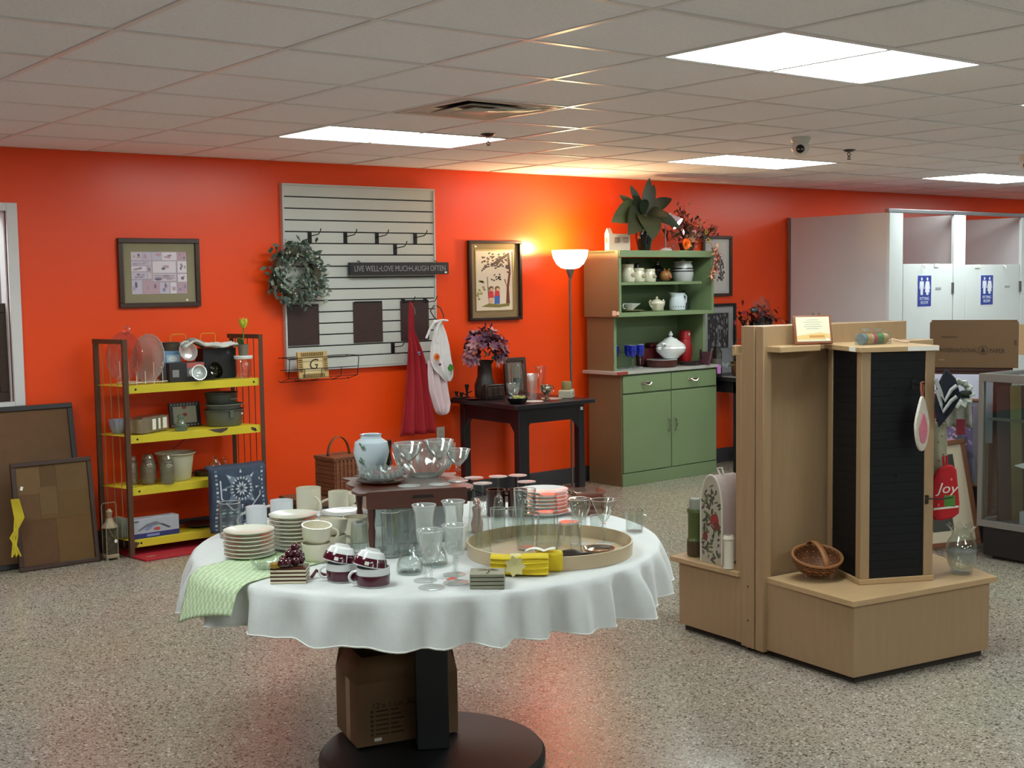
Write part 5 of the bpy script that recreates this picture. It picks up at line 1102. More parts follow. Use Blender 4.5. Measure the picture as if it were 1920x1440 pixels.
# ------------------------------------------------------------------ bed tray on the table and the glass on it
A0, A1 = Vector((2.085, 3.415)), Vector((2.365, 3.288)); ux = (A1 - A0).normalized(); rz = math.atan2(ux.y, ux.x); wt = (A1 - A0).length; dt = .36
t = thing('bed_tray', 'reddish brown wooden bed tray on legs among the glassware', 'bed tray', (A0.x, A0.y, ZT), rz=rz)
BT = mat('reddish_brown_wood', '#4f2a20', .3, var=.12, sc=5, stretch=(1, 7, 7), coat=.2); hz_ = .195
def scal(x0, s):
    o = []
    for i in range(25):
        q = i / 24; o.append((x0 + s * (.022 + .022 * abs(math.sin(q * PI * 2.5))), q * dt))
    return o
obj('tray_top', MB().prism([(0, 0)] + scal(0, -1) + [(0, dt), (wt, dt)] + scal(wt, 1)[::-1] + [(wt, 0)], hz_, hz_ + .009), BT, t, bev=.002)
fp = [(-.008, hz_ - .038), (-.008, hz_ + .012), (-.002, hz_ + .016), (wt + .002, hz_ + .016), (wt + .008, hz_ + .012), (wt + .008, hz_ - .038), (wt - .03, hz_ - .042), (.03, hz_ - .042)]
pn = obj('front_panel', MB().plate(fp, 0, .014), BT, t, bev=.002)
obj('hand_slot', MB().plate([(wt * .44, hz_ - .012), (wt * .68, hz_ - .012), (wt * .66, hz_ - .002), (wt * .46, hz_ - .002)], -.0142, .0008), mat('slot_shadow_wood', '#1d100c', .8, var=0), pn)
obj('back_panel', MB().plate([(0, hz_ - .01), (wt, hz_ - .01), (wt, hz_ + .012), (0, hz_ + .012)], dt + .012, .012), BT, t, bev=.002)
for x in (.012, wt - .012):
    for y in (.02, dt - .02): obj('leg', LA([(0, 0), (.008, 0), (.009, .02), (.012, .08), (.009, .1), (.013, .13), (.014, hz_), (0, hz_)], 14), BT, t, loc=(x, y, 0))
ZB = ZT + hz_ + .0098
t = thing('ginger_jar', 'white porcelain ginger jar vase on the bed tray', 'vase', (2.285, 3.715, ZB)); obj('jar_body', LA(vessel([(.034, 0), (.038, .004), (.05, .04), (.062, .085), (.056, .118), (.036, .131), (.034, .142), (.038, .144)], .004), 40), mat('bluish_porcelain', '#c6d3dc', .1, var=.02, coat=.4), t)
f = MB()
for (a, z, q) in ((3.6, .06, 3), (3.7, .045, 1), (3.5, .05, 2), (3.65, .11, 1), (3.75, .10, 2)):
    r = .055 + .01 * (z > .08)
    for k in range(q): 
        aa = a + .06 * k; f.leaf((r * math.cos(aa) * 1.03, r * math.sin(aa) * 1.03, z), (.3 * (k - 1), .4, .8), .016, .009, 0, 0, 2, (math.cos(aa), math.sin(aa), 0), 0)
obj('leaf_decal', f, cm('#5d7a5c'), t)
PB = MB().lathe(vessel([(.045, 0), (.06, .006), (.088, .035), (.102, .075), (.107, .112)], .005), 48, 0, lambda a, r, z: (r * (1 + .025 * math.cos(12 * a)), z))
t = thing('punch_bowl', 'wide clear pressed glass punch bowl at the back of the bed tray', 'bowl', (2.418, 3.588, ZB)); obj('bowl', PB, CLG if 0 else glass('pressed_glass', '#f6faf9', gain=2.4, frost=.10, frostc='#eef3f1', rough=.05), t)
PRG = MATS['pressed_glass']
for k in range(16):
    a = 2 * PI * k / 16; obj('cut_facet', MB().leaf((.075 * math.cos(a), .075 * math.sin(a), .018), (math.cos(a) * .5, math.sin(a) * .5, 1), .075, .022, 0, 0, 3, (math.cos(a), math.sin(a), 0), .4), PRG, t, loc=(.004 * math.cos(a), .004 * math.sin(a), 0))
SHB = [(.004, 0), (.02, .012), (.036, .03), (.044, .055), (.048, .062)]
cr = lambda s: [(a * s, b * s) for a, b in SHB]
goblet('cut glass sherbet goblet at the front of the bed tray next to the ashtray', (2.262, 3.45, ZB), .045, .14, PRG, cr(1.0), .006, .036, group='sherbet goblets on the bed tray', name='sherbet_goblet')
goblet('cut glass sherbet goblet at the corner of the bed tray by the flutes', (2.355, 3.41, ZB), .047, .145, PRG, cr(1.03), .006, .036, group='sherbet goblets on the bed tray', name='sherbet_goblet')
goblet('cut glass sherbet goblet half hidden behind the others on the bed tray', (2.44, 3.425, ZB), .04, .105, PRG, cr(.9), .006, .034, group='sherbet goblets on the bed tray', name='sherbet_goblet')
t = thing('crystal_ashtray', 'round cut crystal ashtray on the bed tray', 'ashtray', (2.235, 3.575, ZB + .012)); obj('dish', MB().lathe(vessel([(.055, 0), (.066, .008), (.076, .034)], .006), 48, 0, lambda a, r, z: (r * (1 + .03 * math.cos(24 * a)), z + (.003 * math.cos(24 * a) if z > .02 else 0))), PRG, t)
for k in range(24):
    a = 2 * PI * k / 24; obj('cut_facet', MB().sphere((.07 * math.cos(a), .07 * math.sin(a), .02), .008, 6, 0, (1, 1, 1.6)), PRG, t)
one('amber_plate', LA([(0, 0), (.06, 0), (.082, .008), (.082, .0105), (.06, .004), (0, .004)], 40), glass('amber_glass', '#b98f74', gain=1.4, frost=.25, frostc='#7a5140'), 'flat amber glass plate under the crystal ashtray', 'plate', (2.235, 3.575, ZB))
one('ridged_vase', LA(vessel([(.02, 0), (.03, .03), (.024, .07), (.03, .11)], .003), 24), SMOKE, 'smoky glass vase squeezed between the ginger jar and punch bowl', 'vase', (2.37, 3.77, ZB))
# ------------------------------------------------------------------ green hutch
HG = mat('sage_green_paint', '#71855f', .5, var=.05, sc=3, bump=.04, bsc=20)
HGI = HG
TANS = mat('tan_side_panel', '#7b6a4e', .5, var=.06, sc=3, stretch=(1, 1, .4))
t = thing('hutch', 'sage green kitchen hutch with open shelves and tan sides', 'hutch', (6.80, 7.30, 0), rz=math.radians(2.5)); HU = t
w = 1.12; D = .385
obj('side_panel', B(-.006, .0, .02, D, 0, .885), TANS, t); obj('side_panel', B(w, w + .006, .02, D, 0, .885), TANS, t)
obj('cabinet_body', MB().box(0, w, .03, D, .10, .885).box(.0, w, .012, D, 0, .10), HG, t, bev=.002)
obj('counter_top', MB().box(-.075, w + .01, -.005, D, .885, .91), mat('grey_counter_edge', '#a9a9a4', .35, var=.04), t, bev=.002)
obj('counter_edge_patch', B(-.0755, .045, -.0062, -.0048, .8855, .9095), mat('red_edge_strip', '#8c3428', .5, var=.05), t)
for x0, x1 in ((.006, w / 2 - .004), (w / 2 + .004, w - .006)):
    dr = obj('drawer', B(x0, x1, .008, .03, .735, .872), HG, t, bev=.004)
    xm = (x0 + x1) / 2 - .02
    hd = obj('handle', MB().tube([(xm - .048, .004, .80), (xm - .042, -.012, .808), (xm - .02, -.02, .795), (xm, -.022, .791), (xm + .02, -.02, .795), (xm + .042, -.012, .808), (xm + .048, .004, .80)], .006, 7), SIL, dr)
    obj('handle_plate', B(xm - .055, xm + .055, .005, .0085, .793, .815), SIL, dr, bev=.003)
    do = obj('door', B(x0, x1, .008, .03, .105, .722), HG, t, bev=.004)
    xh = x1 - .035 if x0 < .1 else x0 + .035
    obj('handle', MB().tube([(xh, .006, .40), (xh, -.014, .415), (xh, -.02, .45), (xh, -.014, .485), (xh, .006, .50)], .0055, 7), SIL, do)
# middle open bay, recessed, and the projecting upper bay
obj('bay_side', B(-.015, .012, .085, D, .91, 1.345), HG, t); obj('bay_side', B(1.035, 1.06, .085, D, .91, 1.345), HG, t)
obj('bay_back', B(.012, 1.035, D - .012, D, .91, 1.345), HG, t)
obj('bay_outer', B(-.019, -.0155, .09, D, .91, 1.345), TANS, t)
obj('lower_shelf', B(-.04, 1.075, .0, D, 1.335, 1.368), HG, t, bev=.002)
obj('upper_side', B(-.04, -.015, 0, D, 1.368, 1.85), HG, t, bev=.002); obj('upper_side', B(1.045, 1.075, 0, D, 1.368, 1.85), HG, t, bev=.002)
obj('upper_back', B(-.015, 1.045, D - .012, D, 1.368, 1.80), HG, t)
obj('upper_outer', B(-.046, -.0405, .004, D, 1.335, 1.85), TANS, t)
obj('middle_shelf', B(-.015, .97, .04, D - .012, 1.582, 1.605), HG, t, bev=.002)
obj('top_rail', B(-.04, 1.075, -.006, .02, 1.80, 1.853), HG, t, bev=.002); obj('top_board', B(-.046, 1.075, .02, D, 1.832, 1.853), HG, t)
obj('price_sticker', B(-.0465, -.0458, .03, .07, 1.345, 1.385), LABELW, t)
obj('price_sticker', B(-.075, -.042, -.0012, -.0002, 1.352, 1.380), mat('pink_sticker', '#d9a08c', .6, var=0), t)
def hp(x, y, z):            # a point in the hutch's own axes
    c, s = math.cos(math.radians(2.5)), math.sin(math.radians(2.5)); return (6.80 + c * x - s * y, 7.30 + s * x + c * y, z)
ZA, ZBh, ZC, ZTOP = 1.6058, 1.3688, .9108, 1.8538
# canisters
for x, hh, lab in ((.21, .142, 'tallest cream canister, at the tan side of the hutch shelf'), (.33, .112, 'cream canister between two others on the upper hutch shelf'), (.455, .105, 'cream canister beside the brown pig jar on the upper hutch shelf')):
    r = .056
    t = thing('canister', lab, 'canister', hp(x, .15, ZA), group='cream canisters')
    obj('jar_body', LA(vessel([(r * .9, 0), (r, .008), (r * 1.02, hh * .45), (r * .84, hh * .74), (r * .8, hh * .8)], .004), 30), CREAM, t)
    obj('lid', LA([(0, hh * .8), (r * .86, hh * .8), (r * .88, hh * .84), (r * .84, hh * .97), (r * .92, hh), (0, hh)], 30), CREAM, t)
    obj('relief_leaf', MB().leaf((.0, -r * 1.04, hh * .3), (.2, 0, 1), .035, .02, 0, 0, 3, (0, -1, 0)).leaf((.004, -r * 1.04, hh * .3), (-.7, 0, .8), .03, .018, 0, 0, 3, (0, -1, 0)).leaf((.004, -r * 1.04, hh * .3), (.8, 0, .5), .03, .018, 0, 0, 3, (0, -1, 0)), mat('relief_taupe', '#9f9680', .3, var=0), t, solid=.003)
DKB = mat('dark_bottle_glass', '#22221f', .15, var=.1)
def bottle(x, y, r, h, lab, M, z=ZA):
    t = thing('bottle', lab, 'bottle', hp(x, y, z), group='dark bottles on the hutch')
    obj('bottle_body', LA([(0, 0), (r, 0), (r, h * .55), (r * .4, h * .72), (r * .36, h * .9), (r * .42, h * .91), (0, h * .91)], 22), M, t)
    obj('stopper', LA([(0, h * .91), (r * .3, h * .91), (r * .45, h * .96), (r * .3, h), (0, h)], 14), mat('stopper_silver', '#77746c', .3, metal=.6, var=0), t)
bottle(.36, .30, .05, .165, 'dark bottle with a pale stopper behind the second canister', DKB)
bottle(.47, .30, .05, .155, 'dark bottle with a pale stopper behind the last canister', DKB)
bottle(.70, .29, .055, .19, 'tall dark jug bottle standing behind the brown pig jar', DKB)
t = thing('pig_jar', 'tan and brown pig shaped pottery jar on the upper hutch shelf', 'jar', hp(.63, .13, ZA)); PGM = mat('tan_pottery', '#9a6a3c', .35, var=.2, sc=14)
obj('jar_body', MB().sphere((0, 0, .0475), .05, 18, 0, (1.05, .9, .92)), PGM, t); obj('lid', MB().sphere((0, 0, .08), .03, 14, 0, (1, 1, .5)), mat('brown_pottery', '#6b4226', .35, var=.15), t)
obj('snout', MB().sphere((.01, -.045, .035), .016, 10, 0, (1, .6, .8)), mat('rust_pottery', '#a6553a', .35, var=.1), t)
for sx in (-.022, .022): obj('ear', MB().leaf((sx, -.01, .085), (sx * 12, -.2, 1), .025, .018, 0, 0, 2, (0, -1, 0)), PGM, t, solid=.004)
t = thing('stoneware_crock', 'grey white stoneware crock with two black bands on the hutch shelf', 'crock', hp(.86, .15, ZA)); CRK = mat('stoneware_white', '#b6b9ba', .25, var=.03)
def crr(z): return .06 + .028 * math.sin(PI * min(1, (z + .03) / .2))
zs = [0, .01, .03, .05, .07, .09, .11, .13, .145, .155]
obj('crock_body', LA(vessel([(crr(z), z) for z in zs], .005), 40), CRK, t)
for z in (.083, .105): obj('black_band', LA([(crr(z - .005) + .0008, z - .005), (crr(z + .005) + .0008, z + .005)], 40), mat('black_band', '#17171a', .25, var=0), t)
obj('lid', LA([(.0, .156), (.076, .156), (.078, .162), (.03, .168), (.014, .170), (.016, .178), (0, .18)], 36), CRK, t)
# lower shelf
t = thing('gravy_boat', 'white gravy boat on its saucer at the tan end of the hutch shelf', 'gravy boat', hp(.22, .14, ZBh + .017)); obj('bowl', LA(vessel([(.03, 0), (.032, .004), (.05, .03), (.065, .05)], .004), 30, lambda a, r, z: (r * (1 + (.45 if abs(a) < .5 or abs(a - 2 * PI) < .5 else 0) * (z / .05)), z)), MILK, t); obj('handle', TU(arc((-.055, 0, .03), .02, PI * .4, PI * 1.6, 8), .004), MILK, t)
one('oval_saucer', LA([(0, 0), (.06, 0), (.1, .012), (.1, .0155), (.06, .005), (0, .005)], 36), mat('olive_rim_saucer', '#8f8a68', .3, var=.1), 'olive edged saucer beneath the white gravy boat', 'plate', hp(.24, .14, ZBh))
t = thing('sugar_bowl', 'cream lidded sugar bowl with two loop handles on the hutch', 'sugar bowl', hp(.535, .14, ZBh))
obj('bowl', LA(vessel([(.035, 0), (.04, .004), (.045, .012), (.062, .05), (.066, .062), (.058, .07)], .004), 34, lambda a, r, z: (r * (1 + .02 * math.cos(8 * a)), z)), CREAM, t)
obj('lid', LA([(0, .07), (.058, .07), (.056, .075), (.03, .09), (.012, .096), (.0, .097)], 30), CREAM, t); obj('knob', TU(arc((0, 0, .105), .009, 0, 2 * PI, 10)[:-1], .004, 6, True), CREAM, t)
for s in (-1, 1): obj('handle', TU([(s * .045, 0, .025), (s * .075, 0, .045), (s * .088, 0, .075), (s * .075, 0, .088), (s * .06, 0, .075)], .005), CREAM, t)
cup('cream cup tucked behind the sugar bowl on the hutch shelf', hp(.64, .21, ZBh), .035, .06, CREAM, .3, flare=1, name='hutch_cup')
t = thing('pitcher', 'white pitcher with a blue dotted band on the hutch shelf', 'pitcher', hp(.78, .14, ZBh)); PIT = mat('pale_blue_white', '#ccd8e0', .12, var=.015, coat=.4)
def spout(a, r, z):
    k = max(0, math.cos(a - PI)) ** 6; return (r * (1 + (.42 * k if z > .125 else .12 * k * max(0, (z - .08) / .05))), z + (.006 * k if z > .13 else 0))
obj('pitcher_body', LA(vessel([(.06, 0), (.066, .004), (.07, .04), (.066, .08), (.055, .11), (.058, .135), (.063, .142)], .004), 40, spout), PIT, t)
obj('handle', TU([(.055, 0, .125), (.08, 0, .132), (.105, 0, .11), (.10, 0, .07), (.08, 0, .04), (.066, 0, .03)], .008, 8), PIT, t)
for k in range(9):
    a = -PI / 2 + (k - 4) * .33; obj('blue_dot', MB().sphere((.0695 * math.cos(a), .0695 * math.sin(a), .03), .005, 8, 0, (1, 1, .9)), mat('cobalt_dot', '#34406f', .3, var=0), t)
bottle(.975, .24, .05, .16, 'dark square shouldered bottle beside the white pitcher', mat('dark_green_bottle', '#232e24', .25, var=.1), ZBh)
# counter
BLG = glass('cobalt_glass', '#8ca0ee', gain=1.8, frost=.2, frostc='#3f58e0')
BW = [(.004, 0), (.022, .012), (.03, .04), (.032, .07), (.030, .10)]
for (x, y, lab) in ((.10, .20, 'cobalt blue goblet against the tan edge of the hutch bay'), (.25, .14, 'cobalt blue goblet in front of its row beside the tureen'), (.29, .23, 'cobalt blue goblet at the back of its row'), (.35, .15, 'cobalt blue goblet second from the brown pan'), (.42, .22, 'cobalt blue goblet next to the tureen ladle'), (.18, .27, 'cobalt blue goblet deep in the hutch bay corner')):
    goblet(lab, hp(x, y, ZC), .03, .19, BLG, BW, .005, .034, group='cobalt blue goblets', name='blue_goblet')
t = thing('baking_pan', 'brown round pan with a white inside under the tureen', 'pan', hp(.60, .15, ZC)); obj('pan_body', LA(vessel([(.115, 0), (.125, .01), (.13, .06)], .004), 40), mat('brown_enamel', '#4a2521', .3, var=.08), t); obj('lining', LA([(0, .05), (.122, .05), (.1285, .061), (.1265, .062), (0, .052)], 40), PORC, t)
t = thing('soup_tureen', 'large white soup tureen with a domed lid and ladle on the hutch counter', 'tureen', hp(.72, .16, ZC + .063)); 
obj('bowl', LA(vessel([(.06, 0), (.065, .006), (.075, .015), (.118, .055), (.125, .085), (.118, .1)], .005), 44), PORC, t)
obj('lid', LA([(0, .1), (.118, .1), (.12, .106), (.10, .125), (.06, .15), (.055, .16), (.02, .174), (.01, .178), (0, .178)], 40), PORC, t)
obj('knob', LA([(0, .176), (.008, .178), (.02, .195), (.012, .21), (.004, .225), (0, .228)], 20), PORC, t)
for s in (-1, 1): obj('handle', MB().sphere((s * .128, 0, .085), .022, 12, 0, (1, .7, .8)), PORC, t)
obj('ladle', TU([(-.06, -.05, .1), (-.10, -.05, .118), (-.135, -.055, .128), (-.155, -.055, .118)], [.006, .008, .009, .012], 8), PORC, t)
t = thing('red_thermos', 'red thermos flask standing at the back of the hutch counter', 'flask', hp(.95, .21, ZC)); RD = mat('red_enamel', '#a3161c', .35, var=.06)
obj('flask_body', LA([(0, 0), (.05, 0), (.053, .006), (.053, .2), (.048, .21), (0, .21)], 30), RD, t); obj('cup_lid', LA([(0, .21), (.046, .21), (.05, .215), (.048, .275), (.04, .285), (0, .286)], 30), mat('red_plastic', '#b5202a', .3, var=.03), t); obj('handle', TU([(.05, 0, .17), (.075, 0, .16), (.075, 0, .07), (.05, 0, .06)], .007), RD, t); obj('price_sticker', MB().rect(-.008, .008, .245, .265, -.0492, .001), LABELW, t)
t = thing('dark_skillet', 'dark skillet with its handle pointing out on the hutch counter', 'pan', hp(.885, .10, ZC)); DP = mat('dark_pan', '#27211e'); obj('pan_body', LA(vessel([(.07, 0), (.085, .03)], .004), 30), DP, t); obj('handle', B(.08, .125, -.012, .012, .02, .03), DP, t, rot=(0, 0, .1))
t = thing('waffle_iron', 'plum coloured folded kitchen iron at the end of the hutch counter', 'iron', hp(.99, .03, ZC)); obj('plate', B(-.02, .0, -.06, .06, .0, .11), mat('plum_metal', '#5a3a44', .4, metal=.3, var=.1), t, rot=(0, .35, 0), bev=.004); obj('grip', TU([(-.03, 0, .05), (-.05, 0, .1), (-.045, 0, .13)], .008), BLACKM, t)
t = thing('red_roaster', 'dark red lidded roaster behind the tureen and goblets', 'pan', hp(.68, .32, ZC)); obj('pan_body', B(-.16, .10, -.04, .04, 0, .15), mat('maroon_enamel', '#541318', .4, var=.08), t, bev=.015); obj('lid', B(-.06, .10, -.038, .038, .151, .19), mat('maroon_enamel', '#541318'), t, bev=.012)
one('price_tag', MB().box(-.022, .022, -.002, .0, -.075, 0), mat('orchid_tag', '#c47fc8', .6, var=0), 'orchid pink tag hanging at the corner of the hutch counter', 'tag', hp(1.13, -.006, .905))
# on top of the hutch
t = thing('house_ornament', 'white wooden house ornament with small windows on the hutch top', 'ornament', hp(.06, .12, ZTOP), rz=-.25); HW = mat('white_distressed', '#b7b0a8', .6, var=.06)
obj('house_body', MB().box(-.09, .1, -.035, .035, 0, .13), HW, t, bev=.002); f = MB(); f.T = RZ(PI / 2); f.prism([(-.035, -.03), (.035, -.03), (.035, .03), (-.035, .03)], .0, .001); 
obj('gable', MB().add([(-.09, -.036, .13), (-.09, .036, .13), (-.09, 0, .175), (-.055, -.036, .13), (-.055, .036, .13), (-.055, 0, .175)], [(0, 2, 1), (3, 4, 5), (0, 3, 5, 2), (1, 2, 5, 4), (0, 1, 4, 3)]), mat('pink_cast_white', '#cbb5a8', .6, var=.04), t)
for x in (-.02, .06): obj('window', MB().rect(x - .022, x + .022, .06, .1, -.035, .003), mat('window_dark', '#6b5a55', .5, var=.1), t); obj('window_glass', MB().rect(x - .016, x + .016, .066, .094, -.038, .001), mat('window_grey', '#8d8078', .4, var=.15), t)
obj('side_window', B(-.092, -.0899, -.012, .012, .06, .1), MATS['window_dark'], t)
t = thing('potted_foliage', 'large dark green leafy plant in a black vase on the hutch top', 'plant', hp(.40, .15, ZTOP))
obj('vase', LA(vessel([(.045, 0), (.05, .01), (.072, .1), (.075, .16), (.05, .215), (.052, .23)], .004), 32), mat('glossy_black_glaze', '#0e1214', .08, var=.05, coat=.5), t)
obj('painted_flower', MB().sphere((.03, -.062, .14), .02, 10, 0, (1, .3, 1.2)), mat('painted_grey', '#5a5f60', .3, var=.2), t)
LFM = [mat('plant_leaf_dark', '#22301f', .4, var=.15), mat('plant_leaf_mid', '#36492f', .42, var=.15)]
for (d, ln, wd, dr, mi, z0) in (((-.95, -.25, .35), .47, .21, .45, 1, .25), ((-.85, -.5, .2), .42, .22, .55, 0, .24), ((-.4, -.6, .05), .32, .2, .7, 0, .25), ((-.7, .1, .75), .30, .085, .2, 1, .26), ((-.55, -.2, .75), .27, .085, .25, 0, .27), ((-.42, .05, 1), .30, .07, .15, 0, .27), ((.10, -.1, 1), .28, .085, -.02, 0, .28), ((.28, -.1, 1.0), .27, .09, .1, 0, .28),
                               ((.5, -.2, .7), .27, .10, .3, 0, .26), ((.85, .1, .7), .33, .10, .35, 1, .26), ((.8, -.15, .85), .34, .11, .3, 0, .26), ((.6, -.5, .15), .26, .13, .6, 0, .25), ((.75, .1, .1), .27, .14, .8, 0, .23), ((-.3, -.3, .6), .24, .09, .35, 0, .27), ((.2, -.6, .4), .22, .10, .6, 0, .26)):
    dv = Vector(d).normalized(); st = Vector((0, 0, .2)); b0 = st + Vector((dv.x * .05, dv.y * .05, z0 - .2 + .02))
    lf = obj('leaf', MB().leaf(tuple(b0), d, ln, wd, dr, 0, 7, (-.45, -.9, .55), .18), LFM[mi], t)
    obj('leaf_stem', TU([tuple(st), tuple((st + b0) / 2 + Vector((0, 0, .01))), tuple(b0)], .005, 5), LFM[1], lf)
t = thing('desk_lamp', 'small white gooseneck desk lamp, lit, on the hutch top', 'lamp', hp(.60, .10, ZTOP)); LWH = mat('lamp_white', '#d6d2cf', .35, var=0)
obj('base', LA([(0, 0), (.05, 0), (.052, .006), (.03, .02), (.01, .026), (0, .026)], 26), LWH, t)
obj('gooseneck', TU([(0, 0, .02), (-.005, 0, .12), (-.002, 0, .2), (.02, 0, .245), (.05, 0, .258)], .005, 8), mat('grey_gooseneck', '#8f8d8a', .4, metal=.4, var=0), t)
Ml = TR(.085, -.01, .245) @ RY(-.5) @ RX(-.75)
f = MB(); f.T = Ml; f.lathe([(.012, .055), (.028, .052), (.033, .035), (.058, -.045), (.056, -.045), (.031, .034), (.02, .045)], 30); obj('lamp_shade', f, mat('lilac_white_shade', '#b9a9b4', .4, var=0), t)
f = MB(); f.T = Ml; f.lathe([(.012, .054), (.03, .054), (.03, .064), (.012, .066), (0, .066)], 24); obj('shade_cap', f, mat('warm_lit_cap', '#e8d8c0', .4, var=0), t)
f = MB(); f.T = Ml; f.sphere((0, 0, -.018), .03, 14); obj('bulb', f, mat('lit_bulb', '#ffffff', .4, var=0, emit=9, emitc='#fff4ea'), t)
f = MB(); f.T = Ml; f.lathe([(0, -.040), (.054, -.040), (.054, -.038), (0, -.038)], 28); obj('diffuser', f, mat('lit_diffuser', '#fff6f4', .4, var=0, emit=4.5, emitc='#fff2ee'), t)
l = bpy.data.lights.new('desk_lamp_bulb', 'SPOT'); l.energy = DESK_W * 3; l.color = (1, .93, .88); l.spot_size = 1.9; l.spot_blend = .5; l.shadow_soft_size = .03
lo = bpy.data.objects.new('desk_lamp_bulb', l); COL.objects.link(lo); lo.parent = t; lo.matrix_local = Ml @ TR(0, 0, -.048)
obj('metal_ring', TU(arc((.0, 0, 0), .03, 0, 2 * PI, 16, 'xy')[:-1], .003, 5, True), SIL, t, loc=(.02, -.05, .03), rot=(.8, 0, 0))
# autumn arrangement
t = thing('floral_arrangement', 'autumn flower arrangement with a big orange bloom on the hutch corner', 'flower arrangement', hp(.93, .17, ZTOP)); rnd = random.Random(31)
obj('pot', LA(vessel([(.05, 0), (.07, .07)], .004), 22), mat('dark_basket_pot', '#3a2a1e', .7, var=.2), t)
FC = [mat('autumn_brown', '#54382f', .7, var=.2), mat('autumn_rust', '#8a4a3a', .7, var=.2), mat('autumn_green', '#333a26', .7, var=.2), mat('autumn_plum', '#5a3640', .7, var=.2), mat('autumn_peach', '#b98a6c', .7, var=.15)]
f = MB()
for k in range(640):
    u = rnd.random()
    if u < .5: c = (rnd.gauss(.0, .11), rnd.gauss(-.02, .06), .11 + abs(rnd.gauss(0, .07)))
    elif u < .72: q = rnd.random(); c = (-.03 - .06 * q + rnd.gauss(.02, .03), rnd.gauss(0, .03), .15 + .24 * q * rnd.random() ** .3)
    elif u < .86: q = rnd.random(); c = (.1 + .24 * q, -.02 + rnd.gauss(0, .015), .13 + .055 * q + rnd.gauss(0, .014))
    else: q = rnd.random(); c = (.10 + .03 * math.sin(5 * q) + rnd.gauss(0, .012) + .02 * (1 - q), -.20 - .01 * q, .03 - .27 * q)
    if u >= .86 : c = (c[0], -.215, c[2])
    f.leaf(c, (rnd.gauss(0, 1), rnd.gauss(-.2, .8), rnd.gauss(.3, .8)), rnd.uniform(.032, .062), rnd.uniform(.014, .028), .15, rnd.choice((0, 0, 1, 1, 2, 3, 3, 4)) if u < .86 else rnd.choice((1, 4)), 2)
obj('foliage', f, FC, t, kind='stuff')
obj('trailing_stem', TU([(.08, -.05, .09), (.10, -.18, .06), (.11, -.22, -.02), (.10, -.22, -.12), (.07, -.22, -.25)], .003, 5), FC[1], t)
for (p, q) in (((.0, 0, .1), (-.08, 0, .36)), ((.05, 0, .12), (.34, -.02, .19)), ((.03, 0, .12), (.36, -.02, .205)), ((.0, 0, .12), (.02, 0, .3))): obj('twig', TU([p, tuple((a + b) / 2 + .012 for a, b in zip(p, q)), q], .003, 5), FC[0], t)
f = MB()
for ring, (n_, ln, up_) in enumerate(((16, .055, .05), (14, .045, .4), (10, .032, .9), (6, .02, 1.6))):
    for k in range(n_):
        a = 2 * PI * (k + .5 * (ring % 2)) / n_; f.leaf((-.13, -.115, .055), (math.cos(a), -up_ - .2, math.sin(a)), ln, .018, 0, 0, 3, (0, -1, 0), .25)
obj('orange_bloom', f, mat('orange_petal', '#dd6a12', .6, var=.15), t); obj('bloom_stem', TU([(-.13, -.10, .05), (-.08, -.05, .06), (-.03, 0, .07)], .004), FC[2], t)
f = MB()
for k in range(40): f.leaf((-.03 + rnd.gauss(0, .022), -.10, .10 + rnd.gauss(0, .03)), (rnd.gauss(0, 1), -.6, rnd.gauss(0, 1)), .03, .018, 0, 0, 2, (0, -1, 0))
obj('peach_bloom', f, FC[4], t)
for (x, z) in ((.125, .09), (.105, .155)):
    f = MB()
    for k in range(11): a = 2 * PI * k / 11; f.leaf((x, -.12, z), (math.cos(a), -.2, math.sin(a)), .026, .012, 0, 0, 2, (0, -1, 0))
    sf = obj('sunflower', f, mat('sunflower_yellow', '#c9a23a', .6, var=.1), t); obj('disc', MB().sphere((x, -.123, z), .009, 8, 0, (1, .5, 1)), mat('sunflower_disc', '#2c1c14', .7, var=.1), sf); obj('stalk', TU([(x, -.118, z), (x - .05, -.05, z - .03), (.02, 0, .07)], .0025, 5), FC[2], sf)

# ------------------------------------------------------------------ second black table past the hutch
SX0, SX1, SY0, SY1, SZt = 7.965, 8.62, 7.16, 7.70, .80
t = thing('side_table', 'second black painted table, between the hutch and the fitting rooms', 'table', (0, 0, 0))
obj('table_top', B(SX0, SX1, SY0, SY1, SZt - .035, SZt), BLACKW, t, bev=.003)
for q in ((SX0 + .03, SX1 - .04, SY0 + .03, SY0 + .05), (SX0 + .03, SX1 - .04, SY1 - .05, SY1 - .03), (SX0 + .03, SX0 + .05, SY0 + .05, SY1 - .05), (SX1 - .06, SX1 - .04, SY0 + .05, SY1 - .05)): obj('apron_board', B(*q, SZt - .13, SZt - .035), BLACKW, t)
for x in (SX0 + .03, SX1 - .10):
    for y in (SY0 + .03, SY1 - .09): obj('leg', B(x, x + .055, y, y + .055, 0, SZt - .035), BLACKW, t, bev=.003)
t = thing('woven_basket', 'brown basket of yellow ribbon and greenery on the second black table', 'basket', (8.10, 7.27, SZt + .004)); BK = mat('wicker_brown', '#5a3a1e', .6, var=.15, sc=30)
obj('basket_body', LA(vessel([(.05, 0), (.055, .004), (.07, .06), (.075, .12)], .005), 26, lambda a, r, z: (r * (1 + .02 * math.cos(20 * a + z * 200)), z)), BK, t)
obj('hoop_handle', TU(arc((0, 0, .12), .2, 0, PI, 16, 'xz', .075), .004, 6), BK, t)
f = MB(); rnd = random.Random(3)
for k in range(60): f.leaf((rnd.gauss(0, .04), rnd.gauss(-.02, .03), .10 + abs(rnd.gauss(0, .03))), (rnd.gauss(0, 1), rnd.gauss(-.3, 1), rnd.gauss(.2, .7)), .05, .018, .3, rnd.choice((0, 0, 1)), 3)
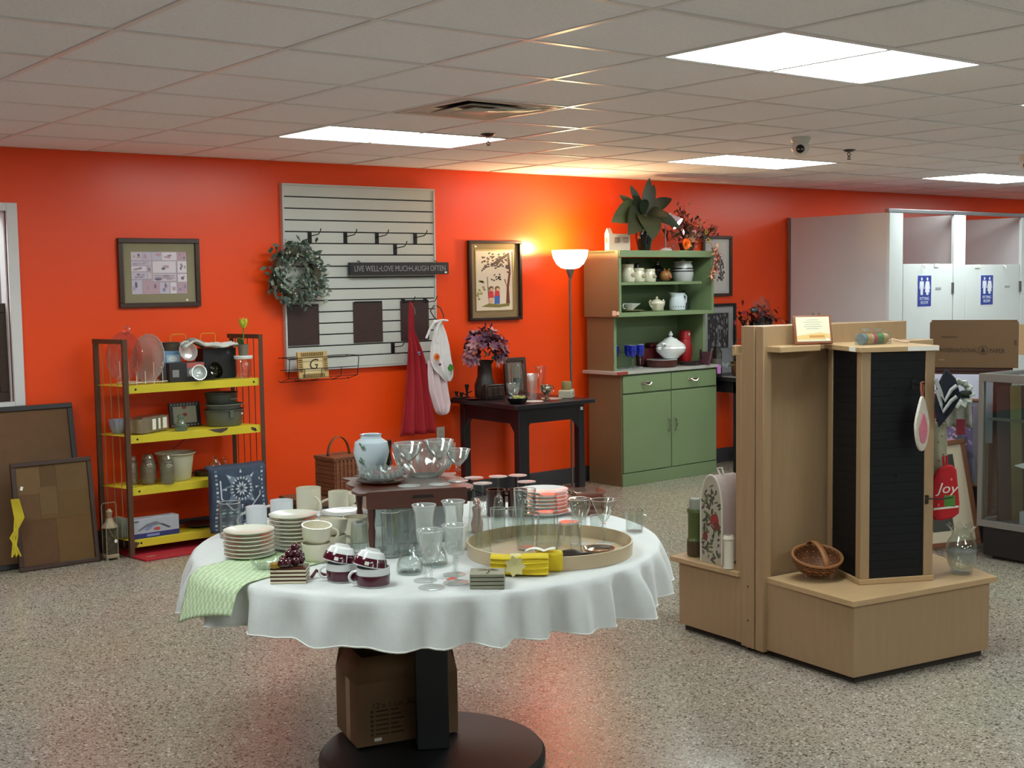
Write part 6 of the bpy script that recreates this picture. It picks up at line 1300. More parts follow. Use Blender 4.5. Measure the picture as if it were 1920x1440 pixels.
obj('filling', f, [mat('straw_gold', '#b39a3c', .6, var=.2), FC[2]], t, kind='stuff'); f = MB()
for a in range(6): f.leaf((0, -.07, .06), (math.cos(a), -.3, math.sin(a)), .045, .02, .1, 0, 3, (0, -1, 0))
obj('bow', f, mat('gold_ribbon', '#b8953a', .4, var=.1), t)
one('clear_tray', MB().box(-.12, .12, -.08, .08, 0, .004), mat('grey_tray', '#8d8d88', .4, var=.05), 'flat grey tray under the basket on the second black table', 'tray', (8.10, 7.27, SZt))
t = thing('standing_picture', 'grey picture with a leaf motif leaning behind the basket', 'picture frame', (8.30, 7.64, SZt), rot=(-.12, 0, 0)); obj('frame', frame4(.28, .22, .008, .012), mat('grey_frame', '#77787a', .4, var=.03), t, (0, 0, .11)); obj('panel', B(-.133, .133, -.008, -.002, .008, .212), mat('grey_print', '#85868a', .5, var=.06), t); obj('leaf_motif', MB().leaf((.02, -.0085, .06), (-.6, 0, .7), .05, .03, 0, 0, 4, (0, -1, 0)).leaf((.03, -.0085, .05), (.7, 0, .6), .06, .035, 0, 0, 4, (0, -1, 0)), cm('#a9b0b2'), t)
t = thing('dark_jar', 'dark glass jar with a grey label beside the leaf picture', 'jar', (8.14, 7.56, SZt)); obj('jar_body', LA([(0, 0), (.04, 0), (.042, .01), (.042, .2), (.03, .22), (.03, .24), (0, .24)], 22), mat('dark_jar_glass', '#26241f', .2, var=.1), t); obj('label', LA([(.0428, .06), (.0428, .14)], 22), mat('grey_label', '#6a665c', .6, var=.1), t)
t = thing('flower_pot', 'dark pot of red and orange silk flowers in clear wrap on the second black table', 'flower arrangement', (8.545, 7.47, SZt)); rnd = random.Random(17)
obj('pot', LA(vessel([(.07, 0), (.08, .01), (.095, .40)], .005), 26), mat('dark_pot', '#191a18', .5, var=.1), t)
f = MB()
for k in range(340):
    c = (rnd.gauss(0, .085), rnd.gauss(-.02, .06), .42 + abs(rnd.gauss(0, .06))); dark = c[2] < .46
    f.leaf(c, (rnd.gauss(0, 1), rnd.gauss(-.3, .8), rnd.gauss(.3, .8)), rnd.uniform(.045, .085), rnd.uniform(.022, .045), .2, rnd.choice((0, 0, 3)) if dark else rnd.choice((1, 1, 2, 2, 2)) , 2)
obj('silk_flower', f, [mat('silk_green', '#20261c', .6, var=.2), mat('silk_orange', '#a8502a', .6, var=.2), mat('silk_crimson', '#7a1a2a', .6, var=.2), mat('silk_black', '#151614', .6, var=.1)], t, kind='stuff')
WRAP = glass('clear_wrap', '#ecebea', gain=1.5, frost=.10, frostc='#8d8086', rough=.08)
f = MB(); f.grid(lambda u, v: (-.13 + .2 * u + .05 * math.sin(4 * v), -.10 + .02 * math.sin(11 * u + 6 * v), .40 + .28 * v * (1 - .5 * abs(u - .6)) + .0), 12, 10); obj('wrap', f, WRAP, t)
obj('silver_ornament', MB().sphere((-.10, -.06, .55), .045, 14, 0, (1, .7, .6)), mat('smoky_silver', '#5f6470', .25, metal=.6, var=.1), t)
# ------------------------------------------------------------------ maple display stand
U7 = math.radians(-7); ud = Vector((math.cos(U7), math.sin(U7))); vd = Vector((math.sin(U7), -math.cos(U7)))     # along the spine, towards the aisle
P0 = Vector((4.15, 3.63)); HB = .345
def gp(u, v): q = P0 + ud * u + vd * v; return (q.x, q.y)
t = thing('display_stand', 'maple laminate shop display stand with a centre wall and two low plinths', 'display stand', (0, 0, 0)); G = t
def slab(poly, z0, z1, name, M=MAPLE, bev=.002): return obj(name, MB().prism(poly, z0, z1), M, t, bev=bev)
obj('end_post', MB().prism([gp(0, -.095), gp(0, -.012), gp(.045, -.012), gp(.045, -.095)], .02, 1.42), MAPLE, t, bev=.002)
obj('end_post', MB().prism([gp(0, -.004), gp(0, .045), gp(.045, .045), gp(.045, -.004)], .02, 1.42), MAPLE, t, bev=.002)
slab([gp(.045, -.085), gp(.045, -.02), gp(.89, -.02), gp(.89, -.085)], .03, 1.42, 'spine_panel')
slab([gp(.045, -.004), gp(.045, .02), gp(.89, .02), gp(.89, -.004)], .03, 1.42, 'spine_panel')
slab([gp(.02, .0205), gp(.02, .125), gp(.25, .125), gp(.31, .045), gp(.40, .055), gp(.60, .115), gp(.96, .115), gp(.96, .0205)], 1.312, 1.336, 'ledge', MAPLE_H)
slab([gp(-.0, -.13), gp(-.0, -.095), gp(.03, -.095), gp(.03, -.13)], .03, 1.30, 'back_post')
obj('post_clip', MB().prism([gp(-.006, -.15), gp(-.006, -.125), gp(.03, -.125), gp(.03, -.15)], 1.29, 1.335), MAPLE_H, t, bev=.004)
for z in (.14, .29): 
    q = gp(-.0005, -.05); o = obj('bolt_hole', MB().lathe([(0, 0), (.004, 0), (.004, .002), (0, .002)], 10), mat('bolt_dark', '#2a2420', .6, var=0), t, loc=(q[0], q[1], z), rot=(0, -PI / 2, U7))
A, Bp, Cp, Dp, Ep = (4.165, 3.60), (4.125, 3.10), (4.885, 2.975), (5.10, 3.45), gp(.89, .02)
def off(poly, d):
    c = Vector((sum(p[0] for p in poly) / len(poly), sum(p[1] for p in poly) / len(poly))); return [tuple(Vector(p) + (Vector(p) - c).normalized() * d) for p in poly]
base = [A, Bp, Cp, Dp, Ep, gp(.02, .045)]
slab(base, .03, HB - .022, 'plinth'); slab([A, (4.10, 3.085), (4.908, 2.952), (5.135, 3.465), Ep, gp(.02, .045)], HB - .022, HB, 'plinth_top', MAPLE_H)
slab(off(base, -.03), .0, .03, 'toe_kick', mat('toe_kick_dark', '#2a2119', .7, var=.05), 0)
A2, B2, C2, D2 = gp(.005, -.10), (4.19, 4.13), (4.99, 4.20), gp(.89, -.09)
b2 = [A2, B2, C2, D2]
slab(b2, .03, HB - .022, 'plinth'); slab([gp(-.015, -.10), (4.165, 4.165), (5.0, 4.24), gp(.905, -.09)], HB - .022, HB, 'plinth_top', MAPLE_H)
slab(off(b2, -.03), .0, .03, 'toe_kick', mat('toe_kick_dark', '#2a2119'), 0)
# slatted tower on the front plinth
T1, T2, T3, T4 = Vector((4.488, 3.515)), Vector((4.349, 3.240)), Vector((4.646, 3.094)), Vector((4.785, 3.369))
HTt = .99
t = thing('slat_tower', 'tall square tower with black slatted sides and maple corners on the stand', 'display tower', (T2.x, T2.y, HB + .0008), rz=math.atan2(T3.y - T2.y, T3.x - T2.x)); TW = t
tw = (T3 - T2).length; td = (T1 - T2).length; BS = mat('black_slat_laminate', '#0a0b10', .5, var=.1, spec=.25)
for (x0, x1, y0, y1) in ((0, .042, 0, .042), (tw - .042, tw, 0, .042), (0, .042, td - .042, td), (tw - .042, tw, td - .042, td)): obj('corner_post', B(x0, x1, y0, y1, .022, HTt - .022), MAPLE, t, bev=.002)
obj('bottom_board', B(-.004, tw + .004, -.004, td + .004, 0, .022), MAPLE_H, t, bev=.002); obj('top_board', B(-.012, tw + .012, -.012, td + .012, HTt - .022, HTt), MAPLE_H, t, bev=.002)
obj('core', B(.016, tw - .016, .016, td - .016, .022, HTt - .022), mat('black_core', '#09090b', .7, var=0), t)
ns = 26; p_ = (HTt - .05) / ns
f1 = B(.044, tw - .044, .004, .018, .0004, p_ - .0004).mesh('slat'); f1.materials.append(BS)
f2 = B(.004, .018, .044, td - .044, .0004, p_ - .0004).mesh('slat'); f2.materials.append(BS)
f3 = B(tw - .018, tw - .004, .044, td - .044, .0004, p_ - .0004).mesh('slat'); f3.materials.append(BS)
for k in range(ns):
    for fm in (f1, f2, f3): obj('slat', fm, None, t, (0, 0, .025 + k * p_))
obj('shelf_label', B(tw - .13, tw + .01, -.0135, -.0118, HTt - .02, HTt - .002), LABELW, t); obj('shelf_label', B(-.0135, -.0118, .03, .085, HTt - .02, HTt - .002), LABELW, t)
for k, (x, z) in enumerate(((.15, .82), (.24, .83), (.16, .45))): obj('peg', TU([(x, .006, z), (x, -.012, z - .002)], .0025, 5), BLACKM, t)
def tp(x, y, z):
    a = math.atan2(T3.y - T2.y, T3.x - T2.x); c, s = math.cos(a), math.sin(a); return (T2.x + c * x - s * y, T2.y + s * x + c * y, HB + z)
ra = math.atan2(T3.y - T2.y, T3.x - T2.x)
hk = None
for (y, z, ln, lab) in ((.14, .80, .17, 'black tower hook holding the zigzag potholder'), (.20, .755, .16, 'black tower hook just under the zigzag potholder'), (.10, .69, .10, 'black tower hook above the bordered towel, shorter one'), (.16, .675, .16, 'black tower hook above the bordered towel, longer one'), (.22, .50, .10, 'black tower hook in front of the bordered towel'), (.12, .43, .13, 'black tower hook at the foot of the bordered towel'), (.2, .415, .2, 'lowest long black tower hook, over the red mitt')):
    hk = thing('tower_hook', lab, 'hook', tp(tw - .004, y, z), rz=ra, group='hooks on the tower')
    obj('plate', B(0, .006, -.012, .012, -.035, .004), BLACKM, hk)
    obj('prong', TU([(.002, 0, -.01), (ln * .5, 0, -.012), (ln * .93, 0, -.008), (ln, 0, .012)], .0028, 6), BLACKM, hk)
for (x, z, lab) in ((tw - .095, .945, 'front tower hook carrying the crocheted strawberry potholder'), (tw - .03, .36, 'front tower hook touching the red mitt')):
    hk = thing('tower_hook', lab, 'hook', tp(x, .004, z - .1 if z > .9 else z), rz=ra, group='hooks on the tower')
    obj('plate', B(-.010, .010, -.004, .003, -.035, .004), BLACKM, hk); obj('prong', TU([(0, -.002, -.01), (0, -.06, -.012), (.0, -.09, .0)] if z > .9 else [(0, -.002, -.01), (.05, -.03, -.012), (.10, -.04, -.004)], .0028, 6), BLACKM, hk)
# hanging goods
CRO = mat('cream_crochet', '#cfc8bc', .9, var=.1, sc=60, bump=.5, bsc=180); PKC = mat('pink_crochet', '#d0788a', .9, var=.12, sc=60, bump=.5, bsc=180)
def padpoly(poly, th, n=2):
    f = MB(); f.plate(poly, th / 2, th); return f
t = thing('crochet_potholder', 'cream crocheted potholder with a pink centre hanging on the tower front', 'potholder', tp(tw - .095, -.066, .80), rz=ra + .45)
el = [(.048 * math.sin(a) * (1 - .55 * (math.cos(a) > 0) * math.cos(a)), -.125 + .115 * math.cos(a)) for a in [2 * PI * k / 28 for k in range(28)]]
f = MB(); f.plate(el, .006, .012); obj('pad', f, CRO, t, bev=.004)
f = MB(); f.plate([(x * .58, -.145 + (z + .125) * .55) for x, z in el], -.0065, .004); obj('pink_centre', f, PKC, t, bev=.0015)
f = MB(); f.plate([(x * .58, -.145 + (z + .125) * .55) for x, z in el], .0105, .004); obj('pink_centre', f, PKC, t, bev=.0015)
obj('hanging_loop', TU([(0, 0, -.02), (-.008, 0, .02), (-.005, 0, .045), (.005, 0, .045), (.008, 0, .02), (0, 0, -.02)], .0045, 6), mat('rust_loop', '#9a5a44', .8, var=.05), t)
t = thing('zigzag_potholder', 'black and white zigzag knitted potholder on the tower side', 'potholder', tp(tw + .028, -.05, .84), rz=ra - .45); NV = mat('black_navy_knit', '#141824', .95, var=.15, sc=60, bump=.5, bsc=160); ZW = mat('grey_white_yarn', '#9ea2a0', .95, var=.15, sc=60, bump=.5, bsc=160)
pz = [(-.01, .06), (.045, .015), (.075, -.06), (.03, -.12), (-.045, -.19), (-.07, -.10), (-.06, -.02)]
pz = [(x * .72, z) for x, z in pz]; f = MB(); f.plate(pz, .008, .016); obj('pad', f, NV, t, bev=.006)
for dz in (0, -.045): obj('zigzag', TU([((x_) * .72, -.014, z_ + dz) for x_, z_ in ((-.068 + .01 * (dz < 0), .015), (-.035, -.045), (-.015 - .01 * (dz < 0), -.078), (.02, -.03), (.05, -.012))], [.009, .008, .007, .008, .008], 7), ZW, t)
t = thing('ruffled_potholder', 'white ruffled crochet piece with dark holes hanging beside the zigzag one', 'potholder', tp(tw + .10, .0, .815), rz=ra - .5); 
f = MB()
for k in range(22):
    a = k * .52; f.leaf((.005 + .03 * math.cos(a), .0, -.02 + .028 * math.sin(a)), (math.cos(a), -.4, math.sin(a)), .04, .032, .25, 0, 3, (0, -1, .2), .5)
obj('ruffle', f, mat('white_crochet', '#bfc6bd', .95, var=.15, sc=60, bump=.5, bsc=160), t, solid=.004); obj('dark_lining', MB().sphere((.035, -.01, -.03), .022, 10, 0, (1.4, .5, .8)), mat('dark_lining', '#1d241d', .95, var=.1), t)
obj('drape', cloth([(-.03, -.035, .05, .02), (-.10, -.04, .06, .02), (-.17, -.035, .065, .02)], 2, .03, 4), mat('grey_white_knit', '#98998f', .95, var=.15, sc=40), t, solid=.004); obj('red_patch', B(.0, .036, -.012, -.008, -.20, -.135), mat('dark_red_knit', '#7a2a35', .95, var=.1), t)
t = thing('pink_mitt', 'small hot pink felt piece behind the hooks', 'mitt', tp(tw + .06, .09, .74), rz=ra - .45); obj('felt', padpoly([(-.03, .03), (.02, .05), (.035, -.01), (.03, -.075), (-.03, -.075), (-.035, -.02)], .006), mat('pink_felt', '#b0567f', .9, var=.1), t, bev=.002); obj('red_trim', TU([(-.03, -.006, -.04), (-.01, -.006, -.06), (-.02, -.006, -.075), (.02, -.006, -.078)], .004, 5), mat('red_yarn', '#b0202f', .9, var=0), t)
t = thing('bordered_towel', 'pale hand towel with a fine print and fringed top on the tower side', 'towel', tp(tw + .06, .06, .66), rz=ra - .45); 
obj('cloth', cloth([(0, -.04, .025, 0), (-.06, -.042, .03, 0), (-.15, -.042, .032, 0), (-.25, -.042, .035, 0)], 1.5, .016, 7), mat('pale_towel', '#a9a890', .9, var=.1, sc=30), t, solid=.004)
for k in range(5): obj('fringe', TU([(-.034 + .015 * k, -.006, -.005), (-.034 + .015 * k, -.006, .018)], .004, 5), mat('cream_fringe', '#d2c3b0', .9, var=0), t)
for k in range(8): obj('print', MB().ell(-.03 + .055 * ((k * 37) % 10) / 10, -.03 - .026 * k, .004, .004, -.0195, .001, 0, 6), cm('#5f6650'), t)
obj('green_hem', B(-.042, .02, -.012, .0, -.36, -.25), mat('dark_green_cloth', '#2f4232', .9, var=.1), t)
t = thing('joy_mitt', 'red oven mitt with Joy in white script and a green patch', 'mitt', tp(tw + .07, .02, .455), rz=ra - .45); RM = mat('red_quilted_cotton', '#a8151d', .85, var=.06, sc=20, bump=.3, bsc=120)
mp = [(-.055, -.03), (-.035, .012), (.0, .03), (.025, .028), (.04, .01), (.047, -.06), (.054, -.13), (.052, -.175), (.028, -.195), (-.01, -.205), (-.04, -.21), (-.058, -.19), (-.06, -.12)]
f = MB(); f.plate(mp, .011, .022); obj('mitt_body', f, RM, t, bev=.008)
obj('loop', TU([(-.01, .0, .025), (-.014, 0, .065), (.0, 0, .068), (.002, 0, .028)], .005, 6), RM, t)
text('lettering', 'Joy', .062, mat('script_white', '#d8cfc6', .7, var=0), t, (.002, -.0118, -.07), shear=.3); 
obj('green_patch', B(-.008, .036, -.0128, -.0108, -.145, -.098), mat('green_felt_patch', '#4a7a34', .85, var=.1), t); obj('white_stripe', MB().plate([(-.05, -.163), (.05, -.148), (.05, -.140), (-.05, -.154)], -.0108, .0018), mat('stripe_white', '#d5cbc0', .8, var=0), t)
obj('red_berry', MB().ell(.02, -.03, .004, .006, -.0112, .001).ell(-.03, -.14, .004, .006, -.0112, .001), mat('pale_red', '#d96a5a', .8, var=0), t)
# goods on the stand
t = thing('plaque', 'wooden plaque with a cream verse sheet leaning on the ledge', 'plaque', (*gp(.235, .095), 1.3375), rot=(-.22, 0, U7 - .35))
obj('board', B(-.088, .088, -.012, .0, 0, .125), mat('cherry_wood', '#7d4526', .4, var=.12, sc=8), t, bev=.004)
obj('sheet', B(-.076, .076, -.0135, -.0118, .012, .118), mat('cream_paper', '#d8d2b8', .5, var=.03), t)
for k, wd in enumerate((.05, .08, .07, .085, .06)): obj('verse', MB().rect(-wd / 2, wd / 2, .104 - k * .0095, .1055 - k * .0095, -.0136, .0003), cm('#8f8f84'), t)
obj('print', MB().plate([(-.076, .02), (.076, .02), (.076, .042), (.03, .05), (-.02, .044), (-.076, .036)], -.0136, .0004, 0).rect(-.02, .05, .028, .038, -.0141, .0003, 1), [cm('#d6b878'), cm('#c08a4c')], t); obj('price_sticker', B(.055, .068, -.0145, -.0134, .014, .024), LABELW, t)
for sx in (-.03, .03): obj('easel_wire', TU([(sx * .3 + .03, .004, .12), (sx * .5 + .03, .012, .14)], .0015, 4), BLACKM, t)
t = thing('spool_pack', 'clear pack of colourful ribbon spools on top of the tower', 'ribbon pack', tp(.14, .17, HTt), rz=ra + .35)
for k, (hx, x, w_) in enumerate((('5f7d92', -.068, .02), ('b39a58', -.045, .018), ('c2a68c', -.026, .016), ('b0353c', -.006, .02), ('1f7a3a', .022, .034), ('b09a6a', .056, .026))):
    f = MB(); f.T = TR(x, 0, .026) @ RY(PI / 2); f.lathe([(0, -w_ / 2), (.024, -w_ / 2), (.024, w_ / 2), (0, w_ / 2)], 20); obj('ribbon_spool', f, mat('ribbon_' + hx, '#' + hx, .35, var=.1, sc=40), t)
obj('wrap', MB().box(-.08, .08, -.028, .028, .0, .055), glass('pack_film', '#eeeeea', gain=1.6, frost=.06, rough=.1), t)
f = MB(); f.grid(lambda u, v: (-.075 + .15 * u, -.02 + .04 * v, .056 + .018 * abs(math.sin(6 * u + 2 * v)) * (1 - u * .4)), 12, 4); obj('film_top', f, MATS['pack_film'], t)
t = thing('scrap_ribbon', 'loop of pale ribbon lying beside the spool pack on the tower', 'ribbon', tp(.255, .20, HTt)); obj('strip', TU([(-.03, .03, .006), (.0, .01, .02), (.04, -.01, .008), (.075, -.02, .004)], .004, 5), mat('pale_pink_ribbon', '#c9b09c', .5, var=.1), t)
t = thing('melon_basket', 'small brown woven basket lying tilted on the front plinth', 'basket', (4.305, 3.425, HB + .010), rz=-.75); BB = [mat('basket_light', '#8a5a32', .55, var=.2, sc=30), mat('basket_dark', '#6b3f20', .6, var=.2, sc=30)]
TB = TR(0, 0, .088) @ RZ(.3) @ RX(.36)
f = MB(); f.T = TB
N_ = 40
def bowlpt(a, q): 
    r = .098 * math.cos(q) ; return (r * math.cos(a) * 1.05, r * math.sin(a) * .88, -.085 * math.sin(q))
for j in range(9):
    q0, q1 = j * .15, j * .15 + .11
    f.grid(lambda u, v: tuple(c * (1 + .035 * math.sin(u * 44 * PI + PI * (j % 2))) for c in bowlpt(u * 2 * PI, q0 + (q1 - q0) * v)), 60, 1, j % 2)
obj('woven_strips', f, BB, t, kind='stuff', solid=.004)
f = MB(); f.T = TB
f.grid(lambda u, v: tuple(c * .97 for c in bowlpt(u * 2 * PI, v * PI / 2 * .98)), 30, 6); obj('basket_shell', f, BB[1], t)
f = MB(); f.T = TB; f.tube([(.103 * math.cos(a) * 1.05, .103 * math.sin(a) * .88, .002) for a in [2 * PI * k / 32 for k in range(32)]], .006, 6, 0, True); obj('rim', f, BB[0], t)
f = MB(); f.T = TB
A = [(-.03 * math.sin(a) * 2.4, .098 * math.cos(a),   .05 * math.sin(a)) for a in [PI * k / 14 for k in range(15)]]; vs = []
for p in A: vs += [(-.012, p[1] * .92, p[2]), (.012, p[1] * .92, p[2])]
f.add(vs, [(2 * i, 2 * i + 1, 2 * i + 3, 2 * i + 2) for i in range(14)]); obj('handle', f, BB[0], t, solid=.004, rot=(0, 0, 0))
for sx in (-.05, .05): obj('foot', MB().leaf((sx, -.03, .035), (sx * 2, -.4, -1), .04, .03, 0, 0, 2, (0, -1, 0)), BB[1], t, solid=.006)
t = thing('glass_vase', 'clear glass vase with a ruffled rim at the plinth corner', 'vase', (4.845, 3.085, HB + .0008)); 
obj('vase_body', LA([(0, 0), (.038, 0), (.045, .006), (.062, .06), (.067, .1), (.058, .14), (.042, .165), (.040, .178), (.05, .195), (.062, .208), (.060, .209), (.048, .197), (.0375, .18), (.0395, .164), (.0555, .139), (.0645, .1), (.0595, .061), (.042, .010), (0, .008)], 60, lambda a, r, z: (r * (1 + (.08 * math.cos(8 * a) if z > .19 else 0)), z + (.006 * math.cos(8 * a) if z > .19 else 0))), GLASSG, t)
obj('pale_fill', LA([(0, .012), (.0385, .014), (.057, .06), (.0615, .1), (.0615, .1005), (0, .101)], 32), glass('pale_interior', '#f4f6f4', gain=.4, frost=.12, frostc='#d5d5cc'), t)  # whitish body filling the lower part of the vase
t = thing('bamboo_candle', 'green bamboo style candle holder with a grey candle on the back plinth', 'candle holder', (4.255, 4.085, HB + .0008)); GB = mat('green_bamboo_glaze', '#4c5a2c', .35, var=.15, sc=12)
obj('holder', LA(vessel([(.036, 0), (.04, .006), (.040, .07), (.042, .075), (.038, .082), (.036, .09), (.037, .2), (.041, .205), (.041, .215), (.038, .222)], .004), 30, lambda a, r, z: (r * (1 + (.02 * math.cos(18 * a) if .09 < z < .2 else 0)), z)), GB, t); obj('base_band', LA([(.0405, .006), (.0412, .03), (.0412, .07)], 30), mat('brown_bamboo', '#4a3a24', .4, var=.15), t); obj('candle', LA([(0, .1), (.03, .1), (.031, .26), (.028, .268), (0, .268)], 22), mat('grey_candle', '#7f8577', .5, var=.05), t)
t = thing('toaster_cozy', 'quilted appliance cover with a leaf and rose print front on the back plinth', 'appliance cover', (4.268, 3.925, HB + .0008), rz=-1.6)
def cz(x0, x1, y0, y1, h):
    prof_ = [(x0, 0)] + [(x0 + (x1 - x0) * .5 * (1 - math.cos(PI * k / 16)), h * (.55 + .45 * math.sin(PI * k / 16) ** .8)) for k in range(17)] + [(x1, 0)]
    return prof_
prof_ = cz(-.066, .066, 0, 0, .40)
f = MB(); f.plate(prof_, .075, .15); obj('cover_body', f, mat('pink_white_quilting', '#b7a9a6', .9, var=.06, sc=30, bump=.6, bsc=50), t, bev=.012)
f = MB(); f.plate([(x * .985, z * .99) for x, z in prof_], -.0755, .004); pf_ = obj('print_panel', f, mat('print_ground', '#a8a08f', .9, var=.06), t)
rnd = random.Random(7); f = MB()
for k in range(95):
    x = rnd.uniform(-.056, .056); z = rnd.uniform(.01, .37)
    if z > .2 + .16 * math.sqrt(max(0, 1 - (x / .066) ** 2)): continue
    f.ell(x, z, rnd.uniform(.009, .02), rnd.uniform(.004, .008), -.0797 - .0004 * rnd.random(), .0004, rnd.choice((0, 0, 1, 1, 2)), 8, rnd.uniform(0, 3))
f.ell(.022, .20, .026, .028, -.0806, .0005, 3, 12); f.ell(.036, .175, .018, .02, -.081, .0005, 4, 12); f.ell(-.036, .12, .016, .02, -.0806, .0005, 4, 10)
obj('leaf_print', f, [cm('#3e4632'), cm('#5c6248'), cm('#55474a'), cm('#8c2f2a'), cm('#6b3028')], t)
obj('piping', TU([(x, -.077, z) for x, z in prof_], .005, 6), mat('white_piping', '#c9c4b8', .8, var=0), t); obj('loop', TU([(-.0, -.02, .395), (-.02, -.02, .425), (.01, -.02, .43), (.02, -.02, .40)], .005, 6), mat('white_piping', '#c9c4b8'), t)
one('white_cup', LA(vessel([(.018, 0), (.024, .004), (.022, .012), (.022, .13), (.026, .135), (.02, .152)], .003), 24), mat('ivory_ceramic', '#cdc4b4', .3, var=.03), 'slim white ceramic cup beside the quilted cover, by the post', 'cup', (4.165, 3.80, HB + .0008))

# ------------------------------------------------------------------ fitting rooms
ST = mat('stall_laminate', '#d3d9da', .38, var=.015); STI = mat('stall_side_laminate', '#c9c5c7', .4, var=.015); AL = mat('aluminium_rail', '#8f9094', .3, metal=.9, var=.03)
t = thing('fitting_room', 'grey white fitting room partition with two doors against the orange wall', 'fitting room', (0, 0, 0)); X0, XP, XQ = 9.27, 10.30, 11.40; YF = 6.63; SH = 2.165
obj('side_panel', B(X0, X0 + .03, YF + .03, YW - .03, .25, SH), STI, t, bev=.002); obj('wall_bracket', B(X0 - .008, X0 + .038, YW - .05, YW - .016, .25, SH + .005), AL, t)
obj('front_post', B(X0, 9.46, YF, YF + .03, 0, SH), ST, t, bev=.002); obj('front_post', B(10.225, 10.405, YF, YF + .03, 0, SH), ST, t, bev=.002); obj('front_post', B(11.34, 11.5, YF, YF + .03, 0, SH), ST, t, bev=.002)
for x in (XP, XQ): obj('divider', B(x, x + .03, YF + .03, YW - .03, .25, SH), STI, t, bev=.002)
obj('front_rail', B(X0 - .02, 12.9, YF - .006, YF + .036, SH, SH + .032), AL, t, bev=.003)
obj('front_post', B(12.7, 12.9, YF, YF + .03, 0, SH), ST, t)
for x0, x1, z1 in ((9.475, 10.215, 1.727), (10.415, 11.33, 1.718)):
    dr = obj('door', B(x0, x1, YF + .004, YF + .026, .3, z1), ST, t, bev=.002)
    obj('hinge', B(x1 - .02, x1 + .012, YF - .004, YF + .004, 1.46, 1.56), AL, dr); obj('latch', B(x1 - .26, x1 - .18, YF + .001, YF + .004, 1.50, 1.52), mat('latch_grey', '#9aa0a2', .4, var=0), dr)
    obj('coat_hook', TU([(x0 + .27 if x0 < 10 else x0 + .62, YF + .0, z1 - .01), (x0 + .27 if x0 < 10 else x0 + .62, YF - .025, z1 - .02), (x0 + .27 if x0 < 10 else x0 + .62, YF - .025, z1 - .04)], .006, 5), WHITE, dr)
    obj('door_clip', B(x0 + .45 if x0 < 10 else x0 + .15, x0 + .52 if x0 < 10 else x0 + .23, YF - .002, YF + .008, z1 - .03, z1 + .002), WHITE, dr)
obj('door', B(11.5, 12.69, YF + .004, YF + .026, .3, 1.72), ST, t)
BLU = mat('sign_blue', '#2c3f93', .5, var=.04); SGW = mat('sign_white', '#dfe4ee', .5, var=0)
for (x, z, lab) in ((9.785, 1.49, 'blue fitting room sign on the first door, next to the corner post'), (10.765, 1.485, 'blue fitting room sign on the second door')):
    t = thing('door_sign', lab, 'sign', (x, YF + .004, z), group='blue fitting room signs'); hw, hh = .10, .135
    obj('paper', B(-hw - .008, hw + .008, -.0012, -.0002, -hh - .012, hh + .008), SGW, t); obj('blue_panel', B(-hw, hw, -.0026, -.0012, -hh, hh), BLU, t)
    a = MB()
    for s, dress in ((-.042, 0), (.042, 1)):
        a.ell(s, .105, .013, .014, -.0027, .0006, 0, 12)
        if not dress: a.plate([(s - .03, .085), (s + .03, .085), (s + .034, .02), (s + .026, .015), (s + .02, .06), (s + .018, -.03), (s - .018, -.03), (s - .02, .06), (s - .026, .015), (s - .034, .02)], -.0027, .0006)
        else:
            a.plate([(s - .02, .085), (s + .02, .085), (s + .034, -.012), (s - .034, -.012)], -.0027, .0006)
            for q in (-1, 1): a.plate([(s + q * .018, .085), (s + q * .026, .08), (s + q * .042, .02), (s + q * .034, .016)], -.0034, .0003)
        for q in (-.009, .009): a.rect(s + q - .008, s + q + .008, -.032 if not dress else -.035, .0, -.0034, .0003); a.rect(s + q - .007, s + q + .007, -.035, -.01, -.0027, .0006)
    obj('pictogram', a, SGW, t)
    text('lettering', 'FITTING', .038, SGW, t, (0, -.0028, -.068), fit=.135); text('lettering', 'ROOM', .038, SGW, t, (0, -.0028, -.103), fit=.105)

# ------------------------------------------------------------------ goods behind the stand
t = thing('storage_cabinet', 'dark cabinet hidden behind the leaning pictures, carrying the cardboard box', 'cabinet', (6.86, 4.31, 0), rz=math.atan2(-.424, .265)); DC = mat('dark_cabinet', '#2c2524', .5, var=.1)
obj('cabinet_body', B(-.36, .22, .08, .50, .05, 1.0), DC, t, bev=.004); obj('cabinet_top', B(-.37, .23, .06, .51, 1.0, 1.02), DC, t, bev=.003); obj('toe_kick', B(-.34, .28, .08, .48, 0, .05), DC, t)
cr_ = math.atan2(-.424, .265)
def cp(x, y, z): c, s = math.cos(cr_), math.sin(cr_); return (6.86 + c * x - s * y, 4.31 + s * x + c * y, z)
t = thing('wooden_case', 'flat dark reddish brown wooden case under the printed cardboard box', 'case', cp(.0, .08, 1.0205), rz=cr_); obj('case_body', B(-.23, .22, 0, .35, 0, .022), mat('mahogany', '#3f231d', .35, var=.1), t, bev=.003); obj('case_lid', B(-.235, .225, -.004, .354, .0225, .045), mat('mahogany', '#3f231d'), t, bev=.003)
t = thing('paper_box', 'brown cardboard box printed INTERNATIONAL PAPER with a tree logo', 'box', cp(.002, .07, 1.0665), rz=cr_); bw, bh, bd = .252, .272, .33
obj('front_wall', B(-bw, bw, 0, .006, 0, bh), CARD_D, t, bev=.001); obj('back_wall', B(-bw, bw, bd - .006, bd, 0, bh + .006), CARD, t); obj('side_wall', B(-bw, -bw + .006, .006, bd - .006, 0, bh), CARD, t); obj('side_wall', B(bw - .006, bw, .006, bd - .006, 0, bh), CARD, t); obj('bottom', B(-bw + .006, bw - .006, .006, bd - .006, 0, .006), CARD, t)
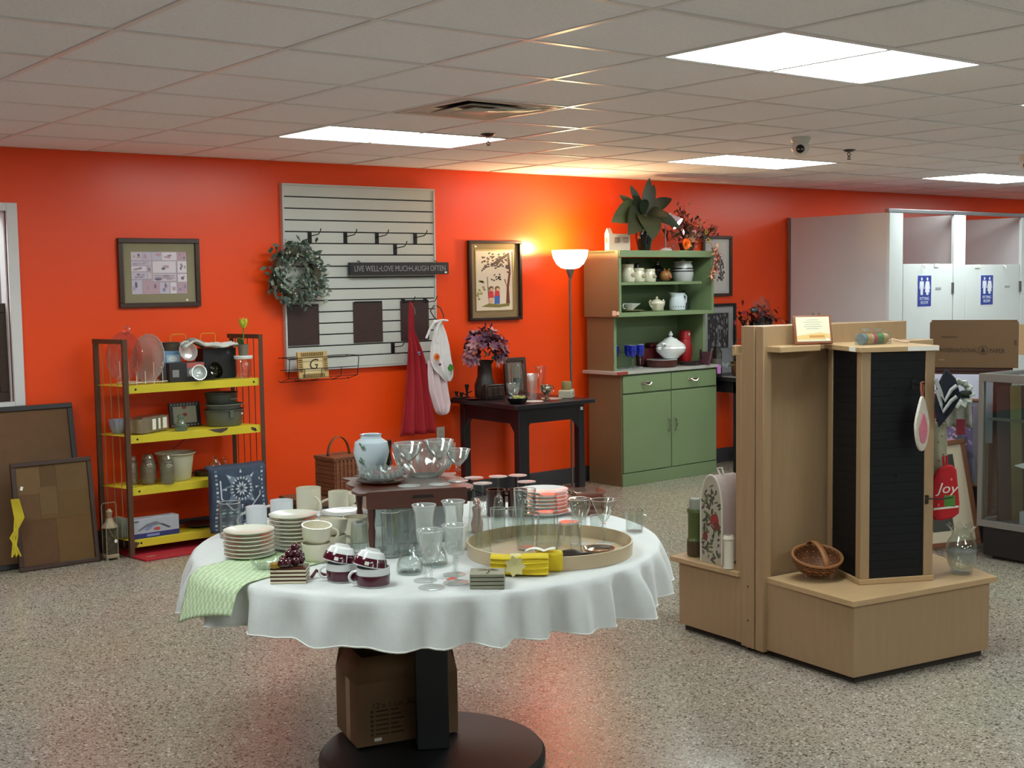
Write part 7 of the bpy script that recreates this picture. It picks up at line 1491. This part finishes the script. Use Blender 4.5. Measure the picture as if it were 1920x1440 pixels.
obj('side_flap', B(bw + .002, bw + .05, -.004, .0, .08, bh - .01), mat('cardboard_light', '#a8875f', .8, var=.04), t)
for x in (-bw + .012, bw - .018): obj('staple_slot', MB().rect(x - .008, x + .008, bh * .5, bh * .62, 0, .001), mat('slot_brown', '#4a3218', .8, var=0), t)
INKB = mat('brown_ink', '#2c1c10', .8, var=0)
text('lettering', 'INTERNATIONAL', .036, INKB, t, (-.192, -.0006, .104), align='LEFT', fit=.212); text('lettering', 'PAPER', .036, INKB, t, (.088, -.0006, .102), align='LEFT', fit=.086); text('lettering', 'PRODUCT OF', .014, INKB, t, (-.185, -.0006, .185), align='LEFT'); obj('print_line', MB().rect(-.2, -.165, .045, .048, 0, .0006), mat('pale_ink', '#a18a68', .8, var=0), t)
f = MB(); f.T = TR(.053, -.0006, .106) @ RX(PI / 2); f.lathe([(.024, 0), (.0275, 0), (.0275, .0006), (.024, .0006)], 30); obj('logo_ring', f, INKB, t)
obj('logo_tree', MB().plate([(.051, .098), (.055, .098), (.055, .108), (.069, .108), (.060, .121), (.065, .121), (.053, .139), (.041, .121), (.046, .121), (.037, .108), (.051, .108)], 0, .0006), INKB, t, loc=(0, 0, -.014))
# white canvas, prints and frames leaning
FD = Vector((-.85, -.53)); 
def leaner(name, label, cat, px, w, h, ang, tilt=0, z=0, art=None, fm=None, b=.03, mm=None, mw=0, rzz=None):
    t = thing(name, label, cat, (px[0], px[1], z), rot=(-ang, 0, rzz if rzz is not None else cr_)); R_ = thing
    return t
t = thing('white_canvas', 'blank white canvas panel leaning before the dark cabinet', 'canvas', cp(-.075, .018, .62), rot=(-.02, 0, cr_)); obj('canvas', B(-.20, .19, -.018, 0, 0, .41), mat('blank_canvas', '#c2c4d8', .7, var=.03), t, bev=.003); obj('stretcher', B(-.19, .18, 0, .012, .01, .40), MAPLE, t); obj('leg', B(-.17, -.15, -.010, .01, -.62, .0), MAPLE, t); obj('leg', B(.15, .17, -.01, .01, -.62, .0), MAPLE, t)
def flower_art(w, h):
    rnd = random.Random(23); a = MB(); ms = [cm('#6a5a80'), cm('#9c86a8'), cm('#c79ab8'), cm('#4f4a5e'), cm('#7f8fa8'), cm('#5d5348')]
    a.rect(-w / 2, w / 2, -h / 2, h / 2, -.0062, .0006, 0)
    for k in range(60): a.ell(rnd.uniform(-.46, .46) * w, rnd.uniform(-.46, .46) * h, w * rnd.uniform(.03, .09), h * rnd.uniform(.02, .06), -.0068 - .0004 * rnd.random(), .0004, rnd.choice((1, 3, 0, 4, 3)), 8, rnd.uniform(0, 3))
    for k in range(80): a.ell(rnd.gauss(.05, .2) * w, rnd.gauss(.08, .14) * h, w * .022, h * .016, -.0074 - .0006 * rnd.random(), .0004, rnd.choice((2, 2, 1)), 7, rnd.uniform(0, 3))
    return a, ms
q = cp(-.145, -.10, 0)
picture('flower_print', 'framed purple and pink flower print leaning behind the tower hooks', 'picture', (q[0], q[1], .635), .40, .52, .016, .02, mat('copper_frame', '#8a5a3c', .35, var=.1), mat('grey_violet_mat', '#77727c', .8, var=.03), .03, rot=(-.10, 0, cr_), art=flower_art)
obj('easel_leg', B(-.01, .01, .002, .02, -.635 * 1.005, .2), MAPLE, bpy.data.objects['flower_print'])
def two_art(w, h):
    a = MB(); ms = [cm('#b9ae98'), cm('#2a2b28'), cm('#34352f')]
    a.rect(-w / 2, w / 2, -h / 2, h / 2, -.0062, .0006, 0); a.rect(-.12 * w, .34 * w, .1 * h, .42 * h, -.0068, .0005, 1); a.rect(-.34 * w, .12 * w, -.40 * h, -.02 * h, -.0068, .0005, 2)
    return a, ms
q = cp(-.155, -.21, 0)
t = picture('brown_frame', 'brown framed picture with two dark panels in a cream mat, tilted behind the mitt', 'picture', (q[0], q[1], .335), .34, .62, .028, .022, mat('walnut_frame', '#6b4229', .35, var=.12), mat('cream_mat', '#b9ae98', .8, var=.02), .01, rot=(-.10, -.17, cr_), art=two_art)
obj('prop', B(-.1, -.08, .0, .02, -.345, .1), MAPLE, t)
# glass display case
t = thing('display_case', 'glass shop display case with an aluminium frame beside the stand', 'display case', (6.57, 4.09, 0)); ALC = mat('case_aluminium', '#8b8a86', .4, metal=.5, var=.04); cw, cl = .52, 1.6
CGL = glass('case_glass', '#e9efed', gain=1.3)
obj('base_cabinet', B(.02, cw - .02, -cl + .02, -.03, 0.02, .187), mat('case_base_black', '#141416', .4, var=.1), t, bev=.004); obj('kick_plate', B(.06, cw - .06, -cl + .06, -.07, 0, .02), mat('case_base_black', '#141416'), t)
obj('bottom_rail', MB().box(0, .03, -cl, 0, .187, .225).box(cw - .03, cw, -cl, 0, .187, .225).box(.03, cw - .03, -.03, 0, .187, .225).box(.03, cw - .03, -cl, -cl + .03, .187, .225), ALC, t, bev=.002)
obj('top_rail', MB().box(0, .03, -cl, 0, 1.02, 1.065).box(cw - .03, cw, -cl, 0, 1.02, 1.065).box(.03, cw - .03, -.03, 0, 1.02, 1.065).box(.03, cw - .03, -cl, -cl + .03, 1.02, 1.065), ALC, t, bev=.002)
for x in (0, cw - .03):
    for y in (-.03, -cl): obj('corner_post', B(x, x + .03, y, y + .03, .225, 1.02), ALC, t, bev=.002)
obj('case_floor', B(.03, cw - .03, -cl + .03, -.03, .187, .20), mat('case_floor_blue', '#50606c', .5, var=.05), t)
obj('side_pane', B(.010, .015, -cl + .03, -.03, .225, 1.02), CGL, t); obj('side_pane', B(cw - .015, cw - .010, -cl + .03, -.03, .225, 1.02), CGL, t); obj('end_pane', B(.03, cw - .03, -.015, -.010, .225, 1.02), CGL, t); obj('top_pane', B(.03, cw - .03, -cl + .03, -.03, 1.045, 1.052), CGL, t)
obj('shelf_bracket', B(.016, .03, -.5, -.05, .80, .815), ALC, t); obj('glass_shelf', B(.03, cw - .04, -cl + .04, -.2, .80, .808), CGL, t)
t = thing('white_tray', 'shallow white box tray on the floor of the glass case', 'tray', (6.60, 4.0, .2005)); obj('tray_floor', B(.03, .25, -.6, -.14, 0, .004), PORC, t); WT = mat('white_tray_card', '#b9c3cd', .5, var=.03)
for q in ((.03, .035, -.6, -.14), (.245, .25, -.6, -.14), (.035, .245, -.145, -.14), (.035, .245, -.6, -.595)): obj('tray_wall', B(*q, .004, .09), WT, t)
t = thing('dark_book', 'dark folded papers lying in the white tray of the case', 'papers', (6.745, 3.55, .2055)); obj('leaf_paper', B(-.06, .06, -.08, .08, 0, .02), mat('dark_paper', '#3b3a3a', .6, var=.1), t, rot=(0, 0, .4)); obj('cover', B(-.05, .05, -.07, .07, .0205, .03), mat('grey_paper', '#6d6a68', .6, var=.1), t, rot=(0, 0, .8))
t = thing('tilted_card', 'bright white card standing tilted on the shelf of the case', 'card', (6.62, 3.89, .55)); obj('card', MB().add([(0, 0, 0), (.25, -.03, .02), (.25, -.31, .0), (.0, -.26, -.05)], [(0, 1, 2, 3)]), mat('bright_card', '#dfe6ea', .5, var=0), t, solid=.004); obj('support', B(.04, .06, -.1, -.08, -.3445, .0), WT, t)
t = thing('wood_strip_frame', 'dark frame with an olive centre strip standing inside the glass case', 'picture frame', (6.81, 3.985, .203), rot=(-.06, 0, -.5)); obj('panel', B(-.11, .11, 0, .015, 0, .78), mat('dark_grey_panel', '#34363a', .6, var=.05), t); obj('strip', B(-.03, .04, -.006, .0, 0, .78), mat('olive_wood', '#6d6a48', .6, var=.1), t)
t = thing('boxed_figurine', 'grey boxed figurine standing in the glass case behind the tray', 'box', (6.745, 3.775, .2055), rz=-.6); obj('box_body', B(-.05, .05, -.04, .04, 0, .24), mat('grey_card_box', '#6e6a60', .6, var=.1), t, bev=.003); obj('window', B(-.035, .035, -.042, -.0405, .03, .2), mat('dark_window', '#4a4842', .3, var=.1), t)
